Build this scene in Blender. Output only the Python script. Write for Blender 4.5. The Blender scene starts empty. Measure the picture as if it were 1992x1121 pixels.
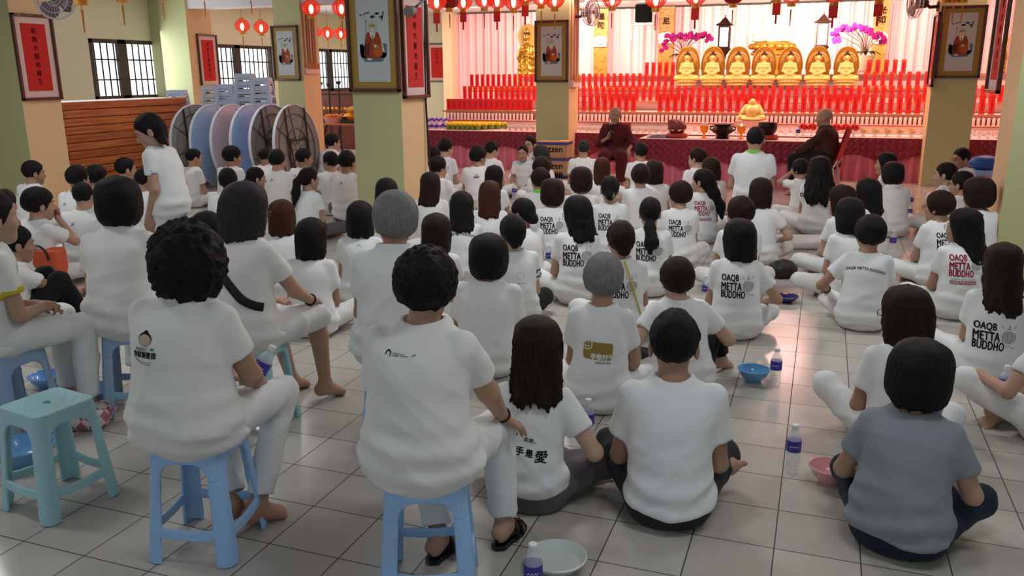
import bpy, bmesh, math, random, time
import numpy as np
from math import sin, cos, pi, radians, sqrt, atan2
from mathutils import Vector, Matrix
from mathutils.bvhtree import BVHTree
from concurrent.futures import ThreadPoolExecutor
T0 = time.time()
random.seed(7)
SC = bpy.context.scene
COL = SC.collection
# ------------------------------------------------------------------ camera
W, H = 1992, 1121
TILE = 0.30                                    # floor tiles are 30 cm
FPX, YAW, PITCH, ROLL, CAMZ = 1627.5, 0.352, 0.251, -0.007, 5.739 * TILE
_fw = np.array([-sin(YAW) * cos(PITCH), cos(YAW) * cos(PITCH), -sin(PITCH)])
_r = np.array([cos(YAW), sin(YAW), 0.0]); _u = np.cross(_r, _fw)
_r, _u = _r * cos(ROLL) + _u * sin(ROLL), -_r * sin(ROLL) + _u * cos(ROLL)
def at(px, py, z=None, Y=None, X=None):
    """Where the line of sight through a pixel meets a height, a depth or a side plane (metres)."""
    d = _fw + (px - W / 2) / FPX * _r - (py - H / 2) / FPX * _u
    if z is not None: t = (z - CAMZ) / d[2]
    elif Y is not None: t = Y / d[1]
    else: t = X / d[0]
    return Vector((t * d[0], t * d[1], CAMZ + t * d[2]))
def view_angle(px): return YAW - math.atan((px - W / 2) / FPX)
cam_data = bpy.data.cameras.new('camera'); cam = bpy.data.objects.new('camera', cam_data); COL.objects.link(cam)
cam_data.sensor_width = 36; cam_data.lens = FPX / W * 36; cam_data.clip_end = 200; cam_data.clip_start = .05
cam.matrix_world = Matrix(((_r[0], _u[0], -_fw[0], 0), (_r[1], _u[1], -_fw[1], 0), (_r[2], _u[2], -_fw[2], CAMZ), (0, 0, 0, 1)))
SC.camera = cam
SC.view_settings.view_transform = 'Standard'; SC.view_settings.look = 'None'
SC.view_settings.gamma = 1; SC.view_settings.use_curve_mapping = False

# ------------------------------------------------------------------ materials
def lin(c):
    return tuple(((v / 255) / 12.92 if v / 255 <= .04045 else (((v / 255) + .055) / 1.055) ** 2.4) for v in c)
_M = {}
def mat(name, rgb, rough=.6, metal=0., spec=.5, emit=None, es=0., trans=0., alpha=1., bump=None, var=None, sheen=0., ior=1.45, coat=0., crease=None):
    """Procedural principled material; rgb linear. bump=(scale,strength[,stretch]); var=(scale,amount)."""
    if name in _M: return _M[name]
    m = bpy.data.materials.new(name); m.use_nodes = True; nt = m.node_tree; b = nt.nodes['Principled BSDF']
    b.inputs['Base Color'].default_value = (*rgb, 1); b.inputs['Roughness'].default_value = rough
    b.inputs['Metallic'].default_value = metal; b.inputs['Specular IOR Level'].default_value = spec
    b.inputs['IOR'].default_value = ior; b.inputs['Transmission Weight'].default_value = trans
    b.inputs['Alpha'].default_value = alpha; b.inputs['Coat Weight'].default_value = coat
    b.inputs['Sheen Weight'].default_value = sheen
    if emit: b.inputs['Emission Color'].default_value = (*emit, 1); b.inputs['Emission Strength'].default_value = es
    if crease:
        tc = nt.nodes.new('ShaderNodeTexCoord'); n1 = nt.nodes.new('ShaderNodeTexNoise'); n1.noise_type = 'RIDGED_MULTIFRACTAL'; n1.inputs['Scale'].default_value = crease[0]; n1.inputs['Detail'].default_value = 2.5; n1.inputs['Distortion'].default_value = .9
        mp = nt.nodes.new('ShaderNodeMapping'); mp.inputs['Scale'].default_value = (1, 1, 1.35); mp.inputs['Rotation'].default_value = (.3, .5, .2); nt.links.new(tc.outputs['Object'], mp.inputs[0]); nt.links.new(mp.outputs[0], n1.inputs['Vector'])
        n2 = nt.nodes.new('ShaderNodeTexNoise'); n2.inputs['Scale'].default_value = 420; nt.links.new(tc.outputs['Object'], n2.inputs['Vector'])
        b1 = nt.nodes.new('ShaderNodeBump'); b1.inputs['Strength'].default_value = crease[1]; b1.inputs['Distance'].default_value = .012; nt.links.new(n1.outputs['Fac'], b1.inputs['Height'])
        b2 = nt.nodes.new('ShaderNodeBump'); b2.inputs['Strength'].default_value = .10; b2.inputs['Distance'].default_value = .01; nt.links.new(n2.outputs['Fac'], b2.inputs['Height']); nt.links.new(b1.outputs[0], b2.inputs['Normal']); nt.links.new(b2.outputs[0], b.inputs['Normal'])
    if bump or var:
        tc = nt.nodes.new('ShaderNodeTexCoord'); mp = nt.nodes.new('ShaderNodeMapping'); nt.links.new(tc.outputs['Object'], mp.inputs[0])
        if bump:
            if len(bump) > 2: mp.inputs['Scale'].default_value = bump[2]
            n = nt.nodes.new('ShaderNodeTexNoise'); n.inputs['Scale'].default_value = bump[0]; n.inputs['Detail'].default_value = 4
            nt.links.new(mp.outputs[0], n.inputs['Vector'])
            bp = nt.nodes.new('ShaderNodeBump'); bp.inputs['Strength'].default_value = bump[1]; bp.inputs['Distance'].default_value = .01
            nt.links.new(n.outputs['Fac'], bp.inputs['Height']); nt.links.new(bp.outputs[0], b.inputs['Normal'])
        if var:
            n = nt.nodes.new('ShaderNodeTexNoise'); n.inputs['Scale'].default_value = var[0]; n.inputs['Detail'].default_value = 5
            nt.links.new(mp.outputs[0], n.inputs['Vector'])
            mr = nt.nodes.new('ShaderNodeMapRange'); mr.inputs['To Min'].default_value = 1 - var[1]; mr.inputs['To Max'].default_value = 1 + var[1]
            nt.links.new(n.outputs['Fac'], mr.inputs[0])
            mx = nt.nodes.new('ShaderNodeVectorMath'); mx.operation = 'SCALE'; mx.inputs[0].default_value = rgb
            nt.links.new(mr.outputs[0], mx.inputs['Scale']); nt.links.new(mx.outputs[0], b.inputs['Base Color'])
    _M[name] = m
    return m
def L(name, rgb255, **k): return mat(name, lin(rgb255), **k)

# ------------------------------------------------------------------ objects
def tag(o, label=None, cat=None, group=None, kind=None):
    if label: o['label'] = label
    if cat: o['category'] = cat
    if group: o['group'] = group
    if kind: o['kind'] = kind
    return o
def new_mesh(name, v, f, mats, smooth=True, midx=None):
    me = bpy.data.meshes.new(name)
    v = np.asarray(v, np.float32)
    if isinstance(f, np.ndarray):
        n = f.shape[1]; me.vertices.add(len(v)); me.vertices.foreach_set('co', v.ravel())
        me.loops.add(f.size); me.polygons.add(len(f))
        me.loops.foreach_set('vertex_index', f.astype(np.int32).ravel())
        me.polygons.foreach_set('loop_start', np.arange(0, f.size, n, dtype=np.int32))
        me.update(calc_edges=True)
    else:
        me.from_pydata([tuple(map(float, p)) for p in v], [], f); me.update()
    for m in mats: me.materials.append(m)
    if midx is not None: me.polygons.foreach_set('material_index', np.asarray(midx, np.int32))
    me.polygons.foreach_set('use_smooth', np.full(len(me.polygons), smooth)); me.update()
    return me
def obj(name, me, parent=None, loc=None, rz=0):
    o = bpy.data.objects.new(name, me); COL.objects.link(o)
    if parent: o.parent = parent
    if loc is not None: o.location = loc
    if rz: o.rotation_euler = (0, 0, rz)
    return o
def empty(name, loc=(0, 0, 0), rz=0, label=None, cat=None, group=None):
    o = bpy.data.objects.new(name, None); COL.objects.link(o); o.location = loc; o.rotation_euler = (0, 0, rz); o.empty_display_size = .05
    return tag(o, label, cat, group)
def dup(root, loc=None, rz=None, label=None, group=None):
    r = root.copy(); COL.objects.link(r)
    if loc is not None: r.location = loc
    if rz is not None: r.rotation_euler = (0, 0, rz)
    if label: r['label'] = label
    if group: r['group'] = group
    for ch in list(root.children):
        c = ch.copy(); COL.objects.link(c); c.parent = r
        for g in ch.children:
            d = g.copy(); COL.objects.link(d); d.parent = c
    return r
class MB:
    """Collects boxes, tubes, lathes and prisms into one mesh."""
    def __init__(s): s.v = []; s.f = []; s.mi = []
    def add(s, v, f, mi=0, M=None):
        n = len(s.v)
        for p in v:
            p = Vector(p)
            s.v.append(tuple(M @ p) if M else tuple(p))
        for q in f: s.f.append([i + n for i in q]); s.mi.append(mi)
        return s
    def box(s, c, d, mi=0, rz=0, ch=0., M=None):
        hx, hy, hz = d[0] / 2, d[1] / 2, d[2] / 2
        m = Matrix.Translation(c) @ Matrix.Rotation(rz, 4, 'Z')
        if M: m = M @ m
        if ch <= 0:
            v = [(x, y, z) for z in (-hz, hz) for x, y in ((-hx, -hy), (hx, -hy), (hx, hy), (-hx, hy))]
            f = [(3, 2, 1, 0), (4, 5, 6, 7), (0, 1, 5, 4), (1, 2, 6, 5), (2, 3, 7, 6), (3, 0, 4, 7)]
            return s.add(v, f, mi, m)
        ch = min(ch, hx * .9, hy * .9, hz * .9)
        bm = bmesh.new(); bmesh.ops.create_cube(bm, size=1)
        for p in bm.verts: p.co = Vector((p.co.x * d[0], p.co.y * d[1], p.co.z * d[2]))
        bmesh.ops.bevel(bm, geom=bm.edges[:], offset=ch, segments=2, affect='EDGES', profile=.5)
        bm.verts.index_update()
        s.add([p.co.copy() for p in bm.verts], [[q.index for q in fc.verts] for fc in bm.faces], mi, m); bm.free()
        return s
    def tube(s, pts, r, n=8, mi=0, cap=True, closed=False, M=None):
        pts = [Vector(p) for p in pts]; k = len(pts); rs = r if isinstance(r, (list, tuple)) else [r] * k
        v = []; prev = None
        for i, p in enumerate(pts):
            a = pts[(i - 1) % k] if (i > 0 or closed) else p; b = pts[(i + 1) % k] if (i < k - 1 or closed) else p
            t = (b - a).normalized()
            if prev is None: x = t.orthogonal().normalized()
            else:
                x = prev - t * prev.dot(t); x = x.normalized() if x.length > 1e-6 else t.orthogonal().normalized()
            prev = x; y = t.cross(x)
            for j in range(n):
                a_ = 2 * pi * j / n; v.append(p + (x * cos(a_) + y * sin(a_)) * rs[i])
        f = []
        for i in range(k if closed else k - 1):
            for j in range(n):
                a = i * n + j; b = i * n + (j + 1) % n; c = ((i + 1) % k) * n + (j + 1) % n; d = ((i + 1) % k) * n + j
                f.append((a, b, c, d))
        if cap and not closed: f += [list(range(n))[::-1], list(range((k - 1) * n, k * n))]
        return s.add(v, f, mi, M)
    def lathe(s, prof, n=20, mi=0, M=None, sx=1., sy=1., caps=True):
        v = []; f = []; k = len(prof)
        for r, z in prof:
            for j in range(n): a = 2 * pi * j / n; v.append((r * cos(a) * sx, r * sin(a) * sy, z))
        for i in range(k - 1):
            for j in range(n): f.append((i * n + j, i * n + (j + 1) % n, (i + 1) * n + (j + 1) % n, (i + 1) * n + j))
        if caps and prof[0][0] > 1e-5: f.append(list(range(n))[::-1])
        if caps and prof[-1][0] > 1e-5: f.append(list(range((k - 1) * n, k * n)))
        return s.add(v, f, mi, M)
    def prism(s, poly, y0, y1, mi=0, M=None):
        """poly in x,z extruded along y."""
        n = len(poly); v = [(x, y0, z) for x, z in poly] + [(x, y1, z) for x, z in poly]
        f = [list(range(n)), list(range(n, 2 * n))[::-1]] + [((i + 1) % n, i, n + i, n + (i + 1) % n) for i in range(n)]
        return s.add(v, f, mi, M)
    def ell(s, c, r, n=14, mi=0, M=None):
        v = []; f = []; k = max(5, n // 2 + 1)
        for i in range(k + 1):
            t = pi * i / k
            for j in range(n): a = 2 * pi * j / n; v.append((c[0] + r[0] * sin(t) * cos(a), c[1] + r[1] * sin(t) * sin(a), c[2] - r[2] * cos(t)))
        for i in range(k):
            for j in range(n): f.append((i * n + j, i * n + (j + 1) % n, (i + 1) * n + (j + 1) % n, (i + 1) * n + j))
        return s.add(v, f, mi, M)
    def mesh(s, name, mats, smooth=False):
        if not isinstance(mats, (list, tuple)): mats = [mats]
        me = new_mesh(name, np.array(s.v), s.f, mats, False, s.mi)
        if smooth:
            try:
                me.polygons.foreach_set('use_smooth', np.full(len(me.polygons), True)); me.set_sharp_from_angle(angle=radians(38))
            except Exception: pass
        return me
    def build(s, name, mats, parent=None, smooth=False, loc=None, rz=0): return obj(name, s.mesh(name, mats, smooth), parent, loc, rz)

# ------------------------------------------------------------------ signed-distance modelling
F32 = np.float32
def V3(*a): return np.array(a, F32)
def smin(a, b, k):
    h = np.clip(.5 + .5 * (b - a) / k, 0, 1); return b + (a - b) * h - k * h * (1 - h)
def smax(a, b, k): return -smin(-a, -b, k)
def capsule(P, a, b, ra, rb):
    a = np.asarray(a, F32); b = np.asarray(b, F32); pa = P - a; ba = b - a
    t = np.clip(pa @ ba / max(float(ba @ ba), 1e-9), 0, 1); q = pa - t[:, None] * ba
    return np.sqrt(np.einsum('ij,ij->i', q, q)) - (ra + (rb - ra) * t)
def ellip(P, c, r):
    q = (P - np.asarray(c, F32)); r = np.asarray(r, F32); k0 = np.sqrt(((q / r) ** 2).sum(1)); k1 = np.sqrt(((q / (r * r)) ** 2).sum(1)) + 1e-6
    return k0 * (k0 - 1) / k1
def rbox(P, c, h, r):
    q = np.abs(P - np.asarray(c, F32)) - (np.asarray(h, F32) - r)
    return np.sqrt((np.maximum(q, 0) ** 2).sum(1)) + np.minimum(q.max(1), 0) - r
def loft(P, zs, a, b, yc, xc=None, p=2.):
    z = P[:, 2]; A = np.interp(z, zs, a).astype(F32); B = np.interp(z, zs, b).astype(F32); C = np.interp(z, zs, yc).astype(F32)
    x = P[:, 0] - (np.interp(z, zs, xc).astype(F32) if xc is not None else 0); y = P[:, 1] - C
    if p == 2.:
        k0 = np.sqrt((x / A) ** 2 + (y / B) ** 2) + 1e-6; k1 = np.sqrt((x / A ** 2) ** 2 + (y / B ** 2) ** 2) + 1e-6; d = k0 * (k0 - 1) / k1
    else:
        k0 = (np.abs(x / A) ** p + np.abs(y / B) ** p) ** (1 / p); d = (k0 - 1) * np.minimum(A, B)
    return np.maximum(d * .92, np.maximum(zs[0] - z, z - zs[-1]))
def dense(zs, *tabs, n=48):
    """Smooth resampling of profile tables (monotone cubic)."""
    zs = np.asarray(zs, float)
    if zs[0] > zs[-1]: zs = zs[::-1]; tabs = [t[::-1] for t in tabs]
    zz = np.linspace(zs[0], zs[-1], n); out = [zz]
    for t in tabs:
        t = np.asarray(t, float); d = np.diff(t) / np.diff(zs); m = np.zeros_like(t); m[0] = d[0]; m[-1] = d[-1]
        for i in range(1, len(t) - 1): m[i] = 0 if d[i - 1] * d[i] <= 0 else 2 * d[i - 1] * d[i] / (d[i - 1] + d[i])
        i = np.clip(np.searchsorted(zs, zz) - 1, 0, len(zs) - 2); h = zs[i + 1] - zs[i]; u = (zz - zs[i]) / h
        out.append((2 * u ** 3 - 3 * u ** 2 + 1) * t[i] + (u ** 3 - 2 * u ** 2 + u) * h * m[i] + (-2 * u ** 3 + 3 * u ** 2) * t[i + 1] + (u ** 3 - u ** 2) * h * m[i + 1])
    return out
def within(P, d, c, R, fn, k):
    """Blend fn into d only for the points within R of c."""
    q = P - np.asarray(c, F32); m = np.einsum('ij,ij->i', q, q) < R * R
    if m.any():
        e = fn(P[m]); d[m] = smin(d[m], e, k) if k > 0 else np.minimum(d[m], e)
    return d
def surface(f, lo, hi, h):
    """Block-sparse surface nets: (verts, quads) of f = 0."""
    B = 8; s = B * h; lo = np.asarray(lo, F32); hi = np.asarray(hi, F32)
    n = np.maximum(1, np.ceil((hi - lo) / s).astype(int)); G = np.indices(n).reshape(3, -1).T
    c = (lo + (G + .5) * s).astype(F32); d = f(c); keep = np.abs(d) < s * .87 * 1.35 + .012; G = G[keep]
    o = np.indices((B + 1,) * 3).reshape(3, -1).T
    N = n * B + 1; V = []; K = []; E = []; EI = []
    for st in range(0, len(G), 160):
        g = G[st:st + 160] * B; I = (g[:, None, :] + o[None]).reshape(-1, 3)
        D = f((lo + I * h).astype(F32)).reshape(len(g), B + 1, B + 1, B + 1)
        cs = [D[:, i:B + i, j:B + j, k:B + k] for i in (0, 1) for j in (0, 1) for k in (0, 1)]
        neg = sum((x < 0).astype(np.int8) for x in cs); act = np.argwhere((neg > 0) & (neg < 8))
        if not len(act): continue
        vals = np.stack([x[tuple(act.T)] for x in cs], 1)
        cell = g[act[:, 0]] + act[:, 1:]
        off = np.array([(i, j, k) for i in (0, 1) for j in (0, 1) for k in (0, 1)], F32)
        acc = np.zeros((len(act), 3), F32); cnt = np.zeros(len(act), F32)
        for a in range(8):
            for bit in (1, 2, 4):
                b = a | bit
                if b == a: continue
                va, vb = vals[:, a], vals[:, b]; m = (va < 0) != (vb < 0); t = np.where(m, va / np.where(m, va - vb, 1), 0)[:, None]
                acc += np.where(m[:, None], off[a] + t * (off[b] - off[a]), 0); cnt += m
        V.append(lo + (cell + acc / cnt[:, None]) * h)
        key = (cell[:, 0] * N[1] + cell[:, 1]) * N[2] + cell[:, 2]; K.append(key)
        for ax, b in ((0, 4), (1, 2), (2, 1)):
            m = (vals[:, 0] < 0) != (vals[:, b] < 0); E.append((ax, cell[m], vals[m, 0] < 0))
    if not V: return np.zeros((0, 3), F32), np.zeros((0, 4), np.int64)
    V = np.concatenate(V); K = np.concatenate(K); od = np.argsort(K); K = K[od]; V = V[od]; F = []
    for ax, cell, sg in E:
        a1, a2 = (ax + 1) % 3, (ax + 2) % 3; qs = []
        ok = np.ones(len(cell), bool)
        for d1, d2 in ((0, 0), (1, 0), (1, 1), (0, 1)):
            c = cell.copy(); c[:, a1] -= d1; c[:, a2] -= d2; key = (c[:, 0] * N[1] + c[:, 1]) * N[2] + c[:, 2]
            i = np.searchsorted(K, key); i = np.minimum(i, len(K) - 1); ok &= (K[i] == key) & (c.min(1) >= 0); qs.append(i)
        q = np.stack(qs, 1); q[~sg] = q[~sg][:, ::-1]; F.append(q[ok])
    return V, np.concatenate(F)
def rot(yaw=0, pitch=0, roll=0):
    """Head rotation: yaw about Z (left +), pitch about X (down -), roll about Y."""
    return np.array(Matrix.Rotation(yaw, 3, 'Z') @ Matrix.Rotation(pitch, 3, 'X') @ Matrix.Rotation(roll, 3, 'Y'), F32)
# ------------------------------------------------------------------ people
TORSO = {
 'F': dense([-.03, .03, .10, .18, .26, .34, .42, .485, .53, .57, .62],
            [.09, .156, .172, .160, .140, .136, .144, .150, .124, .076, .045],
            [.07, .116, .130, .124, .112, .110, .112, .102, .082, .062, .045],
            [.0, -.0, -.012, -.020, -.016, -.002, .012, .026, .038, .050, .058]),
 'M': dense([-.03, .03, .10, .18, .26, .34, .42, .485, .53, .57, .62],
            [.09, .146, .158, .150, .145, .150, .160, .166, .136, .080, .048],
            [.07, .116, .130, .126, .116, .116, .118, .106, .086, .064, .048],
            [.0, -.0, -.012, -.020, -.016, -.002, .012, .026, .038, .050, .058])}
HEADC = (0., .068, .735)
def head_sdf(p):
    d = ellip(p, (0, -.012, .030), (.0745, .094, .088))
    d = smin(d, ellip(p, (0, .022, -.045), (.057, .068, .074)), .03)
    d = smin(d, ellip(p, (0, .066, -.093), (.026, .024, .022)), .03)
    for s in (-1, 1):
        d = smin(d, ellip(p, (s * .036, .058, -.030), (.026, .026, .026)), .025)
        d = smax(d, -ellip(p, (s * .031, .101, .004), (.015, .017, .012)), .012)
        e = ellip(p, (s * .079, -.008, -.014), (.011, .020, .033)); e = np.maximum(e, -ellip(p, (s * .089, -.002, -.012), (.008, .011, .021)))
        d = smin(d, e, .008)
    d = smin(d, ellip(p, (0, .078, .026), (.046, .016, .010)), .015)
    d = smin(d, capsule(p, (0, .088, .004), (0, .106, -.030), .007, .012), .012)
    for s in (-1, 1): d = smin(d, ellip(p, (s * .011, .097, -.034), (.008, .010, .007)), .008)
    d = smin(d, ellip(p, (0, .084, -.063), (.023, .011, .0065)), .006)
    d = smin(d, ellip(p, (0, .081, -.074), (.019, .011, .007)), .006)
    return d
def hand_sdf(p, wr, f, n, side, curl, scale=1.):
    """Five-fingered hand from the wrist along f, palm facing n; side +1 left hand, thumb towards t."""
    f = f / np.linalg.norm(f); n = n - f * (n @ f); n = n / np.linalg.norm(n); t = np.cross(f, n) * side
    q = lambda a, b, c: wr + scale * (f * a + t * b + n * c)
    d = capsule(p, q(-.01, 0, 0), q(.03, .0, 0), .024 * scale, .026 * scale)
    for i, (b, ln) in enumerate(((.030, .068), (.010, .076), (-.011, .070), (-.031, .054))):
        k = q(.078 - .004 * abs(i - 1.2), b, .002)
        d = smin(d, capsule(p, q(.012, b * .55, 0), k, .014 * scale, .0118 * scale), .010)
        a1 = curl * (.55 + .08 * i); a2 = curl * (1.35 + .1 * i)
        m = k + scale * ln * .48 * (f * cos(a1) + n * sin(a1) + t * b * 2.0); e = m + scale * ln * .52 * (f * cos(a2) + n * sin(a2) + t * b * .6)
        d = smin(d, np.minimum(capsule(p, k, m, .0098 * scale, .0088 * scale), capsule(p, m, e, .0088 * scale, .0070 * scale)), .004)
    a = q(.020, .024, .004); b = q(.052, .050, .016 + .01 * curl); c = q(.080, .056 - .012 * curl, .024 + .018 * curl)
    d = smin(d, np.minimum(capsule(p, a, b, .0145 * scale, .0112 * scale), capsule(p, b, c, .0108 * scale, .0080 * scale)), .008)
    return d
def foot_sdf(p, an, toe, up):
    f = toe - an; f = f / np.linalg.norm(f); up = up - f * (up @ f); up = up / np.linalg.norm(up); t = np.cross(f, up)
    q = lambda a, b, c: an + f * a + t * b + up * c
    d = capsule(p, q(-.035, 0, -.028), q(.0, 0, -.005), .031, .034)
    d = smin(d, capsule(p, q(-.03, 0, -.038), q(.11, .006, -.045), .028, .024), .03)
    d = smin(d, capsule(p, q(.0, 0, -.0), q(.10, -.012, -.040), .034, .022), .03)
    d = smin(d, capsule(p, q(.10, -.024, -.048), q(.11, .026, -.048), .020, .018), .02)
    for i, b in enumerate((-.030, -.011, .004, .018, .030)):
        r = .0125 if i == 0 else .0088
        d = smin(d, capsule(p, q(.115, b, -.052), q(.150 - .008 * i + (.004 if i == 0 else 0), b * 1.12, -.056), r, r * .9), .006)
    return d
def ik(S, Wt, l1, l2, pole):
    S = np.asarray(S, float); Wt = np.asarray(Wt, float); v = Wt - S; D = np.linalg.norm(v); mx = (l1 + l2) * .995
    if D > mx: Wt = S + v / D * mx; v = Wt - S; D = mx
    u = v / D; a = (l1 * l1 - l2 * l2 + D * D) / (2 * D); h = sqrt(max(l1 * l1 - a * a, 1e-6)); pole = np.asarray(pole, float); pole = pole - u * (pole @ u); pole /= np.linalg.norm(pole) + 1e-9
    return S + u * a + pole * h, Wt
def noise_fold(P, rs, amp, freq=20., n=4, zs=1.):
    d = 0
    for i in range(n):
        k = rs.normal(size=3) * np.array([.8, .8, 1.2 * zs]); k = (k / np.linalg.norm(k) * freq * (.7 + .35 * i)).astype(F32)
        k2 = (rs.normal(size=3) * freq * .35).astype(F32); ph = rs.uniform(0, 6.28)
        s = np.sin(P @ k + 1.6 * np.sin(P @ k2 + ph) + ph); d = d + ((1 - np.abs(s)) ** 2 - .25) / (1 + .6 * i)
    return (-amp * d).astype(F32)
class Body:
    """Joint layout and distance fields for one figure, in its own frame (origin on the floor under the pelvis, +Y ahead)."""
    def __init__(s, pose='cross', sex='F', seed=0, w=1., lean=.0, side=.0, twist=0., seat=.435, hyaw=0., hpitch=-.08, hroll=0., arms=None, long_pants=True, hem=None, sleeve=.60, pants_loose=1., legs=None, hd=None, shirt_loose=1., armsk=None, fatarm=1., headup=0., forearm=.75):
        s.forearm = forearm
        s.rs = np.random.RandomState(seed); s.seed = seed; s.sex = sex; s.w = w; s.pose = pose; s.lean = lean; s.sidelean = side; s.long_pants = long_pants
        s.sleeve = sleeve; s.loose = pants_loose; s.shirt_loose = shirt_loose; s.fatarm = fatarm
        j = lambda a: s.rs.uniform(-a, a)
        s.z0 = {'cross': .0, 'knees': .0, 'side': 0., 'stool': seat - .02, 'chair': seat - .02, 'stand': .80}[pose]
        zz, a, b, yc = TORSO[sex]; s.tz = zz + s.z0; s.ta = a * (1 + (w - 1)); s.tb = b * (1 + (w - 1) * 1.25)
        bend = np.where(zz > .0, zz, 0); s.tyc = yc + lean * bend + .10 * lean * bend ** 2; s.txc = side * bend
        off = lambda z: np.array([side * z, lean * z + .10 * lean * z * z, s.z0 + z])
        sh = .134 if sex == 'F' else .152
        sh *= (1 + (w - 1) * .7); s.neck0 = off(.555) + [0, .046, 0]; s.hc = off(.688 + headup) + [0, .094, 0]; s.hk = 1.13
        if hd is not None: s.hc = s.hc + np.array(hd)
        s.R = rot(hyaw, hpitch, hroll); s.hyaw = hyaw
        s.S = {1: off(.495) + [-sh, .026, 0], -1: off(.495) + [sh, .026, 0]}       # +1 = left side
        up = 1. if sex == 'F' else 1.06
        A = {}; arms = arms or {}
        s.Wr = {}; s.El = {}; s.hand = {}
        for sd in (1, -1):
            spec = arms.get(sd, 'lap'); curl = .45; pole = (-sd * .60, -.55, -.5)
            if spec == 'lap': t = np.array([-sd * (.045 + j(.02)), .25 + j(.02), s.z0 + (.15 if s.z0 < .1 else .20) + j(.01)]); f = (sd * .9, .45, -.1); n = (0, .2, -1) ; curl = .6
            elif spec == 'knee': t = np.array([-sd * .235, .235, s.z0 + .215]); f = (-sd * .2, .8, -.45); n = (0, -.45, -.9); curl = .5
            elif spec == 'down': t = s.S[sd] + np.array([-sd * .05, .03, -.47]); f = (0, .12, -1); n = (sd, .1, 0); curl = .35; pole = (-sd * .3, -1, 0)
            else: t, f, n = [np.array(v, float) for v in spec[:3]]; curl = spec[3] if len(spec) > 3 else .5; pole = spec[4] if len(spec) > 4 else pole
            if spec in ('lap', 'knee'): t = t + np.array([side, lean, 0]) * .1
            e, wr = ik(s.S[sd], t, .262 * up, .232 * up, pole); s.El[sd] = e; s.Wr[sd] = wr; s.hand[sd] = (np.array(f, float), np.array(n, float), curl)
        z = s.z0; s.K = {}; s.An = {}; s.Toe = {}; s.Hip = {}
        for sd in (1, -1):
            hx = -sd * .088 * w; s.Hip[sd] = np.array([hx, .0, z + .105])
            if pose == 'cross':
                kx = .285 + j(.03); ky = .245 + j(.04); s.K[sd] = np.array([-sd * kx, ky, .135 + j(.02)])
                s.An[sd] = np.array([sd * (.055 + .02 * sd), .275 + .045 * sd, .068 + .012 * (sd < 0)]); s.Toe[sd] = s.An[sd] + np.array([sd * .10, .015, -.018])
            elif pose == 'knees':
                s.K[sd] = np.array([-sd * .12, .30, .40]); s.An[sd] = np.array([-sd * .09, .46, .085]); s.Toe[sd] = s.An[sd] + np.array([0, .12, -.03])
            elif pose in ('stool', 'chair'):
                kz = z + .085; s.K[sd] = np.array([-sd * (.135 + j(.02)), .40, kz]); s.An[sd] = np.array([-sd * (.12 + j(.02)), .36 + j(.04), .088]); s.Toe[sd] = s.An[sd] + np.array([-sd * .03, .13, -.02])
            elif pose == 'stand':
                s.K[sd] = np.array([-sd * .085, .03 + .04 * sd, .46]); s.An[sd] = np.array([-sd * .09, .0 + .09 * sd, .085]); s.Toe[sd] = s.An[sd] + np.array([-sd * .02, .13, -.02])
            if legs and sd in legs:
                for nm, v in legs[sd].items(): getattr(s, nm)[sd] = np.array(v, float)
        s.hem = (s.z0 + (.045 if s.z0 < .1 else .02)) if hem is None else s.z0 + hem
        if pose == 'stand' and hem is None: s.hem = s.z0 + .0
        s.box()
    def box(s):
        pts = [s.hc + [0, 0, .2], s.hc - [0, .2, 0], s.hc + [0, .2, 0]] + [v for d in (s.Wr, s.El, s.K, s.An, s.Toe, s.S) for v in d.values()] + [np.array([0, -.25, s.z0])]
        for sd in (1, -1): pts.append(s.Wr[sd] + s.hand[sd][0] / np.linalg.norm(s.hand[sd][0]) * .19)
        p = np.array(pts); s.lo = p.min(0) - .13; s.hi = p.max(0) + .13; s.lo[2] = max(s.lo[2], -.03)
        s.lo[0] = min(s.lo[0], -.34); s.hi[0] = max(s.hi[0], .34)
    def hp(s, P): return (P - s.hc.astype(F32)) @ s.R / F32(s.hk)
    # skin
    def skin(s, P):
        d = loft(P, s.tz, np.maximum(s.ta - .022, .03), np.maximum(s.tb - .024, .03), s.tyc, s.txc)
        hb = s.hc + s.R @ np.array([0, -.025, -.06])
        m = 1.06 if s.sex == 'M' else .95
        d = smin(d, capsule(P, s.neck0 - [0, 0, .02], hb, .056 * m, .050 * m), .03)
        for sd in (1, -1):
            g = s.fatarm; d = smin(d, capsule(P, s.S[sd], s.El[sd], .043 * g, .037 * g), .02); d = smin(d, capsule(P, s.El[sd], s.Wr[sd], .037 * g, .0245), .015)
            f, n, c = s.hand[sd]; d = within(P, d, s.Wr[sd], .22, lambda q: hand_sdf(q, s.Wr[sd], f, n, sd, c), .012)
            d = smin(d, capsule(P, s.Hip[sd], s.K[sd], .070, .050), .02)
            kn = s.An[sd] - s.K[sd]; calf = s.K[sd] + kn * .3
            d = smin(d, smin(capsule(P, s.K[sd], calf, .047, .052), capsule(P, calf, s.An[sd], .052, .033), .02), .02)
            d = within(P, d, s.An[sd], .25, lambda q: foot_sdf(q, s.An[sd], s.Toe[sd], np.array([0, 0, 1.]) if s.z0 > .1 or s.pose == 'knees' else np.array([0, -.35, 1.])), .02)
        d = within(P, d, s.hc, .29, lambda q: head_sdf(s.hp(q)) * F32(s.hk), .018)
        return d
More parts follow.
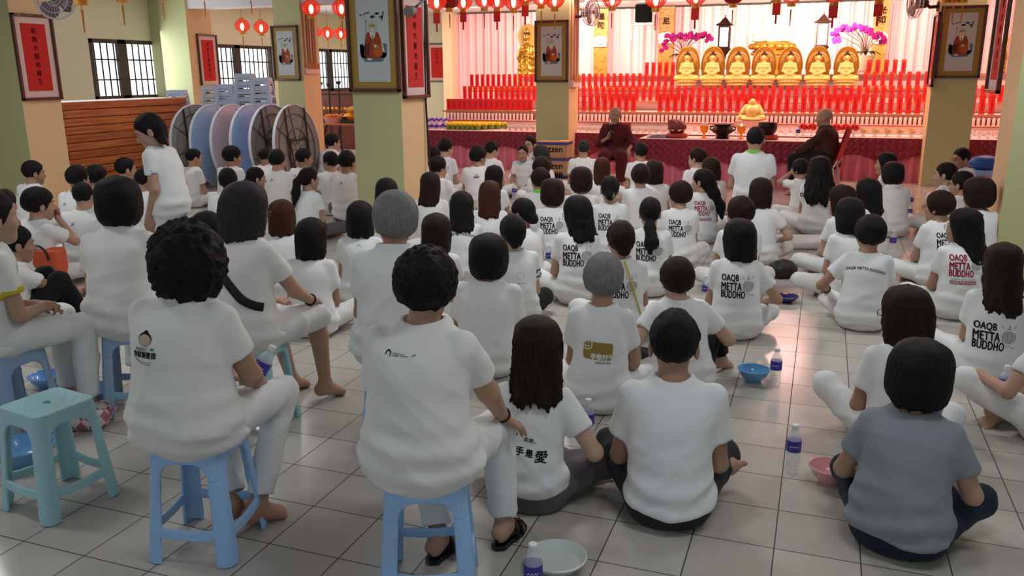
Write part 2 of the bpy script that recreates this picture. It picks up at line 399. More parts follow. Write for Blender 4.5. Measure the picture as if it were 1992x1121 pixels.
    # T-shirt
    def shirt(s, P):
        L_ = s.shirt_loose; zr = P[:, 2] - s.z0
        fl = np.interp(s.tz - s.z0, [-.03, .1, .3, .5, .64], [.026, .022, .020 * L_, .012, .010])
        d = loft(P, s.tz, s.ta + fl, s.tb + fl, s.tyc, s.txc)
        d = np.minimum(d, 9)
        m = 1.06 if s.sex == 'M' else 1.
        for sd in (1, -1):
            S, E = s.S[sd], s.El[sd]; dr = (E - S) / np.linalg.norm(E - S); ln = np.linalg.norm(E - S) * s.sleeve; end = S + dr * ln; g = s.fatarm
            sl = capsule(P, S - dr * .01, end + dr * .06, .055 * m * g, .063 * m * g); sl = smax(sl, (P - end.astype(F32)) @ dr.astype(F32), .014)
            sl = smax(sl, -capsule(P, end - dr * .012, end + dr * .08, .038 * m * g, .044 * m * g), .012)
            d = smin(d, sl, .028)
        if s.sleeve > .9:
            for sd in (1, -1):
                E, Wt = s.El[sd], s.Wr[sd]; fr = s.forearm; end = E + (Wt - E) * fr; dr = (Wt - E) / np.linalg.norm(Wt - E)
                sl = np.maximum(capsule(P, E, end + dr * .05, .066, .074), (P - end.astype(F32)) @ dr.astype(F32)); d = smin(d, sl, .04)
        amp = np.interp(zr, [0, .08, .28, .42, .6], [1.1, 1.3, .85, .6, .35]).astype(F32)
        rs = np.random.RandomState(s.seed + 11)
        x = P[:, 0]; y = P[:, 1]
        roll = np.sin(zr * 62 + 1.8 * np.sin(x * 9 + s.seed) + 2.2 * np.sin(y * 7 + 2 * s.seed)) * np.interp(zr, [0, .05, .15, .30], [.0, 1, 1, 0]) * .0060
        d = d + amp * noise_fold(P, rs, .0080, 13, 5) - roll.astype(F32)
        hz = s.hem + .012 * np.sin(3 * np.arctan2(x, y) + s.seed)
        d = smax(d, hz.astype(F32) - P[:, 2], .016)
        nk = s.neck0.astype(F32) + V3(0, .014, .036); d = smax(d, -ellip(P, nk, (.068, .078, .050)), .012)
        d = smax(d, P[:, 2] - (s.z0 + .594 + s.lean * .05), .012)
        return d
    def trousers(s, P):
        zr = P[:, 2] - s.z0; q = s.loose
        w_ = np.interp(s.tz - s.z0, [.0, .10], [.010, -.004]); d = loft(P, s.tz, s.ta + w_, s.tb + w_, s.tyc, s.txc); d = np.maximum(d, zr - .20); lg = None
        for sd in (1, -1):
            t = capsule(P, s.Hip[sd], s.K[sd], .088 * (1 + (s.w - 1) * .8) * q, .068 * q)
            if s.pose == 'cross': t = np.minimum(t, 9)
            K, A = s.K[sd], s.An[sd]; dr = (A - K) / np.linalg.norm(A - K)
            ln = np.linalg.norm(A - K) * ((.90 if s.z0 > .1 or s.pose == 'knees' else .84) if s.long_pants is True else s.long_pants); end = K + dr * ln
            sh = capsule(P, K, end + dr * .05, .066 * q, .058 * q); sh = smax(sh, (P - end.astype(F32)) @ dr.astype(F32), .014)
            sh = smax(sh, -capsule(P, end - dr * .01, end + dr * .1, .038 * q, .040 * q), .012)
            q_ = smin(t, sh, .03); lg = q_ if lg is None else smin(lg, q_, .13 if s.sleeve > .9 else .02)
        fd = noise_fold(P, np.random.RandomState(s.seed + 5), .0085, 16, 5) * np.interp(np.hypot(P[:, 0] * .8, P[:, 1] - .02), [.10, .24], [.15, 1]).astype(F32)
        d = smin(d, lg + fd, .035)
        return np.maximum(d, .004 - P[:, 2])
    # hair in head space
    def hair(s, P, style):
        p = s.hp(P); x, y, z = p[:, 0], p[:, 1], p[:, 2]; th = np.arctan2(x, y + .02)
        k = HAIR[style]
        if 'loft' in k: d = loft(p, k['loft'][0], k['loft'][1], k['loft'][2], k['loft'][3])
        else: d = ellip(p, k['c'], k['r'])
        if 'nape' in k: d = d + np.maximum(0, k['nape'] - z) * k.get('taper', .30)
        for c in k.get('caps', ()): d = smin(d, capsule(p, *c), k.get('ck', .02))
        rs = np.random.RandomState(s.seed + 3)
        lk = np.clip((-.02 - z) * 9, 0, 1) * k.get('lock', .0045)
        d = d - lk * (np.sin(th * 9 + 2.5 * np.sin(z * 13) + s.seed) + .6 * np.sin(th * 19 + 3 * np.sin(z * 11 + 1) + s.seed))
        b = k.get('bump', .0)
        if b:
            kk = k.get('bf', 95.)
            n = np.sin(x * kk + 2 * np.sin(y * kk * .6 + 1)) * np.sin(y * kk * 1.07 + 2 * np.sin(z * kk * .6)) * np.sin(z * kk * .93 + 2 * np.sin(x * kk * .6 + 2))
            n2 = np.sin(x * kk * 2.1 + z * 60) * np.sin(y * kk * 2.3 + 1) * np.sin(z * kk * 1.9 + x * 50)
            d = d - (b * n + b * .5 * n2)
        st = k.get('strand', .0022)
        ph = rs.uniform(0, 6)
        d = d - st * (np.sin(th * 31 + 3 * np.sin(z * 22 + ph)) + .7 * np.sin(th * 57 + 4 * np.sin(z * 17 + ph) + ph)) * np.clip((.11 - z) * 14, 0, 1)
        d = d - .0035 * np.sin(th * 5 + ph) * np.sin(z * 21 + ph)
        cut = k['cut']
        for c in cut:
            if len(c) == 2: d = smax(d, -ellip(p, c[0], c[1]), .008)
            else: d = smax(d, x * 0 + y * c[0] + z * c[1] - c[2] + .004 * np.sin(th * 9 + ph), .006)
        rg = 1 + 12 * max(0, -.10 - k['zb']); zb = k['zb'] + rg * (.005 * np.sin(th * 7 + ph) + .005 * np.sin(th * 23 + ph) + .004 * np.sin(th * 47))
        d = np.maximum(d, zb - z)
        return (d * s.hk).astype(F32)
FACE = ((0, .135, -.050), (.074, .098, .122))
_bz = [.146, .138, .105, .05, -.03, -.085, -.12, -.135]
HAIR = {
 'short': dict(c=(0, -.016, .033), r=(.0835, .106, .1005), nape=-.02, taper=.20, zb=-.092, bump=.002, bf=70, cut=[(.86, -.50, .030)]),
 'crew': dict(c=(0, -.014, .031), r=(.0795, .1005, .0945), nape=.0, taper=.13, zb=-.086, bump=.0012, bf=120, strand=.001, cut=[(.86, -.50, .026)]),
 'thick': dict(c=(0, -.018, .036), r=(.090, .114, .106), nape=-.03, taper=.24, zb=-.094, bump=.004, bf=60, strand=.003, cut=[(.78, -.62, .034)]),
 'perm': dict(c=(0, -.020, .026), r=(.1010, .120, .1120), nape=-.03, taper=.40, zb=-.092, bump=.006, bf=80, strand=.001, cut=[(.86, -.50, .036)]),
 'crop': dict(c=(0, -.018, .024), r=(.0950, .114, .1120), nape=-.04, taper=.42, zb=-.094, strand=.0028, bump=.002, bf=50, cut=[(.90, -.42, .040), FACE]),
 'curly': dict(c=(0, -.026, .002), r=(.124, .130, .146), zb=-.160, bump=.0095, bf=88, strand=.0, cut=[FACE, (.95, -.3, .052)]),
 'bob': dict(loft=dense(_bz, [.006, .04, .083, .098, .100, .098, .090, .074], [.006, .045, .092, .112, .109, .100, .09, .075], [-.01, -.011, -.016, -.020, -.026, -.030, -.032, -.034]), zb=-.128, strand=.0024, cut=[FACE, (.97, -.24, .054)]),
 'roundbob': dict(loft=dense([.146, .138, .108, .055, -.015, -.06, -.088, -.104], [.006, .045, .089, .106, .107, .097, .076, .050], [.006, .05, .097, .119, .116, .098, .076, .052], [-.01, -.011, -.016, -.020, -.026, -.030, -.03, -.03]), zb=-.096, strand=.0016, cut=[FACE, (.97, -.24, .054)]),
 'shoulder': dict(loft=dense([.142, .134, .10, .04, -.04, -.11, -.17, -.20], [.006, .04, .081, .095, .096, .096, .098, .088], [.006, .045, .093, .112, .108, .088, .062, .045], [-.01, -.011, -.016, -.02, -.030, -.054, -.085, -.098]), zb=-.19, strand=.003, cut=[FACE, (.97, -.24, .05), ((0, .12, -.16), (.085, .12, .10))]),
 'long': dict(loft=dense([.140, .132, .10, .04, -.04, -.11, -.18, -.25, -.31, -.335], [.006, .04, .081, .094, .094, .094, .095, .090, .078, .05], [.006, .045, .093, .110, .104, .080, .056, .044, .034, .02], [-.01, -.011, -.016, -.02, -.032, -.068, -.110, -.142, -.160, -.166]), zb=-.325, strand=.0026, cut=[FACE, (.97, -.24, .05), ((0, .10, -.18), (.09, .12, .12))]),
 'mid': dict(loft=dense([.140, .132, .10, .04, -.04, -.11, -.18, -.23, -.26], [.006, .04, .081, .095, .095, .095, .096, .086, .06], [.006, .045, .093, .110, .104, .082, .058, .046, .03], [-.01, -.011, -.016, -.02, -.032, -.064, -.104, -.128, -.14]), zb=-.245, strand=.0028, cut=[FACE, (.97, -.24, .05), ((0, .10, -.18), (.09, .12, .12))]),
 'loose': dict(loft=dense([.140, .132, .10, .04, -.04, -.11, -.18, -.25, -.31, -.345], [.006, .05, .092, .108, .116, .126, .138, .140, .125, .09], [.006, .05, .098, .115, .110, .086, .060, .048, .038, .025], [-.01, -.011, -.016, -.02, -.032, -.068, -.110, -.142, -.160, -.166]), zb=-.33, strand=.004, lock=.010, cut=[FACE, (.97, -.24, .05), ((0, .10, -.18), (.09, .12, .12))]),
 'sidefall': dict(c=(0, -.016, .031), r=(.082, .105, .099), nape=-.06, taper=.2, zb=-.50, strand=.002, cut=[(.82, -.57, .030)], ck=.035, caps=[((0, -.085, -.02), (-.075, -.030, -.12), .036, .038), ((-.075, -.030, -.12), (-.105, .055, -.25), .038, .040), ((-.105, .055, -.25), (-.095, .135, -.40), .040, .014)]),
 'pony': dict(c=(0, -.016, .031), r=(.0815, .104, .0985), nape=-.02, taper=.0, zb=-.34, strand=.0016, cut=[(.82, -.57, .030)], caps=[((0, -.095, .035), (0, -.142, -.02), .030, .038), ((0, -.142, -.02), (.005, -.160, -.13), .040, .042), ((.005, -.160, -.13), (.01, -.185, -.27), .042, .016)]),
 'lowpony': dict(c=(0, -.016, .031), r=(.082, .105, .099), nape=-.04, taper=.0, zb=-.33, strand=.0018, cut=[(.82, -.57, .030)], caps=[((0, -.085, -.045), (0, -.125, -.10), .030, .034), ((0, -.125, -.10), (.005, -.165, -.20), .046, .050), ((.005, -.165, -.20), (.0, -.185, -.27), .050, .018)]),
 'wavy': dict(c=(0, -.018, .030), r=(.088, .110, .1010), nape=-.05, taper=.1, zb=-.40, strand=.004, bump=.004, bf=45, cut=[(.88, -.47, .034), FACE], ck=.04, caps=[((0, -.07, .0), (0, -.115, -.12), .070, .066), ((0, -.115, -.12), (.02, -.175, -.25), .062, .055), ((.02, -.175, -.25), (.03, -.20, -.37), .050, .022)]),
 'bun': dict(c=(0, -.016, .031), r=(.0825, .105, .0990), nape=-.03, taper=.0, zb=-.11, strand=.0018, cut=[(.82, -.57, .030)], caps=[((0, -.085, -.035), (0, -.108, -.050), .044, .042)], ck=.035),
 'updo': dict(c=(0, -.018, .031), r=(.087, .110, .1020), nape=-.04, taper=.28, zb=-.085, strand=.003, bump=.003, bf=60, cut=[(.84, -.54, .034)], caps=[((0, -.070, .0), (.0, -.085, -.055), .058, .044)], ck=.04),
}
HAIR_LO = {'mid': .29, 'sidefall': .46, 'long': .36, 'loose': .38, 'wavy': .42, 'pony': .31, 'lowpony': .31, 'shoulder': .22}
SKIN = {'a': (.47, .272, .185), 'b': (.40, .225, .145), 'c': (.53, .33, .235), 'd': (.33, .175, .11)}
HAIRC = {'black': (.010, .008, .009), 'brown': (.020, .0095, .007), 'red': (.055, .016, .010), 'dgrey': (.030, .028, .029), 'grey': (.21, .205, .20)}
for k, v in SKIN.items(): mat('skin_' + k, v, .52, spec=.45, bump=(260, .06))
for k, v in HAIRC.items(): mat('hair_' + k, v, .55, spec=.16, bump=(1, .6, (230, 230, 16)), var=(1, .75 if 'grey' in k else .3))
mat('lips', (.36, .12, .10), .45)
mat('eye_white', (.75, .73, .70), .3); mat('eye_dark', (.012, .008, .006), .2)
mat('brow', (.012, .009, .008), .7)
CLOTH = {'white': (.80, .805, .80), 'cream': (.80, .79, .755), 'pants_white': (.78, .78, .76), 'grey_shirt': (.255, .275, .30), 'jeans': (.018, .026, .045), 'charcoal': (.030, .033, .036), 'grey_pants': (.125, .110, .120), 'black': (.012, .012, .013), 'maroon': (.085, .012, .018), 'brown': (.060, .022, .018), 'paleblue': (.60, .72, .80)}
for k, v in CLOTH.items(): mat('cloth_' + k, v, .92, spec=.2, crease=(4.8, .55), sheen=.05)
mat('ink', (.010, .010, .013), .8, spec=.2); mat('ink_red', (.30, .012, .035), .8, spec=.2); mat('ink_grey', (.20, .20, .21), .8); mat('ink_lines', (.11, .085, .09), .8)
mat('ink_gold', (.30, .19, .035), .6); mat('ink_white', (.78, .77, .72), .8); mat('ink_green', (.06, .30, .05), .8); mat('ink_pink', (.55, .08, .30), .8); mat('ink_yellow', (.62, .50, .03), .8)
mat('lime', (.25, .62, .10), .85); mat('teal_stripe', (.07, .16, .20), .9)
mat('lens_black', (.008, .008, .009), .3); mat('strap_black', (.010, .010, .011), .75)

# ---- prints (flat outlines in metres, u to the right, v up, then laid on the shirt's back)
_TXT = {}
def text2d(body, size, xs=1., bold=0., sp=1.):
    key = (body, size, xs, bold, sp)
    if key in _TXT: return _TXT[key]
    cu = bpy.data.curves.new('t', 'FONT'); cu.body = body; cu.size = size; cu.align_x = 'CENTER'; cu.space_character = sp; cu.resolution_u = 3
    o = bpy.data.objects.new('t', cu); COL.objects.link(o); dg = bpy.context.evaluated_depsgraph_get()
    me = bpy.data.meshes.new_from_object(o.evaluated_get(dg)); v = [(p.co.x * xs, p.co.y) for p in me.vertices]; f = [list(p.vertices) for p in me.polygons]
    bpy.data.objects.remove(o); bpy.data.curves.remove(cu); bpy.data.meshes.remove(me)
    if bold:
        n = len(v); sh_ = ((0, 0), (bold, 0), (-bold, 0), (0, bold), (0, -bold)); f = [[i + n * k for i in q] for k in range(5) for q in f]; v = [(a + dx, b + dy) for dx, dy in sh_ for a, b in v]
    _TXT[key] = (v, f); return v, f
def ribbon(pts, w, closed=False):
    v = []; f = []; n = len(pts)
    for i in range(n):
        a = pts[max(i - 1, 0)]; b = pts[min(i + 1, n - 1)]; dx, dy = b[0] - a[0], b[1] - a[1]; l = math.hypot(dx, dy) or 1
        v += [(pts[i][0] - dy / l * w / 2, pts[i][1] + dx / l * w / 2), (pts[i][0] + dy / l * w / 2, pts[i][1] - dx / l * w / 2)]
    for i in range(n - 1): f.append((2 * i, 2 * i + 1, 2 * i + 3, 2 * i + 2))
    return v, f
def plate(w, h, nx=10, ny=6, r=0):
    v = []; f = []
    for j in range(ny + 1):
        for i in range(nx + 1):
            u, t = (i / nx - .5) * w, (j / ny - .5) * h
            if r:
                qx, qy = abs(u) - (w / 2 - r), abs(t) - (h / 2 - r)
                if qx > 0 and qy > 0:
                    l = math.hypot(qx, qy)
                    if l > r: u = math.copysign(w / 2 - r + qx * r / l, u); t = math.copysign(h / 2 - r + qy * r / l, t)
            v.append((u, t))
    for j in range(ny):
        for i in range(nx): a = j * (nx + 1) + i; f.append((a, a + 1, a + nx + 2, a + nx + 1))
    return v, f
def disc(r, n=20, cx=0, cy=0, sx=1., sy=1.):
    return [(cx, cy)] + [(cx + r * sx * cos(2 * pi * i / n), cy + r * sy * sin(2 * pi * i / n)) for i in range(n)], [(0, i + 1, (i + 1) % n + 1) for i in range(n)]
def spiral(r, turns, n=90, cx=0, cy=0):
    return [(cx + r * (i / n) ** .9 * cos(2 * pi * turns * i / n), cy + r * (i / n) ** .9 * sin(2 * pi * turns * i / n)) for i in range(n + 1)]
def arc(r, a0, a1, cx=0, cy=0, n=16): return [(cx + r * cos(radians(a0 + (a1 - a0) * i / n)), cy + r * sin(radians(a0 + (a1 - a0) * i / n))) for i in range(n + 1)]
def mv(vf, du, dv): return [(u + du, v + dv) for u, v in vf[0]], vf[1]
def logo(ink='ink', extra=False):
    out = []
    for i, (tx, du) in enumerate((('OAQB', -.036), ('METTA', -.025), ('BUDDHO', -.017))):
        v, f = text2d(tx, .072, .5, .0016, 1.06); us = [u for u, _ in v]; ts = [t for _, t in v]; k = (.108, .127, .150)[i] / (max(us) - min(us)); kz = .0505 / (max(ts) - min(ts)); u0 = min(us); t0 = min(ts)
        out.append(([((u - u0) * k - .108, (t - t0) * kz + .026 - .0515 * i) for u, t in v], f, ink))
    out.append((*ribbon(spiral(.037, 4.1, 110, .060, .004), .0030), 'ink_lines'))
    out.append((*ribbon([(.052, .046), (.061, .049), (.070, .046)], .003), 'ink_red')); out.append((*ribbon([(.060, .052), (.064, .061), (.060, .070)], .0032), 'ink'))
    for s in (-1, 1): out.append((*ribbon([(.060 + s * .024, .050), (.060 + s * .032, .058), (.060 + s * .038, .070)], .0022), 'ink_lines'))
    out.append((*ribbon([(.046, -.040), (.056, -.050), (.066, -.044), (.076, -.056), (.094, -.050), (.090, -.060)], .0022), 'ink_lines'))
    if extra:
        out.append((*mv(text2d('HAPPY BIRTHDAY', .0165, .95, .0001, 1.25), -.022, -.100), 'ink_grey'))
        out.append((*mv(plate(.165, .022, 12, 2), -.022, -.116), 'ink_red')); v, f = mv(text2d('LUANG POR JAMNIAN', .019, .86, .0004), -.022, -.1225); out.append((v, f, 'ink_white', .0012))
    return out
def line_text(tx, size, bend=.0, xs=1., bold=.0004, ink='ink'):
    v, f = text2d(tx, size, xs, bold); return [([(u, t - bend * u * u) for u, t in v], f, ink)]
PRINTS = {
 'logo': lambda: logo(), 'logo_red': lambda: logo('ink_red', True),
 'line': lambda: line_text('OAQR METTA BUDDHO', .027, 1.4, .92),
 'lotus': lambda: [(*ribbon(arc(.014, -20, 200, .004, 0), .003), 'ink_grey'), (*ribbon([(-.03, -.006), (-.012, -.012), (.006, -.008), (.02, -.014)], .003), 'ink_grey'), (*disc(.007, 10, .0, .002), 'ink_lines')],
 'cjk': lambda: [(*mv(text2d('慈悲', .022, 1, .0002), 0, .012), 'ink_grey'), (*mv(text2d('喜樂行', .026, 1, .0006), 0, -.016), 'ink')],
 'vertical': lambda: [(*mv(text2d(c, .034, 1, .0004), -.115, .03 - .036 * i), 'ink') for i, c in enumerate('心安')],
 'bean': lambda: [(*disc(.028, 24, .0, .035, 1.12, .82), 'ink'), (*disc(.0255, 24, .001, .032, 1.12, .74), 'ink_skin', .0012), (*disc(.011, 14, .002, .056, 1, .75), 'ink'),
                  (*mv(text2d('學佛的孩子', .013, .95, .0002), -.012, -.004), 'ink_grey'), (*mv(text2d('你就普提苗', .0235, .95, .0008), 0, -.026), 'ink'),
                  (*disc(.007, 10, .038, .004, 1.3, .7), 'ink_green'), (*ribbon([(-.048, -.030), (-.02, -.040), (.02, -.043), (.035, -.041)], .002), 'ink_grey'), (*ribbon([(-.042, -.036), (-.015, -.047), (.02, -.050), (.032, -.049)], .002), 'ink_grey')],
 'hand': lambda: [(*mv(text2d('柔佛', .022, 1, .0002), .012, .026), 'ink'), (*mv(text2d('站', .010, 1, 0), .042, .024), 'ink_grey')] + [(*mv(text2d(c, z, 1, .0010), x, y), 'ink') for c, z, x, y in (('牽', .046, -.066, -.022), ('手', .040, -.019, -.034), ('是', .034, .024, -.032), ('愛', .054, .074, -.048))],
 'card': lambda: [(*plate(.150, .088, 14, 8, .014), 'ink_gold'), (*ribbon(arc(.026, 95, -185, -.058, .030, 24), .005), 'ink_white', .001), (*ribbon(arc(.013, 200, 340, -.058, .031, 10), .0045), 'ink_white', .001),
                  (*disc(.0035, 8, -.066, .038), 'ink_white', .001), (*disc(.0035, 8, -.050, .038), 'ink_white', .001), (*mv(text2d('孝敬好学', .031, 1, .0012), .026, -.040), 'ink_white', .001), (*mv(text2d('佛教青年学佛营', .012, .95, .0001), .032, -.062), 'ink_grey')],
 'swoosh': lambda: [(*ribbon(arc(.0095, 200, -40, -.044, .0), .004), 'ink'), (*ribbon([(-.028, .003), (-.012, .004), (.002, .002), (.018, .002)], .0022), 'ink_grey'), (*ribbon([(-.026, -.003), (-.014, -.002), (-.002, -.003)], .0028), 'ink_grey'), (*ribbon([(.004, -.003), (.016, -.002), (.034, -.002)], .0018), 'ink_lines'), (*ribbon([(.045, -.001), (.052, .004), (.058, .004)], .003), 'ink_grey')],
 'heart': lambda: [(*ribbon([(0, -.03), (-.03, .0), (-.026, .026), (-.008, .026), (0, .012), (.008, .026), (.026, .026), (.03, .0), (.012, -.018)], .002), 'ink_grey'), (*ribbon([(-.03, -.052), (-.02, -.047), (-.01, -.053), (.0, -.048), (.012, -.052), (.026, -.048), (.04, -.051)], .0022), 'ink_grey')],
 'arch': lambda: [(*ribbon(arc(.014, -30, 210), .005), 'lime')],
 'pinkmark': lambda: [(*ribbon([(-.03, -.012), (-.012, -.006), (.0, .012), (.006, -.004), (.03, -.006)], .007), 'ink_pink')],
 'front': lambda: [(*plate(.09, .030, 6, 2, .012), 'ink_gold'), (*mv(disc(.034, 18, 0, 0, 1.2, .75), .01, -.09), 'ink_green')],
}
mat('ink_skin', (.50, .42, .27), .8)
def lay_print(kind, bvh, z, tilt=0., du=0., scale=1., front=False):
    vs = []; fs = []; mi = []; names = []
    ct, st = cos(tilt), sin(tilt); sg = -1 if front else 1
    for it in PRINTS[kind]():
        v, f, ink = it[:3]; lift = .0022 + (it[3] if len(it) > 3 else 0)
        if ink not in names: names.append(ink)
        n0 = len(vs); ok = True; tmp = []
        for u, t in v:
            u, t = u * scale, t * scale; u, t = u * ct - t * st + du, u * st + t * ct
            hit, nrm, _, _ = bvh.ray_cast(Vector((u * sg, -1.2 * sg, z + t)), Vector((0, sg, 0)))
            if hit is None: ok = False; break
            if nrm.y * sg > 0: nrm = -nrm
            tmp.append(hit + nrm * lift)
        if not ok: continue
        vs += tmp; fs += [[i + n0 for i in q] for q in f]; mi += [names.index(ink)] * len(f)
    return vs, fs, mi, names
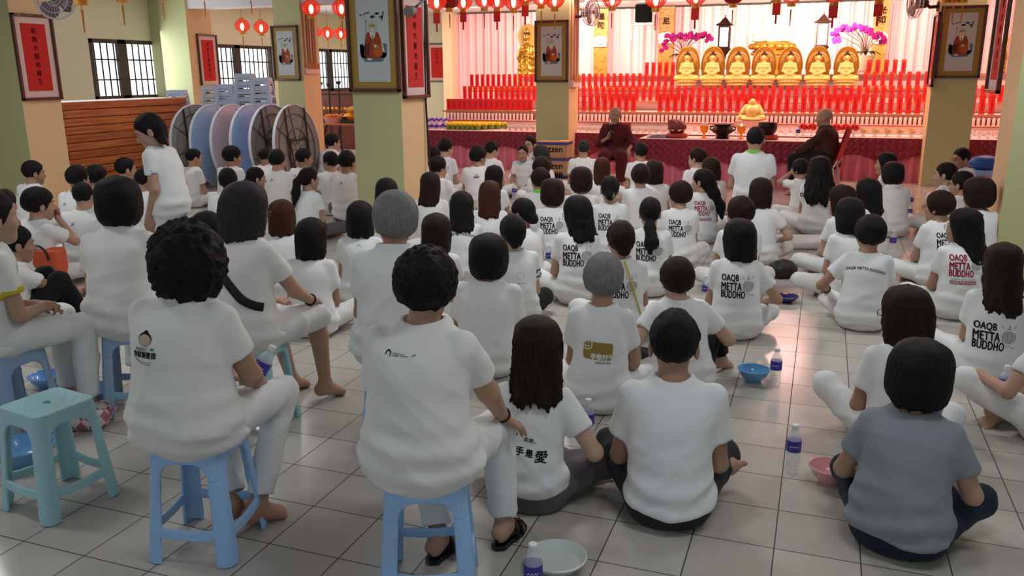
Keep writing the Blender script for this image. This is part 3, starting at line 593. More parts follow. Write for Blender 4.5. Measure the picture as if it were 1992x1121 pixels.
# ------------------------------------------------------------------ the congregation
STOOL_SPOTS = []
def P(px, py, rel, hrel, hair, label, **k): k.update(px=px, py=py, rel=rel, hrel=hrel, hair=hair, label=label); return k
ST = dict(pose='stool')
PEOPLE = [
 # --- foreground, nearest first
 P(829, 560, -20, -8, 'perm', 'woman with short dark curls on a blue stool, hand on knee, near the white bowl', pose='stool', w=1.20, s=.96, cloth='cream', fatarm=1.12, pr=('swoosh', .50, .0, -.03), lean=.02,
   arms={-1: ((.215, .345, .585), (.35, .75, -.62), (0, -.3, -1), .35), 1: 'lap'}, sandals=1, legs={-1: dict(K=(.17, .41, .515), An=(.20, .40, .09), Toe=(.23, .53, .065)), 1: dict(K=(-.15, .40, .515), An=(-.03, .24, .09), Toe=(.0, .37, .065))}, wrist='strap_black', res=.006),
 P(1311, 672, 2, 0, 'short', 'man with short black hair and plain white shirt sitting in charcoal trousers', sex='M', w=1.02, pants='charcoal', legs={1: dict(K=(-.24, .29, .17), An=(.15, .235, .165), Toe=(.285, .165, .20)), -1: dict(K=(.23, .29, .15))}, shirt_loose=.7, hem=.075, s=1.03),
 P(1045, 682, -12, -2, 'shoulder', 'woman with long straight hair in grey trousers, brush characters on her shirt', w=.90, pants='grey_pants', pr=('hand', .325, -.12, -.01), hem=.10, shirt_loose=.6, hemout=1, hairc='brown', legs={1: dict(An=(.17, .33, .07), Toe=(.29, .26, .045))}, arms={-1: ((.24, .20, .16), (-.3, .8, -.3), (0, 0, -1), .5)}),
 P(1787, 736, -6, 4, 'roundbob', 'person in a grey polo shirt and dark jeans with rounded black hair', w=1.08, cloth='grey_shirt', pants='jeans', legs={1: dict(K=(-.25, .26, .16)), -1: dict(K=(.25, .26, .15))}, hem=.085, shirt_loose=1.2, arms={1: ((-.19, .26, .15), (.25, .9, -.2), (0, 0, -1), .5, (-.55, -.45, -.7)), -1: ((.15, .28, .23), (-.5, .8, 0), (0, 0, -1), .5, (.55, -.45, -.7))}),
 P(1758, 617, 14, 42, 'bob', 'woman with glasses and a dark red-brown bob, knee raised, in front of the grey shirt', w=.98, glasses=1, hairc='brown', legs={1: dict(K=(-.30, .26, .26), An=(-.12, .38, .07), Toe=(-.05, .5, .05))}, s=1.0),
 P(2040, 596, 62, 60, 'bob', 'person cut by the right edge, hand resting on a white trouser knee', w=1.0, arms={1: ((-.19, .30, .30), (.35, .55, -.75), (.3, -.4, -1), .6)}, legs={1: dict(K=(-.22, .34, .26), An=(.02, .30, .07), Toe=(.1, .32, .05))}),
 P(366, 512, -34, -6, 'curly', 'woman with shoulder-length black curls on a blue stool holding a bottle', pose='stool', w=1.22, cloth='cream', fatarm=1.10, pr=('bean', .42, .03, -.055), arms={-1: ((.13, .30, .60), (-.8, .5, .2), (-.5, -.2, -.6), .8), 1: 'lap'}, legs={-1: dict(K=(.17, .40, .515), An=(.13, .20, .09), Toe=(.19, .31, .065)), 1: dict(K=(-.12, .40, .515), An=(.02, .20, .09), Toe=(.06, .32, .065))}),
 P(233, 400, -22, -10, 'roundbob', 'woman with a round dark bob and collared white shirt on a stool', pose='stool', w=1.12, cloth='cream', collar=1),
 P(480, 414, -38, -46, 'bob', 'woman with greying hair and a black bag strap across her white back', pose='stool', w=1.14, cloth='cream', hairc='dgrey', strap=1, glasses=1, long_pants=.12, pants_loose=1.15, collar=1, arms={-1: ((.17, .36, .62), (-.5, .8, -.1), (0, -.2, -1), .6), 1: 'lap'}, wrist='strap_black', legs={-1: dict(K=(.15, .42, .515), An=(.15, .47, .095), Toe=(.20, .60, .065)), 1: dict(K=(-.13, .40, .515), An=(-.10, .50, .09), Toe=(-.08, .63, .065))}),
 P(768, 431, -16, 12, 'crop', 'grey-haired person with glasses in a collared shirt on a stool', pose='stool', w=1.10, hairc='grey', cloth='white', glasses=1, collar=1, pr=('pinkmark', .45, .2, .07)),
 P(-14, 425, -70, -70, 'short', 'person at the left edge on a stool in white trousers and yellow-collared shirt', pose='stool', w=1.05, sex='M', cloth='cream', band='ink_yellow'),
 # --- second row on the floor
 P(1174, 545, -6, 0, 'crop', 'grey-haired elder with a gold smiley card printed on the shirt', hairc='grey', w=.92, pr=('card', .36, -.05, .0), under='maroon', hroll=.0),
 P(1316, 544, 12, 22, 'crop', 'person with reddish-brown short hair leaning on one arm over black leggings', hairc='brown', w=1.16, pants='black', fatarm=1.1, side=-.05, glasses=1, arms={1: ((-.27, .02, .14), (-.2, .3, -.9), (0, 1, 0), .3), -1: ((.27, .26, .28), (.3, .6, -.6), (0, -.2, -1), .5)}, legs={-1: dict(K=(.26, .26, .33), An=(.34, .30, .08), Toe=(.44, .38, .055))}),
 P(1436, 468, 6, 30, 'bob', 'woman with a black bob, lettered shirt and glasses, nearest the blue bowl', glasses=1, pr=('logo', .40, 0, 0), w=1.04, arms={-1: 'knee'}),
 P(1692, 456, -2, 26, 'crop', 'short-haired woman with one curved line of lettering across her back', pr=('line', .46, -.06, 0), w=.98, arms={1: ((-.27, .22, .22), (-.1, .7, -.6), (0, -.3, -1), .5)}, wrist='strap_black'),
 P(1949, 520, 12, 12, 'mid', 'woman with long dark hair and black lettering at the far right', pr=('logo', .31, 0, -.03), w=1.04, hairc='brown'),
 P(1873, 443, 18, 62, 'mid', 'woman with glasses, blue hair clip and crimson birthday lettering', pr=('logo_red', .43, .03, .0), glasses=1, clip=1, face=1),
 P(1122, 418, 4, 34, 'shoulder', 'woman with shoulder-length hair and a full lettered back, centre of the hall', pr=('logo', .40, .0, 0), glasses=1, w=.90),
 P(1207, 468, 6, 16, 'updo', 'woman with pinned-up hair and a yellow lanyard over her lettered shirt', pr=('logo', .40, -.02, 0), lanyard=1, hairc='brown'),
 P(1264, 416, 8, 4, 'lowpony', 'woman with a thick long ponytail hanging over her lettered shirt', pr=('logo', .40, .0, -.01), w=.95),
 P(1322, 381, 8, 40, 'crop', 'woman with short hair turned left, black lettered shirt, behind the ponytail', pr=('logo', .40, 0, 0), hairc='brown'),
 P(951, 505, -10, -8, 'roundbob', 'person with smooth short dark hair beside the blue-striped sleeve', w=1.04, sex='M'),
 P(997, 454, 16, 14, 'updo', 'woman with clipped hair and two blue-green stripes on her sleeve', stripes=1, pr=('heart', .40, 0, 0), pants='black', w=.96),
 P(850, 456, -16, -14, 'bob', 'woman with a wavy brown bob in front of the pillar base', hairc='brown', w=1.02),
 P(607, 466, -18, -22, 'bob', 'woman with a black bob and thin hairband between two stool sitters', w=1.02, hairband=1),
 P(701, 428, -8, -4, 'bob', 'woman with a dark bob and lime green collar', limecol=1, pr=('arch', .50, 0, 0)),
 P(752, 377, 0, -6, 'bob', 'person with dark bobbed hair right at the foot of the green pillar', w=.95),
 P(550, 425, -10, -16, 'bob', 'person with a reddish-brown bob below the ponytail girl', hairc='red'),
 P(405, 447, -25, -50, 'bob', 'dark-haired person almost hidden behind the curly-haired woman', s=.95),
 P(1015, 416, 22, 58, 'bun', 'woman with glasses and hair in a low bun facing left', glasses=1, face=1),
 P(898, 405, -2, 0, 'shoulder', 'woman with straight black shoulder hair and one small line of lettering', pr=('line', .47, -.05, 0), w=.97),
 P(1074, 378, 8, 6, 'roundbob', 'woman with a brown rounded bob and lettered shirt under the green-collared woman', hairc='brown', pr=('logo', .41, .0, -.02)),
 P(838, 363, -8, -14, 'shoulder', 'woman with brown layered hair just right of the green pillar', hairc='brown', w=1.05),
 P(953, 382, -8, -4, 'shoulder', 'woman with reddish shoulder hair behind the small lettered line', hairc='red'),
 P(962, 346, -14, -20, 'mid', 'girl with long dark hair near the front boys', w=.92),
 P(1186, 370, 4, 4, 'bun', 'woman with a bright green hair tie and lettered shirt', pr=('logo', .40, 0, 0), tie='lime'),
 P(1246, 344, 2, 12, 'crop', 'short-haired woman with a plain white back below the microphone monk', hairc='brown', w=1.06),
 P(1272, 336, 10, 8, 'bob', 'dark-haired person peeking from behind a plain white back', hairc='brown'),
 P(1130, 354, 2, 8, 'roundbob', 'woman with a big rounded bob between the cartons and the green hair tie', hairc='brown', w=1.04),
 P(1171, 329, 8, 2, 'shoulder', 'woman with red-brown shoulder hair in front of the microphone monk', hairc='red', s=.97),
 P(1246, 297, 16, 22, 'short', 'young man with lettered shirt right of the microphone monk', sex='M', pr=('logo', .41, 0, -.03)),
 P(1135, 291, 0, 4, 'crew', 'man with cropped hair and two small brush characters on his shirt', sex='M', w=1.06, hairc='dgrey', pr=('vertical', .43, 0, 0)),
 P(1355, 309, 30, 62, 'short', 'person with glasses facing left, lettering half hidden, near the front table', sex='M', glasses=1, pr=('logo', .41, 0, -.02), hairc='brown'),
 P(1365, 353, 20, 66, 'wavy', 'girl with long wavy hair facing left and crimson lettering', pr=('logo_red', .41, 0, -.01), face=1),
 P(1382, 330, 16, 30, 'bob', 'dark head just behind the wavy-haired girl', hairc='brown', s=.98),
 P(1469, 273, -4, 0, 'crew', 'man with a lime green collar sitting high in front of the altar table', sex='M', limecol=1, pose='stool', w=1.06, arms={1: 'lap', -1: 'lap'}, hem=.0),
 P(1461, 339, 34, 84, 'shoulder', 'woman with reddish hair in left profile and a small lettered line', hairc='brown', face=1, pr=('line', .45, 0, -.03)),
 P(1479, 377, 4, 4, 'bob', 'woman with a big brown bob and a broad plain white back', hairc='brown', w=1.05, arms={-1: 'knee'}),
 P(1438, 415, 10, 44, 'crop', 'short-haired woman in glasses with a dotted edge on her shirt', hairc='brown', glasses=1),
 P(1556, 330, 32, 50, 'crop', 'woman resting her head on her hand beside long black hair', s=.93, arms={1: ((-.06, .17, .66), (.3, -.1, 1), (.3, -.8, 0), .4, (-.5, .6, -.6))}, face=1, hpitch=-.3),
 P(1594, 331, 8, 6, 'loose', 'woman with long loose black hair and lettered shirt in front of the seated monk', pr=('logo', .37, 0, -.075), w=1.04, s=1.07),
 P(1685, 377, 40, 60, 'shoulder', 'woman with straight black shoulder hair facing left', face=1),
 P(1635, 393, 40, 58, 'bob', 'woman with dark hair turned left, partly behind another dark head', hairc='brown', face=1),
 P(1651, 421, 26, 28, 'bob', 'woman with a black bob and a small cartoonlike print below her collar', pr=('bean', .42, 0, .05)),
 P(1736, 341, 22, 18, 'roundbob', 'woman with a black rounded bob and collared white shirt by two bottles', collar=1),
 P(1722, 319, 60, 82, 'shoulder', 'woman in left profile near the pink skirting', face=1),
 P(1869, 309, 128, 128, 'short', 'smiling woman with glasses turned towards the camera at the pillar', face=1, glasses=1, smile=1),
 P(1838, 340, 52, 78, 'bun', 'woman with a hair bun in left profile beside the right pillar', face=1),
 P(1869, 359, 48, 66, 'lowpony', 'woman with tied hair and glasses looking left near the green pillar', glasses=1, face=1),
 P(1900, 380, 30, 52, 'roundbob', 'woman with a brown bob partly cut off by the near right pillar', hairc='brown', s=1.07),
 P(1825, 403, 34, 64, 'crop', 'woman with brown cropped hair and glasses, lettering cut by another head', hairc='brown', glasses=1, face=1, pr=('logo', .41, 0, .02)),
 # --- centre front
 P(845, 304, -16, -20, 'short', 'dark-haired boy half hidden by the green pillar edge', sex='M', s=.95),
 P(868, 289, -34, -48, 'short', 'young man sitting tallest beside the pillar cable', sex='M', w=.96, s=1.03),
 P(853, 327, -28, -46, 'short', 'man with glasses facing right below the tall youth', sex='M', glasses=1),
 P(931, 306, -14, -48, 'thick', 'youth with thick black hair and small grey characters on his back', sex='M', pr=('cjk', .45, .0, .02)),
 P(957, 293, -34, -48, 'crew', 'man with a receding crown facing the boys', sex='M', w=1.08),
 P(1017, 299, 165, 165, 'crew', 'schoolboy with a pale blue collar facing the camera', sex='M', s=.90, bluecol=1, face=1, w=.9),
 P(1031, 281, 150, 150, 'short', 'boy with glasses standing out behind the blue-collared schoolboy', sex='M', s=.95, face=1, glasses=1, w=.9),
 P(1050, 303, 58, 74, 'shoulder', 'woman with grey-black hair beside the cartons', hairc='dgrey', face=1),
 P(1055, 327, -46, -40, 'crop', 'woman reaching right with a dark band on her wrist near the cartons', wrist='strap_black', arms={-1: ((.30, .30, .22), (.5, .8, -.2), (0, 0, -1), .4)}, hairc='brown'),
 P(1050, 351, 6, 36, 'crop', 'short brown-haired woman with a lime collar in the centre', hairc='brown', limecol=1),
 # --- left side
 P(66, 337, -56, -74, 'short', 'young man in right profile against the tan pillar', sex='M', face=1, pr=('lotus', .46, 0, -.05)),
 P(11, 397, -40, -34, 'short', 'boy at the left edge with yellow-trimmed sleeves', sex='M', band='ink_yellow', s=.95),
 P(77, 399, -56, -72, 'thick', 'youth with a fringe in right profile resting on his arm', sex='M', face=1, arms={-1: ((.02, .22, .56), (-.2, .1, 1), (0, -.9, 0), .8, (.3, .5, -.7))}),
 P(33, 475, -70, -78, 'bun', 'woman with tied hair hugging black-trousered knees', pose='knees', pants='black', face=1, arms={-1: ((.02, .50, .24), (-.6, .7, -.2), (-.5, -.5, 0), .5), 1: ((-.08, .46, .26), (.6, .6, -.2), (.5, -.5, 0), .5)}),
 P(153, 349, -50, -46, 'short', 'dark-haired person half hidden left of the wooden boards', pr=('lotus', .46, 0, 0), sex='M'),
 P(190, 346, -46, -62, 'thick', 'youth with tousled hair in front of the wooden boards', sex='M'),
 P(163, 383, -24, -22, 'crew', 'broad-backed man with a fading crest on his shirt collar', sex='M', w=1.06, pr=('lotus', .46, .1, -.04)),
 P(246, 330, -60, -76, 'short', 'young man in right profile before the middle of the wooden boards', sex='M', face=1),
 P(284, 351, -46, -60, 'crew', 'boy just left of the standing woman', sex='M', s=.97),
 P(378, 308, -54, -66, 'crew', 'boy sitting right behind the standing woman', sex='M', s=.97),
 P(453, 306, -40, -66, 'thick', 'young man in front of the pale round tabletops', sex='M', face=1),
 P(445, 354, -24, -20, 'short', 'boy with black hair behind the greying woman', sex='M', pr=('lotus', .46, 0, .0)),
 P(499, 347, -50, -76, 'bun', 'girl with tied hair in right profile left of a broad back', s=.95, face=1),
 P(517, 305, -26, -34, 'crew', 'boy before the dark underside of a round table', sex='M', s=.97),
 P(540, 313, -18, -34, 'short', 'young man with a crest on his pinkish back left of the ponytail girl', sex='M', pr=('lotus', .47, .0, -.03)),
 P(592, 309, -42, -70, 'short', 'young man in right profile below the last round table', sex='M', face=1, pr=('lotus', .47, 0, -.02)),
 P(648, 278, -46, -62, 'short', 'man with a white collar sitting behind the youths by the orange pillar', sex='M', face=1, collar=1, s=1.03),
 P(642, 316, 12, 50, 'short', 'youth with glasses glancing left', sex='M', glasses=1),
 P(676, 317, -20, -38, 'short', 'young man with a crest on his back at the left edge of the green pillar', sex='M', pr=('lotus', .47, .0, -.02), pants='grey_pants', s=1.02),
 P(601, 350, -34, -56, 'pony', 'girl with a long ponytail and glasses', glasses=1, face=1, pants='grey_pants'),
 P(1469 - 8, 318, 20, 30, 'bob', 'dark head low behind the profile woman', s=.9, hairc='brown') if False else None,
 # --- speakers
 P(1197, 225, 176, 172, None, 'elderly monk in maroon robes holding a microphone, seated before the table', pose='chair', sex='M', w=1.08, cloth='maroon', pants='maroon', sleeve=.98, pants_loose=1.35, face=1, monk=1, skin='d', hem=.04, forearm=.35, arms={-1: ((.09, .235, .80), (-.35, .05, 1), (-.8, .5, .2), .95, (.6, -.3, -.7)), 1: ((-.22, .30, .60), (0, .9, -.4), (0, -.2, -1), .4)}, mic=1, s=1.0),
 P(1603, 229, 82, 84, None, 'bald monk in brown robes sitting on a red chair in left profile', pose='chair', sex='M', w=1.18, cloth='brown', pants='black', sleeve=.98, forearm=.9, pants_loose=1.45, face=1, monk=1, skin='b', lean=-.06, hem=.0, arms={1: ((-.12, .42, .585), (.1, .9, -.4), (0, -.2, -1), .4), -1: ((.12, .40, .585), (-.1, .9, -.4), (0, -.2, -1), .4)}),
 P(290, 246, 52, 82, 'sidefall', 'woman standing with bowed head and dark hair over her shoulder', pose='stand', face=1, w=.98, lean=.02, hpitch=-.45, arms={1: 'down', -1: 'down'}, wrist='ink_red', front=('front', .34, 0, 0), hz=1.37, s=.965),
]
PEOPLE = [p for p in PEOPLE if p]
SKEYS = ('pose', 'sex', 'w', 'lean', 'side', 'seat', 'arms', 'long_pants', 'hem', 'sleeve', 'pants_loose', 'legs', 'shirt_loose', 'fatarm', 'forearm', 'hpitch', 'hroll')
def prep(i, p):
    s = p.get('s', 1.0) * (.95 if p.get('pose') == 'stool' else .97 if p.get('sex') == 'M' else .93); p['s_'] = s; k = {q: p[q] for q in SKEYS if q in p}
    if p.get('pose', 'cross') in ('stool', 'chair'): k.setdefault('seat', .445 / s)
    k.setdefault('hpitch', -.10 + .04 * math.sin(i * 2.1))
    if p.get('pose', 'cross') == 'cross' and 'lean' not in k: k['lean'] = -.02 + .06 * ((i * 37) % 10) / 10
    phi = view_angle(p['px']) + radians(p['rel']); hphi = view_angle(p['px']) + radians(p['hrel'])
    b = Body(seed=i * 7 + 1, hyaw=hphi - phi, **k)
    hz = float(b.hc[2]) * s
    hw = at(p['px'], p['py'], z=hz if 'hz' not in p else p['hz'])
    R = Matrix.Rotation(phi, 3, 'Z'); o = R @ Vector((b.hc[0] * s, b.hc[1] * s, 0))
    p['base'] = Vector((hw.x - o.x, hw.y - o.y, 0)); p['phi'] = phi; p['body'] = b; p['scale'] = s
    dist = (p['base'] - Vector((0, 0, 1.2))).length; p['dist'] = dist
    h = p.get('res') or min(max(.0026 * dist, .0064), .018)
    p['h'] = h / s
    return p
def geo(p):
    b = p['body']; h = p['h']; s = p['scale']; out = {}
    hs = min(h, .0085 / s) if p.get('face') else h
    hs = hs if not (p.get('pose') == 'stool' and p['dist'] < 3.6) else min(hs, .0068)
    out["skin"] = surface(b.skin, b.lo, b.hi, hs if (p.get("face") or p["dist"] < 4.5) else h * 1.15)
    lo, hi = b.lo.copy(), b.hi.copy(); lo[2] = max(lo[2], b.hem - .05); hi[2] = b.z0 + .68
    out['shirt'] = surface(b.shirt, lo, hi, h)
    lo, hi = b.lo.copy(), b.hi.copy(); hi[2] = b.z0 + max(.25, (b.K[1][2] - b.z0) + .14, (b.K[-1][2] - b.z0) + .14)
    out['trousers'] = surface(b.trousers, lo, hi, h)
    if p['hair']:
        e = HAIR_LO.get(p['hair'], .20); c = b.hc
        out['hair'] = surface(lambda q: b.hair(q, p['hair']), c - [.29, .29, e * 1.13 + .04], c + [.29, .29, .25], max(h * .8, .0052))
    return {k: (v * F32(s), f) for k, (v, f) in out.items()}
def smooth_v(v, f, n=1, w=.5):
    for _ in range(n):
        acc = np.zeros_like(v); cnt = np.zeros(len(v), F32)
        for a, c in ((0, 1), (1, 2), (2, 3), (3, 0)):
            np.add.at(acc, f[:, a], v[f[:, c]]); np.add.at(acc, f[:, c], v[f[:, a]]); np.add.at(cnt, f[:, a], 1); np.add.at(cnt, f[:, c], 1)
        v = v * (1 - w) + w * acc / np.maximum(cnt, 1)[:, None]
    return v
def place_person(i, p, g):
    b = p['body']; s = p['scale']; sk = p.get('skin') or 'abcab'[i % 5]
    def hl(q): return (b.hc + b.R @ np.array(q, float) * b.hk) * s           # head-space point in the figure's frame
    v, f = g['skin']
    # lips are a differently coloured patch of the same skin
    c = ((v[f].mean(1) / s) - b.hc.astype(F32)) @ b.R / F32(b.hk); lip = (np.abs(c[:, 0]) < .023) & (c[:, 1] > .075) & (c[:, 2] < -.056) & (c[:, 2] > -.080)
    lip &= np.abs(c[:, 2] + .068) < .011 * (1 - (c[:, 0] / .026) ** 2)
    o = obj('person', new_mesh('person', v, f, [_M['skin_' + sk], _M['lips']], True, lip.astype(np.int32)), loc=p['base'], rz=p['phi'])
    tag(o, p['label'], 'person', 'people sitting in the hall' if p.get('pose') != 'stand' else None)
    cl = p.get('cloth', 'white'); mats = [_M['cloth_' + cl]]
    v, f = g['shirt']; mi = None
    if p.get('stripes') or p.get('band'):
        cc = v[f].mean(1) / s; mi = np.zeros(len(f), np.int32)
        for sd in (1, -1):
            S, E = b.S[sd].astype(F32), b.El[sd].astype(F32); d = (E - S) / np.linalg.norm(E - S); ln = np.linalg.norm(E - S) * b.sleeve; t = (cc - S) @ d; rr = np.linalg.norm(cc - S - t[:, None] * d, axis=1)
            arm = (rr < .075) & (t < ln + .01) & (sd * -cc[:, 0] > abs(S[0]) - .01)
            if p.get('stripes'): mi[arm & (((t > ln - .045) & (t < ln - .026)) | ((t > ln - .085) & (t < ln - .066)))] = 1
            else: mi[arm & (t > ln - .03)] = 1
        mats.append(_M['teal_stripe' if p.get('stripes') else p['band']])
    if p.get('bluecol'):
        cc = v[f].mean(1) / s; mi = (cc[:, 2] > b.neck0[2] - .055).astype(np.int32); mats.append(_M['cloth_paleblue'])
    sh = obj('shirt' if not p.get('monk') else 'robe', new_mesh('shirt', v, f, mats, True, mi), o)
    bv = None
    for key, fr in (('pr', False), ('front', True)):
        if p.get(key):
            bv = bv or BVHTree.FromPolygons([tuple(q) for q in v.tolist()], f.tolist())
            kd, z, tl, du = p[key]; pv, pf, pm, nm = lay_print(kd, bv, (z + b.z0) * s, tl, du * s, 1.06 * s if kd.startswith('logo') else s, fr)
            if pv: obj('shirt_print', new_mesh('shirt_print', np.array([tuple(q) for q in pv]), pf, [_M[q] for q in nm], False, pm), sh)
    v, f = g['trousers']
    obj('trousers', new_mesh('trousers', v, f, [_M['cloth_' + p.get('pants', 'pants_white')]], True), o)
    if 'hair' in g and len(g['hair'][1]): ha = obj('hair', new_mesh('hair', *g['hair'], [_M['hair_' + p.get('hairc', 'black')]], True), o)
    fl = p.get('face')
    if fl:
        for sd in (-1, 1):
            m = MB(); m.ell((0, 0, 0), (.0125 * s, .0065 * s, .0036 * s), 12, 0); m.ell((0, .0028 * s, 0), (.0062 * s, .0046 * s, .0040 * s), 10, 1)
            e = m.build('eye', [_M['eye_white'], _M['eye_dark']], o, True); e.matrix_local = Matrix.Translation(hl((sd * .031, .0855, .004))) @ Matrix([list(map(float, r)) for r in b.R]).to_4x4() @ Matrix.Rotation(-sd * .35, 4, 'Z')
            if not p.get('monk'):
                m = MB(); m.tube([hl((sd * x, y, z)) for x, y, z in ((.016, .0945, .024), (.030, .0900, .029), (.046, .0755, .024))], [.0022 * s, .0028 * s, .0012 * s], 6); m.build('eyebrow', _M['brow'], o, True)
    if p.get('glasses'):
        m = MB()
        for sd in (-1, 1):
            m.tube([hl((sd * .032 + .0235 * cos(a) / max(abs(cos(a)), abs(sin(a))) ** .5, .102 - .16 * (sd * .032 + .023 * cos(a)) ** 2 * 10, .003 + .0140 * sin(a) / max(abs(cos(a)), abs(sin(a))) ** .5)) for a in [2 * pi * j / 16 for j in range(16)]], .0019 * s, 5, closed=True)
            m.tube([hl((sd * .054, .098, .008)), hl((sd * .077, .06, .008)), hl((sd * .083, -.005, .004)), hl((sd * .082, -.03, -.012))], .0017 * s, 5)
        m.tube([hl((-.010, .104, .006)), hl((0, .107, .009)), hl((.010, .104, .006))], .0017 * s, 5)
        m.build('glasses', _M['lens_black'], o, True)
    if p.get('collar') or p.get('limecol'):
        m = MB(); n = 22; c0 = b.neck0 + [0, .008, 0]; ring = []
        for rr, dz in ((.066, .036), (.078, .034), (.094, -.006), (.084, -.006)):
            ring.append([((c0[0] + rr * 1.02 * sin(a)) * s, (c0[1] - rr * cos(a)) * s, (c0[2] + dz + .010 * cos(a)) * s) for a in [2.5 * (2 * j / n - 1) for j in range(n + 1)]])
        vv = [q for r in ring for q in r]; ff = [(k * (n + 1) + j, k * (n + 1) + j + 1, ((k + 1) % 4) * (n + 1) + j + 1, ((k + 1) % 4) * (n + 1) + j) for k in range(4) for j in range(n)]
        m.add(vv, ff); q = m.build('collar', _M['lime'] if p.get('limecol') else _M['cloth_' + cl], sh, True)
        if p.get('limecol'): q['label'] = 'lime green collar'
    if p.get('wrist'):
        sd = -1 if p.get('arms', {}).get(-1) not in (None, 'lap') else 1; a = b.Wr[sd]; d = b.El[sd] - a; d = d / np.linalg.norm(d); c = a + d * .022
        m = MB(); x = Vector(d).orthogonal().normalized(); y = Vector(d).cross(x); m.tube([(Vector(c) + (x * cos(t) + y * sin(t)) * .031) * s for t in [2 * pi * j / 14 for j in range(14)]], .0045 * s, 6, closed=True); m.build('wristband', _M[p['wrist']], o, True)
    if p.get('tie'):
        m = MB(); m.tube([hl((.028 * cos(t), -.128 + .012 * sin(t), -.040 + .022 * sin(t))) for t in [2 * pi * j / 14 for j in range(14)]], .007 * s, 6, closed=True); m.build('hair_tie', _M[p['tie']], ha, True)
    if p.get('clip'):
        m = MB(); m.box((0, 0, 0), (.05, .016, .02), ch=.005); q = m.build('hair_clip', L('clip_blue', (30, 60, 150), rough=.4), ha); q.location = hl((.03, -.09, .085))
    if p.get('hairband'):
        m = MB(); m.tube([hl((.118 * sin(t), .012, .0 + .142 * cos(t))) for t in [1.15 * (2 * j / 16 - 1) for j in range(17)]], .003 * s, 6); m.build('hairband', _M['lens_black'], ha, True)
    if p.get('lanyard') or p.get('strap'):
        v, f = g['shirt']; bv = bv or BVHTree.FromPolygons([tuple(q) for q in v.tolist()], f.tolist()); ps = []
        A, B = ((.02, .56), (.16, .10)) if p.get('lanyard') else ((-.105, .585), (.215, .215))
        for j in range(22):
            t = j / 21; x, z = A[0] + (B[0] - A[0]) * t, A[1] + (B[1] - A[1]) * t - (.05 * sin(pi * t) if p.get('strap') else 0)
            hit, nr, _, _ = bv.ray_cast(Vector((x * s, -1.2, (z + b.z0) * s)), Vector((0, 1, 0)))
            if hit is not None: ps.append((hit, nr if nr.y < 0 else -nr))
        wd = .0035 if p.get('lanyard') else .021; vv = []; ff = []
        for j, (q, nr) in enumerate(ps):
            tg = (ps[min(j + 1, len(ps) - 1)][0] - ps[max(j - 1, 0)][0]).normalized(); sd = tg.cross(nr).normalized() * wd
            vv += [q + sd + nr * .001, q + sd * .9 + nr * .009, q - sd * .9 + nr * .009, q - sd + nr * .001]
        for j in range(len(ps) - 1):
            for k in range(3): ff.append((4 * j + k, 4 * j + k + 1, 4 * j + k + 5, 4 * j + k + 4))
        if ff: obj('lanyard' if p.get('lanyard') else 'bag_strap', new_mesh('strap', np.array([tuple(q) for q in vv]), ff, [_M['ink_yellow'] if p.get('lanyard') else _M['strap_black']]), o)
    if p.get('sandals'):
        for sd in (1, -1):
            an, toe = b.An[sd], b.Toe[sd]; fd = toe - an; fd[2] = 0; fd /= np.linalg.norm(fd); tt = np.cross(fd, [0, 0, 1]); q = lambda a, c, z: Vector((an + fd * a + tt * c) * [s, s, 0]) + Vector((0, 0, z * s))
            m = MB(); out = [q(-.075, 0, 0), q(-.055, .030, 0), q(.0, .034, 0), (q(.08, .045, 0)), q(.13, .04, 0), q(.165, .0, 0), q(.14, -.045, 0), q(.08, -.048, 0), q(.0, -.036, 0), q(-.055, -.032, 0)]
            n = len(out); m.add([v + Vector((0, 0, .002)) for v in out] + [v + Vector((0, 0, .022)) for v in out], [list(range(n)), list(range(n, 2 * n))[::-1]] + [((j + 1) % n, j, n + j, n + (j + 1) % n) for j in range(n)])
            for a0, hh in ((.075, .075), (.03, .09)): m.tube([q(a0, .048 * cos(t), .015 + hh * sin(t)) for t in [pi * j / 10 for j in range(11)]], .0095 * s, 6)
            m.tube([q(-.045 + .075 * abs(cos(t)), .040 * cos(t), .05) + Vector((0, 0, 0)) - Vector(fd) * .034 * s * sin(t) for t in [pi * j / 10 for j in range(11)]], .008 * s, 6)
            m.build('sandal', _M['lens_black'], o, True)
    p['obj'] = o
    return o
# ------------------------------------------------------------------ the hall
XW, YB, ZC = -13.05, 22.2, 3.30
PILLAR = .58
wall_m = L('wall_cream', (226, 222, 190), rough=.75, var=(1.2, .05)); green_m = L('paint_green', (190, 190, 140), rough=.7, var=(1.5, .05)); warm_side_m = L('paint_warm_lit', (230, 194, 146), rough=.7, var=(1.5, .04))  # pillar and pier sides: peach tint stands in for warm stage light
ceil_m = L('ceiling_white', (228, 226, 224), rough=.85, var=(.8, .03)); beam_m = L('beam', (222, 214, 214), rough=.8)
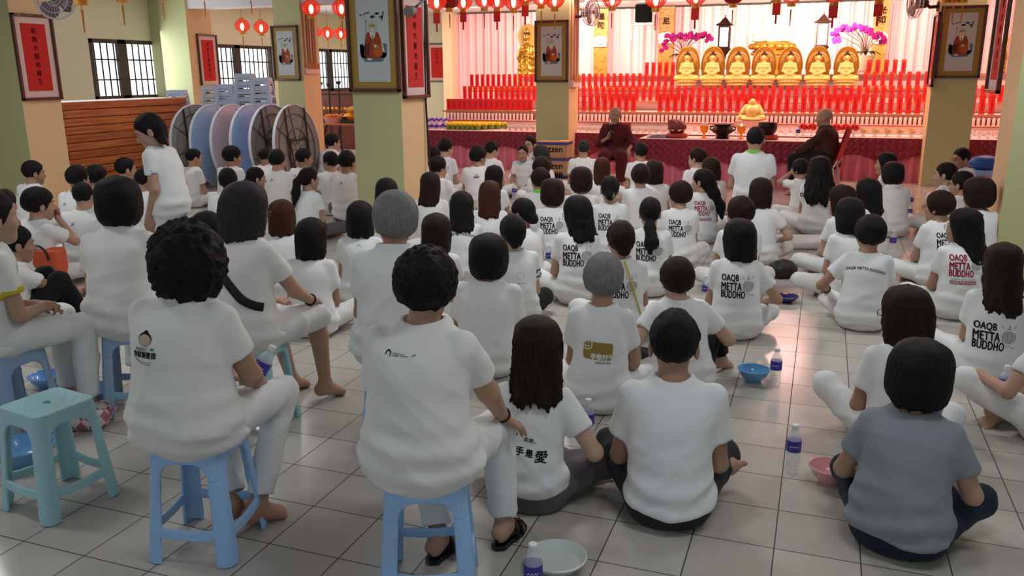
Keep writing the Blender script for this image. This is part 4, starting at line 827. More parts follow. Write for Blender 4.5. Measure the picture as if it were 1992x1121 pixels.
# tiled floor
fm = bpy.data.materials.new('floor_tiles'); fm.use_nodes = True; nt = fm.node_tree; pb = nt.nodes['Principled BSDF']; N = nt.nodes.new; K = nt.links.new
tc = N('ShaderNodeTexCoord'); mp = N('ShaderNodeMapping'); K(tc.outputs['Object'], mp.inputs[0])
mp.inputs['Location'].default_value = (.158 + 60, 60 - 9.806, 0); mp.inputs['Scale'].default_value = (1 / TILE, 1 / TILE, 1)
sx = N('ShaderNodeSeparateXYZ'); K(mp.outputs[0], sx.inputs[0])
def mth(op, a, b=None, c=None):
    n = N('ShaderNodeMath'); n.operation = op
    for i, q in enumerate((a, b, c)):
        if q is None: continue
        if isinstance(q, (int, float)): n.inputs[i].default_value = q
        else: K(q, n.inputs[i])
    return n.outputs[0]
def edge(o): return mth('ABSOLUTE', mth('SUBTRACT', mth('FRACT', o), .5))
ex = edge(sx.outputs['X']); ey = edge(sx.outputs['Y']); mxe = mth('MAXIMUM', ex, ey); grout = mth('GREATER_THAN', mxe, .4925)
fl = N('ShaderNodeVectorMath'); fl.operation = 'FLOOR'; K(mp.outputs[0], fl.inputs[0]); wn = N('ShaderNodeTexWhiteNoise'); K(fl.outputs[0], wn.inputs['Vector'])
nz = N('ShaderNodeTexNoise'); nz.inputs['Scale'].default_value = 3.; nz.inputs['Detail'].default_value = 6; K(tc.outputs['Object'], nz.inputs['Vector'])
val = mth('ADD', mth('MULTIPLY', wn.outputs['Value'], .045), mth('MULTIPLY', nz.outputs['Fac'], .06))
cr = N('ShaderNodeMixRGB'); cr.inputs[1].default_value = (*lin((172, 165, 156)), 1); cr.inputs[2].default_value = (*lin((206, 199, 189)), 1); K(mth('MULTIPLY', val, 8.), cr.inputs[0])
cg = N('ShaderNodeMixRGB'); cg.inputs[2].default_value = (.022, .021, .020, 1); K(cr.outputs[0], cg.inputs[1]); K(grout, cg.inputs[0]); K(cg.outputs[0], pb.inputs['Base Color'])
ro = mth('ADD', mth('MULTIPLY', grout, .5), mth('ADD', .13, mth('MULTIPLY', nz.outputs['Fac'], .10))); K(ro, pb.inputs['Roughness']); pb.inputs['Specular IOR Level'].default_value = .55
bp = N('ShaderNodeBump'); bp.inputs['Strength'].default_value = .35; bp.inputs['Distance'].default_value = .002; K(mth('SUBTRACT', 1., grout), bp.inputs['Height']); K(bp.outputs[0], pb.inputs['Normal'])
def struct(name, me, loc=None): return tag(obj(name, me, None, loc), kind='structure')
m = MB(); m.box((0, 9, -.05), (28, 30, .10)); struct('floor', m.mesh('floor', fm))
m = MB(); m.box((-1, 11.4, ZC + .05), (26, 24, .10)); struct('ceiling', m.mesh('ceiling', ceil_m))
for i, (y0) in enumerate((8.24, 14.5)):
    m = MB(); m.box((-1, y0, ZC - .14), (24.1, .46, .28)); struct('trim_%d' % (i + 1), m.mesh('beam', beam_m))
# left wall with window openings, along X = XW
WIN = []
for (pa, pb_) in ((178, 333), (418, 531), (613, 676)):
    WIN.append((at(pa, 130, X=XW).y, at(pb_, 130, X=XW).y))
WIN[2] = (WIN[2][0], WIN[2][0] + 2.05)
zt = at(250, 78, X=XW).z; zb = at(250, 193, X=XW).z
m = MB(); ys = [-1.0] + [q for w in WIN for q in w] + [YB]
for i in range(0, len(ys), 2): m.box((XW - .10, (ys[i] + ys[i + 1]) / 2, ZC / 2), (.20, ys[i + 1] - ys[i], ZC))
for a, b in WIN:
    m.box((XW - .10, (a + b) / 2, zb / 2), (.20, b - a, zb)); m.box((XW - .10, (a + b) / 2, (zt + ZC) / 2), (.20, b - a, ZC - zt))
struct('wall_left', m.mesh('wall_left', wall_m))
m = MB(); m.box((-1, YB + .1, ZC / 2), (24.1, .2, ZC)); struct('wall_back', m.mesh('wall_back', wall_m))
m = MB(); m.box((6.0, 15.4, ZC / 2), (.2, 13.4, ZC)); struct('wall_right', m.mesh('wall_right', wall_m))
fr_m = L('window_frame', (62, 48, 46), rough=.5); bar_m = L('window_bar', (46, 40, 40), rough=.5); glass_m = mat('window_glass', (.9, .95, .95), .03, trans=1., alpha=.25); day_m = mat('daylight', (.8, .9, 1), emit=(.93, .97, 1.), es=1.5)
for i, (a, b) in enumerate(WIN):
    t = tag(empty('window_%d' % (i + 1), (XW, (a + b) / 2, (zb + zt) / 2)), kind='structure'); w = b - a; h = zt - zb
    m = MB(); s_ = .075
    for y, z, sy, sz in ((0, h / 2 - s_ / 2, w, s_), (0, -h / 2 + s_ / 2, w, s_), (-w / 2 + s_ / 2, 0, s_, h), (w / 2 - s_ / 2, 0, s_, h)): m.box((-.04, y, z), (.10, sy, sz))
    m.box((-.03, -w * .12, 0), (.08, .20, h)); m.build('window_frame', fr_m, t)
    m = MB()
    for k in range(1, 13): m.tube([(-.06, -w / 2 + w * k / 13, -h / 2), (-.06, -w / 2 + w * k / 13, h / 2)], .014, 6)
    for k in (1, 2): m.tube([(-.06, -w / 2, -h / 2 + h * k / 3), (-.06, w / 2, -h / 2 + h * k / 3)], .014, 6)
    m.build('window_bar', bar_m, t)
    m = MB(); m.box((-.09, -w * .30, 0), (.006, w * .40, h - .1)); m.build('window_pane', glass_m, t)
# sunlit outdoors seen through the windows
m = MB(); m.box((XW - 2.6, 14, 2.2), (.1, 26, 6.5)); tag(obj('daylight_sky', m.mesh('daylight_sky', day_m)), kind='structure')
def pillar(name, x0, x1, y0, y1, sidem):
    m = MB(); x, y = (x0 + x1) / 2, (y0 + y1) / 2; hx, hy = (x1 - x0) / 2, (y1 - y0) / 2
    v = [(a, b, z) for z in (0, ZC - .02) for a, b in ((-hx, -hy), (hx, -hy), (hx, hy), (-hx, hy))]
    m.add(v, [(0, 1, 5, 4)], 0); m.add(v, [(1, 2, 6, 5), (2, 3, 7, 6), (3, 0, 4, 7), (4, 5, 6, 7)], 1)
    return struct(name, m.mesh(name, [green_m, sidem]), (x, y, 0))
PX = {}
def pil(name, x0, x1, y0): PX[name] = (x0, x1, y0); pillar(name, x0, x1, y0, y0 + PILLAR, warm_side_m)
R1, R2 = 7.95, 14.22
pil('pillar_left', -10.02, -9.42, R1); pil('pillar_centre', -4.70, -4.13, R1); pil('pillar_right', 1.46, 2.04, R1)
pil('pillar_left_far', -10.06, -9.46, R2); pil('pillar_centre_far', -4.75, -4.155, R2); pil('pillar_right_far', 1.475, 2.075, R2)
xp = at(383, 250, Y=R2).x; pillar('trim_3', XW, xp, R2, R2 + PILLAR + .15, warm_side_m)
# ---- pictures
frame_m = L('frame_wood', (74, 34, 24), rough=.35, coat=.3); mat_pink = L('scroll_mount', (228, 196, 188), rough=.8); red_paper = L('red_paper', (205, 38, 34), rough=.8); gold_mount = L('gold_silk', (164, 132, 62), rough=.6, bump=(90, .2)); paper_m = L('paper_aged', (190, 196, 196), rough=.8, var=(6, .06))
pmats = {k: L('pic_' + k, c, rough=.8) for k, c in dict(halo=(176, 190, 176), skin=(205, 190, 165), robe=(150, 62, 30), robe2=(178, 92, 34), dark=(90, 40, 34), white=(215, 215, 210), rock=(92, 112, 128), ink=(96, 102, 106), gold=(160, 130, 70)).items()}
calli = L('calligraphy', (172, 27, 24), rough=.8)
def picture_base(name, w, h, label, cat, inner, mount, fw=.035):
    t = empty(name, label=label, cat=cat)
    m = MB()
    for x, z, sx_, sz in ((0, h / 2 - fw / 2, w, fw), (0, -h / 2 + fw / 2, w, fw), (-w / 2 + fw / 2, 0, fw, h), (w / 2 - fw / 2, 0, fw, h)): m.box((x, -.02, z), (sx_, .04, sz), ch=.006)
    m.build('frame', frame_m, t)
    m = MB(); m.box((0, -.006, 0), (w - fw, .012, h - fw)); m.build('mount', mount, t)
    return t
def flat(m, pts, y, mi):
    n = len(pts); m.add([(x, y, z) for x, z in pts], [list(range(n))], mi)
def monk_painting(label, w=.60, h=1.02):
    t = picture_base('framed_painting', w, h, label, 'painting', None, gold_mount); W_, H_ = w * .62, h * .80
    m = MB(); m.box((0, -.014, .0), (W_, .006, H_)); ks = ['paper'] + list(pmats)
    mi = {k: i for i, k in enumerate(ks)}; s = W_ / .36; y0 = -.0180
    def P_(pts, k, lay): flat(m, [(x * s, z * s) for x, z in pts], y0 - .0008 * lay, mi[k])
    circ = lambda cx, cz, r, sx=1, sz=1, n=18: [(cx + r * sx * cos(2 * pi * i / n), cz + r * sz * sin(2 * pi * i / n)) for i in range(n)]
    P_(circ(0, .135, .062), 'halo', 0)
    P_([(-.14, -.16), (-.11, -.02), (-.15, -.03), (-.155, -.12), (-.10, -.20), (.10, -.20), (.15, -.12), (.155, -.03), (.11, -.02), (.14, -.16)], 'rock', 0)
    P_([(-.06, .085), (.06, .085), (.088, .02), (.098, -.06), (.105, -.13), (.06, -.17), (-.06, -.17), (-.105, -.13), (-.098, -.06), (-.088, .02)], 'robe', 1)
    P_([(.0, -.02), (.09, -.045), (.10, -.13), (.05, -.165), (.0, -.12)], 'robe2', 2); P_([(-.095, -.03), (-.03, -.02), (-.05, -.15), (-.10, -.12)], 'dark', 2)
    P_([(-.034, .085), (.034, .085), (.024, .04), (.0, .012), (-.024, .04)], 'white', 2); P_([(-.006, .02), (.006, .02), (.006, .055), (0, .065), (-.006, .055)], 'ink', 3)
    P_([(.01, -.03), (.05, -.05), (.02, -.065)], 'white', 3); P_(circ(-.045, -.175, .028, 1, .4), 'white', 3); P_(circ(.045, -.180, .03, 1, .4), 'rock', 3)
    P_(circ(0, .115, .027, .8, 1.1), 'skin', 2); P_([(-.026, .135), (-.032, .158), (-.014, .152), (0, .174), (.014, .152), (.032, .158), (.026, .135)], 'gold', 3)
    P_([(-.083, -.02), (-.079, -.02), (-.068, .18), (-.072, .18)], 'ink', 3); P_(circ(-.071, .19, .012, .8, 1.2), 'gold', 3)
    rs = random.Random(3)
    for k in range(9): P_(circ(-.12 + .028 * k + rs.uniform(-.01, .01), .245 + rs.uniform(-.02, .025) - (.02 if 3 < k < 6 else 0), rs.uniform(.008, .022), 1.3, .7, 9), 'ink', 0)
    P_([(.10, .19), (.115, .19), (.14, .28), (.12, .28)], 'ink', 0)
    m.build('picture', [paper_m] + [pmats[k] for k in pmats], t); return t
def scroll(label, w=.60, h=1.05, chars='南無大願地藏王'):
    t = picture_base('framed_scroll', w, h, label, 'scroll', None, mat_pink); m = MB(); m.box((0, -.014, 0), (w * .60, .006, h * .78), 0)
    for i, c in enumerate(chars):
        v, f = text2d(c, .075 * h, 1, .0006); m.add([(u, -.0185, q + h * .28 - i * h * .098) for u, q in v], f, 1)
    m.build('red_paper', [red_paper, calli], t); return t
def hang(t, p, face):
    """face: direction the picture looks, in world XY."""
    t.location = p; t.rotation_euler = (0, 0, atan2(face[0], -face[1])); return t
def on_front(t, pxc, pyc, y0): return hang(t, at(pxc, pyc, Y=y0 - .003), (0, -1))
on_front(monk_painting('painting of a robed seated figure on the large green pillar in the centre'), 727, 80, R1)
on_front(monk_painting('small-looking framed painting on the pillar with orange pipes, far left'), 556.5, 104, R2)
on_front(monk_painting('framed painting on the pillar above the stacked cartons'), 1073, 100, R2)
on_front(monk_painting('framed painting on the right pillar, under the gold tassels'), 1869, 82, R2)
def on_side(t, pxc, pyc, x, d): return hang(t, at(pxc, pyc, X=x + d * .003), (d, 0))
on_side(scroll('red calligraphy scroll on the tan side of the far left pillar'), 70, 112, -9.42, 1)
on_side(scroll('red calligraphy scroll on the wall pier beside the middle window'), 405, 118, xp, 1)
on_side(scroll('large red scroll on the orange side of the big green pillar', chars='南無大願地藏王'), 805, 92, -4.13, 1)
hang(scroll('red scroll on the far wall at the left end of the altar', chars='吉祥如意'), at(850.5, 122, Y=YB - .003), (0, -1))
on_side(scroll('dark framed scroll seen edge-on on the left side of the right pillar'), 1819, 98, 1.475, -1)
on_side(scroll('framed panel seen edge-on on the near right pillar', w=.62, h=1.1), 1950, 60, 1.46, -1)
# ---- pipes, cable, switch boxes
pipe_m = L('conduit', (214, 176, 140), rough=.45); copper = L('copper_pipe', (190, 120, 84), rough=.4)
for nm, xf, lab in (('pl', -9.46, 'painted conduit pipes down the orange pillar side'), ('pc', -4.155, 'conduit pipes on the right of the pillar above the cartons')):
    t = empty('conduit', (xf, R2, 0), label=lab, cat='pipes')
    zz = at(600, 135, X=-9.46).z if nm == 'pl' else at(1112, 160, X=-4.155).z
    for k in range(5): m = MB(); m.tube([(.03, .08 + .085 * k, zz), (.03, .08 + .085 * k, ZC - .02)], .022, 8); m.build('pipe', copper if k % 2 else pipe_m, t, True)
    m = MB(); m.box((.035, .25, zz - .03), (.07, .44, .11), ch=.01); m.build('switch_box', L('switch_white', (226, 200, 190), rough=.5), t)
    m = MB()
    for k in range(8): m.box((.073, .08 + .05 * k, zz + .06), (.02, .028, .11))
    m.build('breaker', L('breaker_orange', (205, 130, 60), rough=.5), t)
m = MB(); pts = [(-4.10, R1 + .55, z) for z in np.linspace(.01, ZC - .05, 16)]; pts = [(x + .015 * sin(z * 3), y, z) for x, y, z in pts]; m.tube(pts, .011, 6)
tag(m.build('cable', L('cable_black', (26, 24, 24), rough=.5), None, True), 'black cable hanging down the right edge of the green pillar', 'cable')
t = empty('spotlight', tuple(at(797, 22, Y=R1 - .02)), label='grey spotlight over the large red scroll', cat='spotlight')
m = MB(); m.lathe([(.02, -.10), (.045, -.08), (.055, .03), (.05, .03)], 14, M=Matrix.Rotation(radians(100), 4, 'X')); m.build('lamp_head', L('lamp_grey', (120, 116, 112), rough=.4), t, True)
m = MB(); m.tube([(.0, .0, .0), (.04, .10, .06), (.05, .30, .16)], .012, 6); m.build('bracket', L('bracket_dark', (46, 32, 30), rough=.5), t)
# ---- wall fans
fan_d = L('fan_maroon', (70, 46, 48), rough=.45); fan_g = L('fan_grey', (196, 196, 196), rough=.35); fan_b = L('fan_blade', (104, 76, 80), rough=.35)
def fan(p, rz, label, R=.22, base=.35):
    t = empty('wall_fan', p, rz, label, 'fan'); Q = Matrix.Rotation(radians(90), 4, 'X')
    m = MB(); m.lathe([(.05, .02), (.075, .05), (.075, .16), (.04, .19)], 16, M=Q.inverted()); m.build('motor', fan_d, t, True)
    for k in range(3):
        m = MB(); v = []; a0 = 2 * pi * k / 3; nn = 7
        for i in range(nn + 1):
            r = .04 + (R - .06) * i / nn; wd = .55 + .5 * sin(pi * i / nn)
            for j in range(6): a = a0 + wd * (j / 5 - .5) * 1.5; v.append((r * cos(a), -.01 + .035 * (j / 5 - .5), r * sin(a)))
        m.add(v, [(i * 6 + j, i * 6 + j + 1, i * 6 + j + 7, i * 6 + j + 6) for i in range(nn) for j in range(5)]); m.build('blade', fan_b, t, True)
    m = MB(); m.lathe([(.0, .02), (.03, .03), (.035, .05)], 12, M=Q); m.build('hub', fan_d, t, True)
    m = MB()
    for y, r in ((-.05, R * .35), (-.055, R * .7), (-.02, R), (.035, R * .95)): m.tube([(r * cos(a), y, r * sin(a)) for a in [2 * pi * j / 36 for j in range(36)]], .0042 if r < R * .9 else .008, 5, closed=True)
    for k in range(28): a = 2 * pi * k / 28; m.tube([(.03 * cos(a), -.05, .03 * sin(a)), (R * .7 * cos(a), -.055, R * .7 * sin(a)), (R * cos(a), -.02, R * sin(a)), (R * .95 * cos(a), .035, R * .95 * sin(a)), (.07 * cos(a), .05, .07 * sin(a))], .0022, 4)
    m.build('guard', fan_g, t, True)
    m = MB(); m.tube([(0, .15, 0), (0, .22, -.06), (0, base, -.05)], .025, 8); m.box((0, base, -.05), (.10, .03, .14), ch=.01); m.build('bracket', fan_d, t, True)
    return t
fan(at(107, -2, Y=R1 - .36), .45, 'maroon wall fan at the top of the far left pillar', base=.30)
fan(at(1150, 24, Y=R2 + .1), 1.2, 'wall fan sticking out from the pillar above the cartons')
fan(at(1780, 6, Y=R2 + .1), -1.25, 'wall fan sticking out from the right pillar')
# ---- lanterns
lan_m = mat('lantern_red', lin((214, 34, 20)), .6, emit=lin((255, 52, 20)), es=.26, alpha=.62); lan_dark = mat('lantern_unlit', lin((150, 18, 20)), .6); rib_m = L('lantern_rib', (150, 24, 14), rough=.6); gold_p = L('gold_paper', (200, 142, 50), rough=.4, metal=.3); glow_m = mat('lantern_bulb', (1, .8, .5), emit=(1., .74, .36), es=11); tassel_m = L('tassel_gold', (176, 112, 34), rough=.8); tag_m = L('wish_tag', (214, 44, 40), rough=.7)
_lan = {}
def lantern(p, label, D=.30, lit=True, wish=False, tassel=True, group='round red lanterns', ceil=ZC):
    key = (lit, wish, round(ceil - p.z, 1))
    if key in _lan: return dup(_lan[key], p, label=label)
    t = empty('lantern', p, 0, label, 'lantern', group); r = D / 2
    prof = [(r * (.36 + .64 * sin(pi * u) ** .62) * .995, (u - .5) * D * .80) for u in [i / 12 for i in range(13)]]
    m = MB(); n = 48; v = []; f = []
    for q, z in prof:
        for j in range(n): a = 2 * pi * j / n; k = 1 - .035 * abs(sin(a * 6)) ** .5 * (1 if q > r * .5 else .3); v.append((q * k * cos(a), q * k * sin(a), z))
    for i in range(12):
        for j in range(n): f.append((i * n + j, i * n + (j + 1) % n, (i + 1) * n + (j + 1) % n, (i + 1) * n + j))
    m.add(v, f); m.build('lantern_shade', lan_m if lit else lan_dark, t, True)
    m = MB()
    for k in range(12): a = 2 * pi * k / 12; m.tube([(q * cos(a) * 1.0, q * sin(a) * 1.0, z) for q, z in prof], .0028, 4)
    m.build('rib', rib_m, t)
    m = MB(); m.lathe([(.055, -D * .40), (.058, -D * .40 - .05)], 16, caps=False); m.build('cap', gold_p, t); m = MB(); m.lathe([(.055, D * .40), (.052, D * .40 + .035)], 16); m.build('cap', gold_p, t)
    if lit: m = MB(); m.ell((0, 0, -r * .15), (.036, .036, .075), 12); m.build('bulb', glow_m, t)
    m = MB(); m.tube([(0, 0, D * .40 + .03), (0, 0, ceil - p.z)], .003, 4); m.build('cord', rib_m, t)
    if tassel: m = MB(); m.tube([(0, 0, -D * .40 - .05), (0, 0, -D * .40 - .09)], .003, 4); m.tube([(0, 0, -D * .40 - .09), (0, 0, -D * .40 - .11), (0, 0, -D * .40 - .30)], [.012, .010, .006], 8); m.build('tassel', tassel_m, t)
    if wish: m = MB(); m.box((0, -.012, -D * .40 - .12), (.11, .004, .16)); m.box((0, -.012, -D * .40 - .26), (.028, .004, .12)); m.build('wish_tag', tag_m, t)
    _lan[key] = t
    return t
YL = 12.4
near = [(849, 2, 1, 1, 'lit red lantern with a tag, leftmost by the green pillar'), (874, 0, 0, 0, 'dark unlit lantern between two lit ones near the green pillar'), (901, 2, 1, 1, 'lit tagged lantern right of the dark unlit one'), (942, -2, 1, 0, 'lit red lantern left of the standing golden statue'), (967, 0, 1, 1, 'tagged lantern just left of the golden statue halo'), (999, 1, 1, 0, 'small lit lantern above the golden statue halo'), (1022, -12, 1, 1, 'lantern with tag above the statue, cut by the top edge'), (1053, -6, 1, 0, 'lantern before the carton pillar, upper left one'), (1079, -2, 1, 0, 'lantern before the carton pillar, lower right one'), (1191, -3, 1, 0, 'lit lantern right of the pillar fan'), (1276, -3, 1, 0, 'lit lantern beside the black loudspeaker'), (1354, -8, 1, 1, 'lit lantern above the left purple orchids'), (1427, -10, 0, 0, 'dark red lantern over the left wooden lamp'), (1541, -14, 1, 0, 'lantern over the big white-gold Buddha'), (1513, -18, 1, 1, 'tagged lantern over the shoulder of the big Buddha'), (1624, -16, 1, 1, 'tagged lantern above the right wooden lamp'), (1712, -18, 1, 1, 'tagged lantern above the right yellow banner')]
for i, (px, py, lit, wish, lab) in enumerate(near): lantern(at(px, py, Y=YL + .25 * ((i * 7) % 5 - 2)), lab, lit=bool(lit), wish=bool(wish))
for px, py, Yd, lab in ((471, 50, 15.0, 'lit lantern left one before the middle window'), (508, 53, 15.0, 'lit lantern right one before the middle window'), (605, 15, 12.4, 'large lit lantern by the orange pipes'), (664, 15, 12.4, 'lit lantern partly behind the big painting frame'), (637, 64, 17.6, 'small lit lantern left above the last window'), (663, 65, 17.6, 'small lit lantern right above the last window'), (613, 62, 17.9, 'small lantern peeping beside the orange pipes')):
    lantern(at(px, py, Y=Yd), lab)
for i, (px, lab) in enumerate(((153, 'tassel lantern above the far left scroll'), (234, 'tassel lantern above the first window'), (314, 'tassel lantern right of the first window'), (395, 'tassel lantern over the wall pier scroll'), (486, 'tassel lantern over the window lanterns'))): lantern(at(px, -28 + i, Y=6.3 + 1.5 * i), lab)
for px, lab in ((1842, 'lantern with gold tassel over the right pillar painting, left of three'), (1859, 'lantern with gold tassel over the right pillar painting, middle of three'), (1877, 'lantern with gold tassel over the right pillar painting, right of three')): lantern(at(px, -22, Y=YL + .3), lab)

# ---- stools
def stool_parts():
    top, bot, zt_ = .130, .168, .445
    hw = lambda z: bot + (top - bot) * np.clip(z / zt_, 0, 1)
    def rs(x, y, w, r): q = np.maximum(np.abs(x), np.abs(y)); dx = np.maximum(np.abs(x) - (w - r), 0); dy = np.maximum(np.abs(y) - (w - r), 0); return np.where((dx > 0) & (dy > 0), np.sqrt(dx * dx + dy * dy) - r, q - w)
    def shell(P):
        x, y, z = P.T; w = hw(z); o = np.maximum(rs(x, y, w, .035), np.maximum(z - zt_, -z)); i = np.maximum(rs(x, y, w - .0125, .026), z - (zt_ - .016)); return np.maximum(o, -i)
    def opening(P, z0, z1, hwid):
        x, y, z = P.T; r = .055; e = []
        for a in (x, y):
            q0 = np.abs(a) - (hwid - r); q1 = np.abs(z - (z0 + z1) / 2) - ((z1 - z0) / 2 - r); e.append(np.sqrt(np.maximum(q0, 0) ** 2 + np.maximum(q1, 0) ** 2) + np.minimum(np.maximum(q0, q1), 0) - r)
        return np.minimum(*e)
    def seat(P):
        x, y, z = P.T; d = shell(P); d = np.maximum(d, .325 - z); d = np.maximum(d, -opening(P, .10, .385, .088)); d = np.maximum(d, -(np.sqrt(x * x + y * y) - .016))
        u = (x + y) * .7071; g = np.abs(((u + .012) % .048) - .024) - .0035; return np.maximum(d, -np.maximum(np.maximum(g, zt_ - .003 - z), np.maximum(np.abs(x), np.abs(y)) - .10))
    def leg(P):
        x, y, z = P.T; d = shell(P); d = np.maximum(d, z - .327); d = np.maximum(d, -(x - .02)); d = np.maximum(d, -(y - .02)); w = .088 + .018 * np.clip((.32 - z) / .32, 0, 1)
        return np.maximum(d, np.maximum(w - x, w - y))
    def rung(P):
        x, y, z = P.T; w = hw(z); d = np.maximum(np.abs(y - (w - .008)) - .0075, np.abs(z - .125 + .01 * np.cos(x * 14)) - .019); return np.maximum(d, np.abs(x) - .112)
    return [('seat', surface(seat, (-.2, -.2, .3), (.2, .2, .46), .0042)), ('leg', surface(leg, (-.02, -.02, -.02), (.22, .22, .34), .0048)), ('stretcher', surface(rung, (-.15, .1, .09), (.15, .22, .17), .0045))]
SP = dict(stool_parts())
SM = {k: new_mesh('stool_' + k, *SP[k], [], True) for k in SP}
stool_cols = {'blue': L('plastic_blue', (156, 196, 238), rough=.38, var=(30, .05)), 'teal': L('plastic_teal', (166, 212, 218), rough=.38, var=(30, .05)), 'pale': L('plastic_pale', (198, 214, 240), rough=.4), 'slate': L('plastic_slate', (150, 178, 208), rough=.4), 'white': L('plastic_white', (214, 216, 220), rough=.4)}
_stm = {}
def stool(p, rz, col, label):
    t = empty('plastic_stool', (p[0], p[1], 0), rz, label, 'stool')
    def prt(n, r):
        k = (n, col)
        if k not in _stm: _stm[k] = SM[n].copy(); _stm[k].materials.append(stool_cols[col])
        return obj(n, _stm[k], t, rz=r)
    prt('seat', 0)
    for k in range(4): prt('leg', k * pi / 2); prt('stretcher', k * pi / 2)
    return t
# ------------------------------------------------------------------ altar stage
YS = 14.75                                                  # front of the long altar table
ZS = at(1700, 268, Y=YS).z
maroon_c = L('skirt_maroon', (140, 22, 46), rough=.55, sheen=.4, bump=(60, .25)); pink_c = L('skirt_pink', (232, 128, 148), rough=.5, sheen=.3); cloth_w = L('altar_cloth', (238, 206, 200), rough=.6); gold = mat('gold_leaf', (.72, .40, .06), .26, metal=.95, bump=(38, .5)); gold_s = mat('gold_smooth', (.90, .62, .20), .42, metal=.35); gold_o = mat('gold_orange', (.50, .23, .03), .34, metal=.7, bump=(30, .6)); curt_m = L('curtain_satin', (240, 180, 182), rough=.42, sheen=.3); red_t = L('tablet_red', (226, 30, 34), rough=.45); wood_d = L('lamp_wood', (58, 22, 15), rough=.45); rail_m = L('rail_wood', (190, 110, 80), rough=.5)
XL, XR = at(832, 255, Y=YS).x - .9, 5.4
def skirt(name, x0, x1, y, z1, mat_, amp=.02, fr=52., z0=0., scal=None, parent=None, nz_=6, ruff=0.):
    n = int((x1 - x0) * 64); v = []; f = []
    for j in range(nz_ + 1):
        for i in range(n + 1):
            x = x0 + (x1 - x0) * i / n; u = j / nz_; zb_ = z0 if scal is None else scal(x); z = z1 + (zb_ - z1) * u
            a = amp * (.35 + .65 * u) * (sin(x * fr + .6 * sin(x * 3.1)) + .35 * sin(x * fr * .41)); a += ruff * abs(sin(x * 28 + z * 30)) * abs(sin(x * 28 - z * 30))
            v.append((x, y - .02 - abs(amp) - a, z))
    for j in range(nz_):
        for i in range(n): a = j * (n + 1) + i; f.append((a, a + 1, a + n + 2, a + n + 1))
    return obj(name, new_mesh(name, np.array(v), np.array(f), [mat_]), parent)
tb = empty('altar_table', (0, 0, 0), 0, 'long altar table across the hall with maroon swags over pink pleats', 'table')
m = MB(); m.box(((XL + XR) / 2, YS + .545, ZS - .02), (XR - XL, 1.09, .04)) ; m.box(((XL + XR) / 2, YS + .55, (ZS - .04) / 2), (XR - XL - .1, .9, ZS - .05)); m.build('table_top', cloth_w, tb)
def swag(period, depth, lo): return lambda x: lo - depth * abs(cos(pi * x / period)) ** 2.6
skirt('skirt', XL, XR, YS, ZS - .05, pink_c, .045, 34., .0, None, tb)
sk = skirt('valance', XL, XR, YS - .07, ZS, maroon_c, .014, 60., .0, swag(1.0, .14, ZS - .27), tb, 18, .030)
# risers behind
TI = []
for k, (Yk, py) in enumerate(((15.95, 219), (16.55, 198), (17.15, 172), (17.75, 146))): TI.append((Yk, at(1400, py, Y=Yk).z))
xl2, xr2 = at(866, 200, Y=16).x, 5.4
rs_ = empty('altar_steps', (0, 0, 0), 0, 'stepped white altar shelves carrying the rows of red tablets', 'shelf')
y_prev = YS + 1.5
for k, (Yk, z) in enumerate(TI):
    xa = xl2 + .35 * k
    m = MB(); m.box(((xa + xr2) / 2, Yk + .25, z - .015), (xr2 - xa, .66, .03)); m.box(((xa + xr2) / 2, Yk + .30, (z - .03) / 2 + .0), (xr2 - xa - .02, .5, z - .04)); m.build('step', cloth_w, rs_)
    m = MB(); m.box(((xa + xr2) / 2, Yk - .085, z - .012), (xr2 - xa, .02, .026)); m.build('rail', rail_m, rs_)
# low ledge of small votive jars in front of the tablets
zj = at(1400, 239, Y=15.62).z
m = MB(); m.box(((xl2 + xr2) / 2, 15.70, (zj + ZS) / 2), (xr2 - xl2, .26, zj - ZS), ch=.004); m.box(((xl2 + xr2) / 2, 15.56, zj - .012), (xr2 - xl2, .018, .024), 1); tag(m.build('votive_ledge', [cloth_w, rail_m]), 'low white ledge with a wooden edge in front of the tablets', 'ledge')
m = MB(); m.lathe([(.020, 0), (.026, .01), (.024, .10), (.018, .125), (.0, .128)], 10, 0); m.box((.036, .012, .05), (.016, .01, .10), 1); JM = m.mesh('votive_jar', [L('jar_white', (246, 222, 214), rough=.3), L('jar_red', (120, 20, 30), rough=.5)], True)
for pa, pb, lab, gr in ((872, 1040, 'small white votive jar left of the carton pillar', 'votive jars left'), (1122, 1806, 'small white votive jar on the low ledge', 'votive jars'), (1893, 1945, 'small white votive jar right of the right pillar', 'votive jars right')):
    x = at(pa, 240, Y=15.66).x; xe = at(pb, 240, Y=15.66).x
    while x < xe: tag(obj('votive_jar', JM, None, (x, 15.66, zj)), lab, 'jar', gr); x += .074
# red prayer tablets, each one a thing
def tablet_mesh(w, h):
    m = MB(); m.box((0, 0, h / 2 + .012), (w, .022, h), 0, ch=.004); m.box((0, 0, .008), (w * 1.05, .07, .016), 1, ch=.003); m.box((0, -.0125, h * .93), (w * .7, .004, h * .05), 1); m.box((0, -.0125, h * .5), (w * .3, .002, h * .6), 2); return m.mesh('tablet', [red_t, gold_o, L('tablet_ink', (170, 20, 24), rough=.6)])
TM = {0: tablet_mesh(.088, at(1400, 184, Y=15.95).z - TI[0][1]), 1: tablet_mesh(.080, at(1400, 168, Y=16.55).z - TI[1][1]), 2: tablet_mesh(.076, at(1400, 143, Y=17.15).z - TI[2][1]), 3: tablet_mesh(.080, at(1400, 121, Y=17.75).z - TI[3][1]), 4: tablet_mesh(.112, at(950, 197, Y=15.95).z - at(950, 218, Y=15.95).z)}
ROWN = ['bottom', 'second', 'third', 'top']
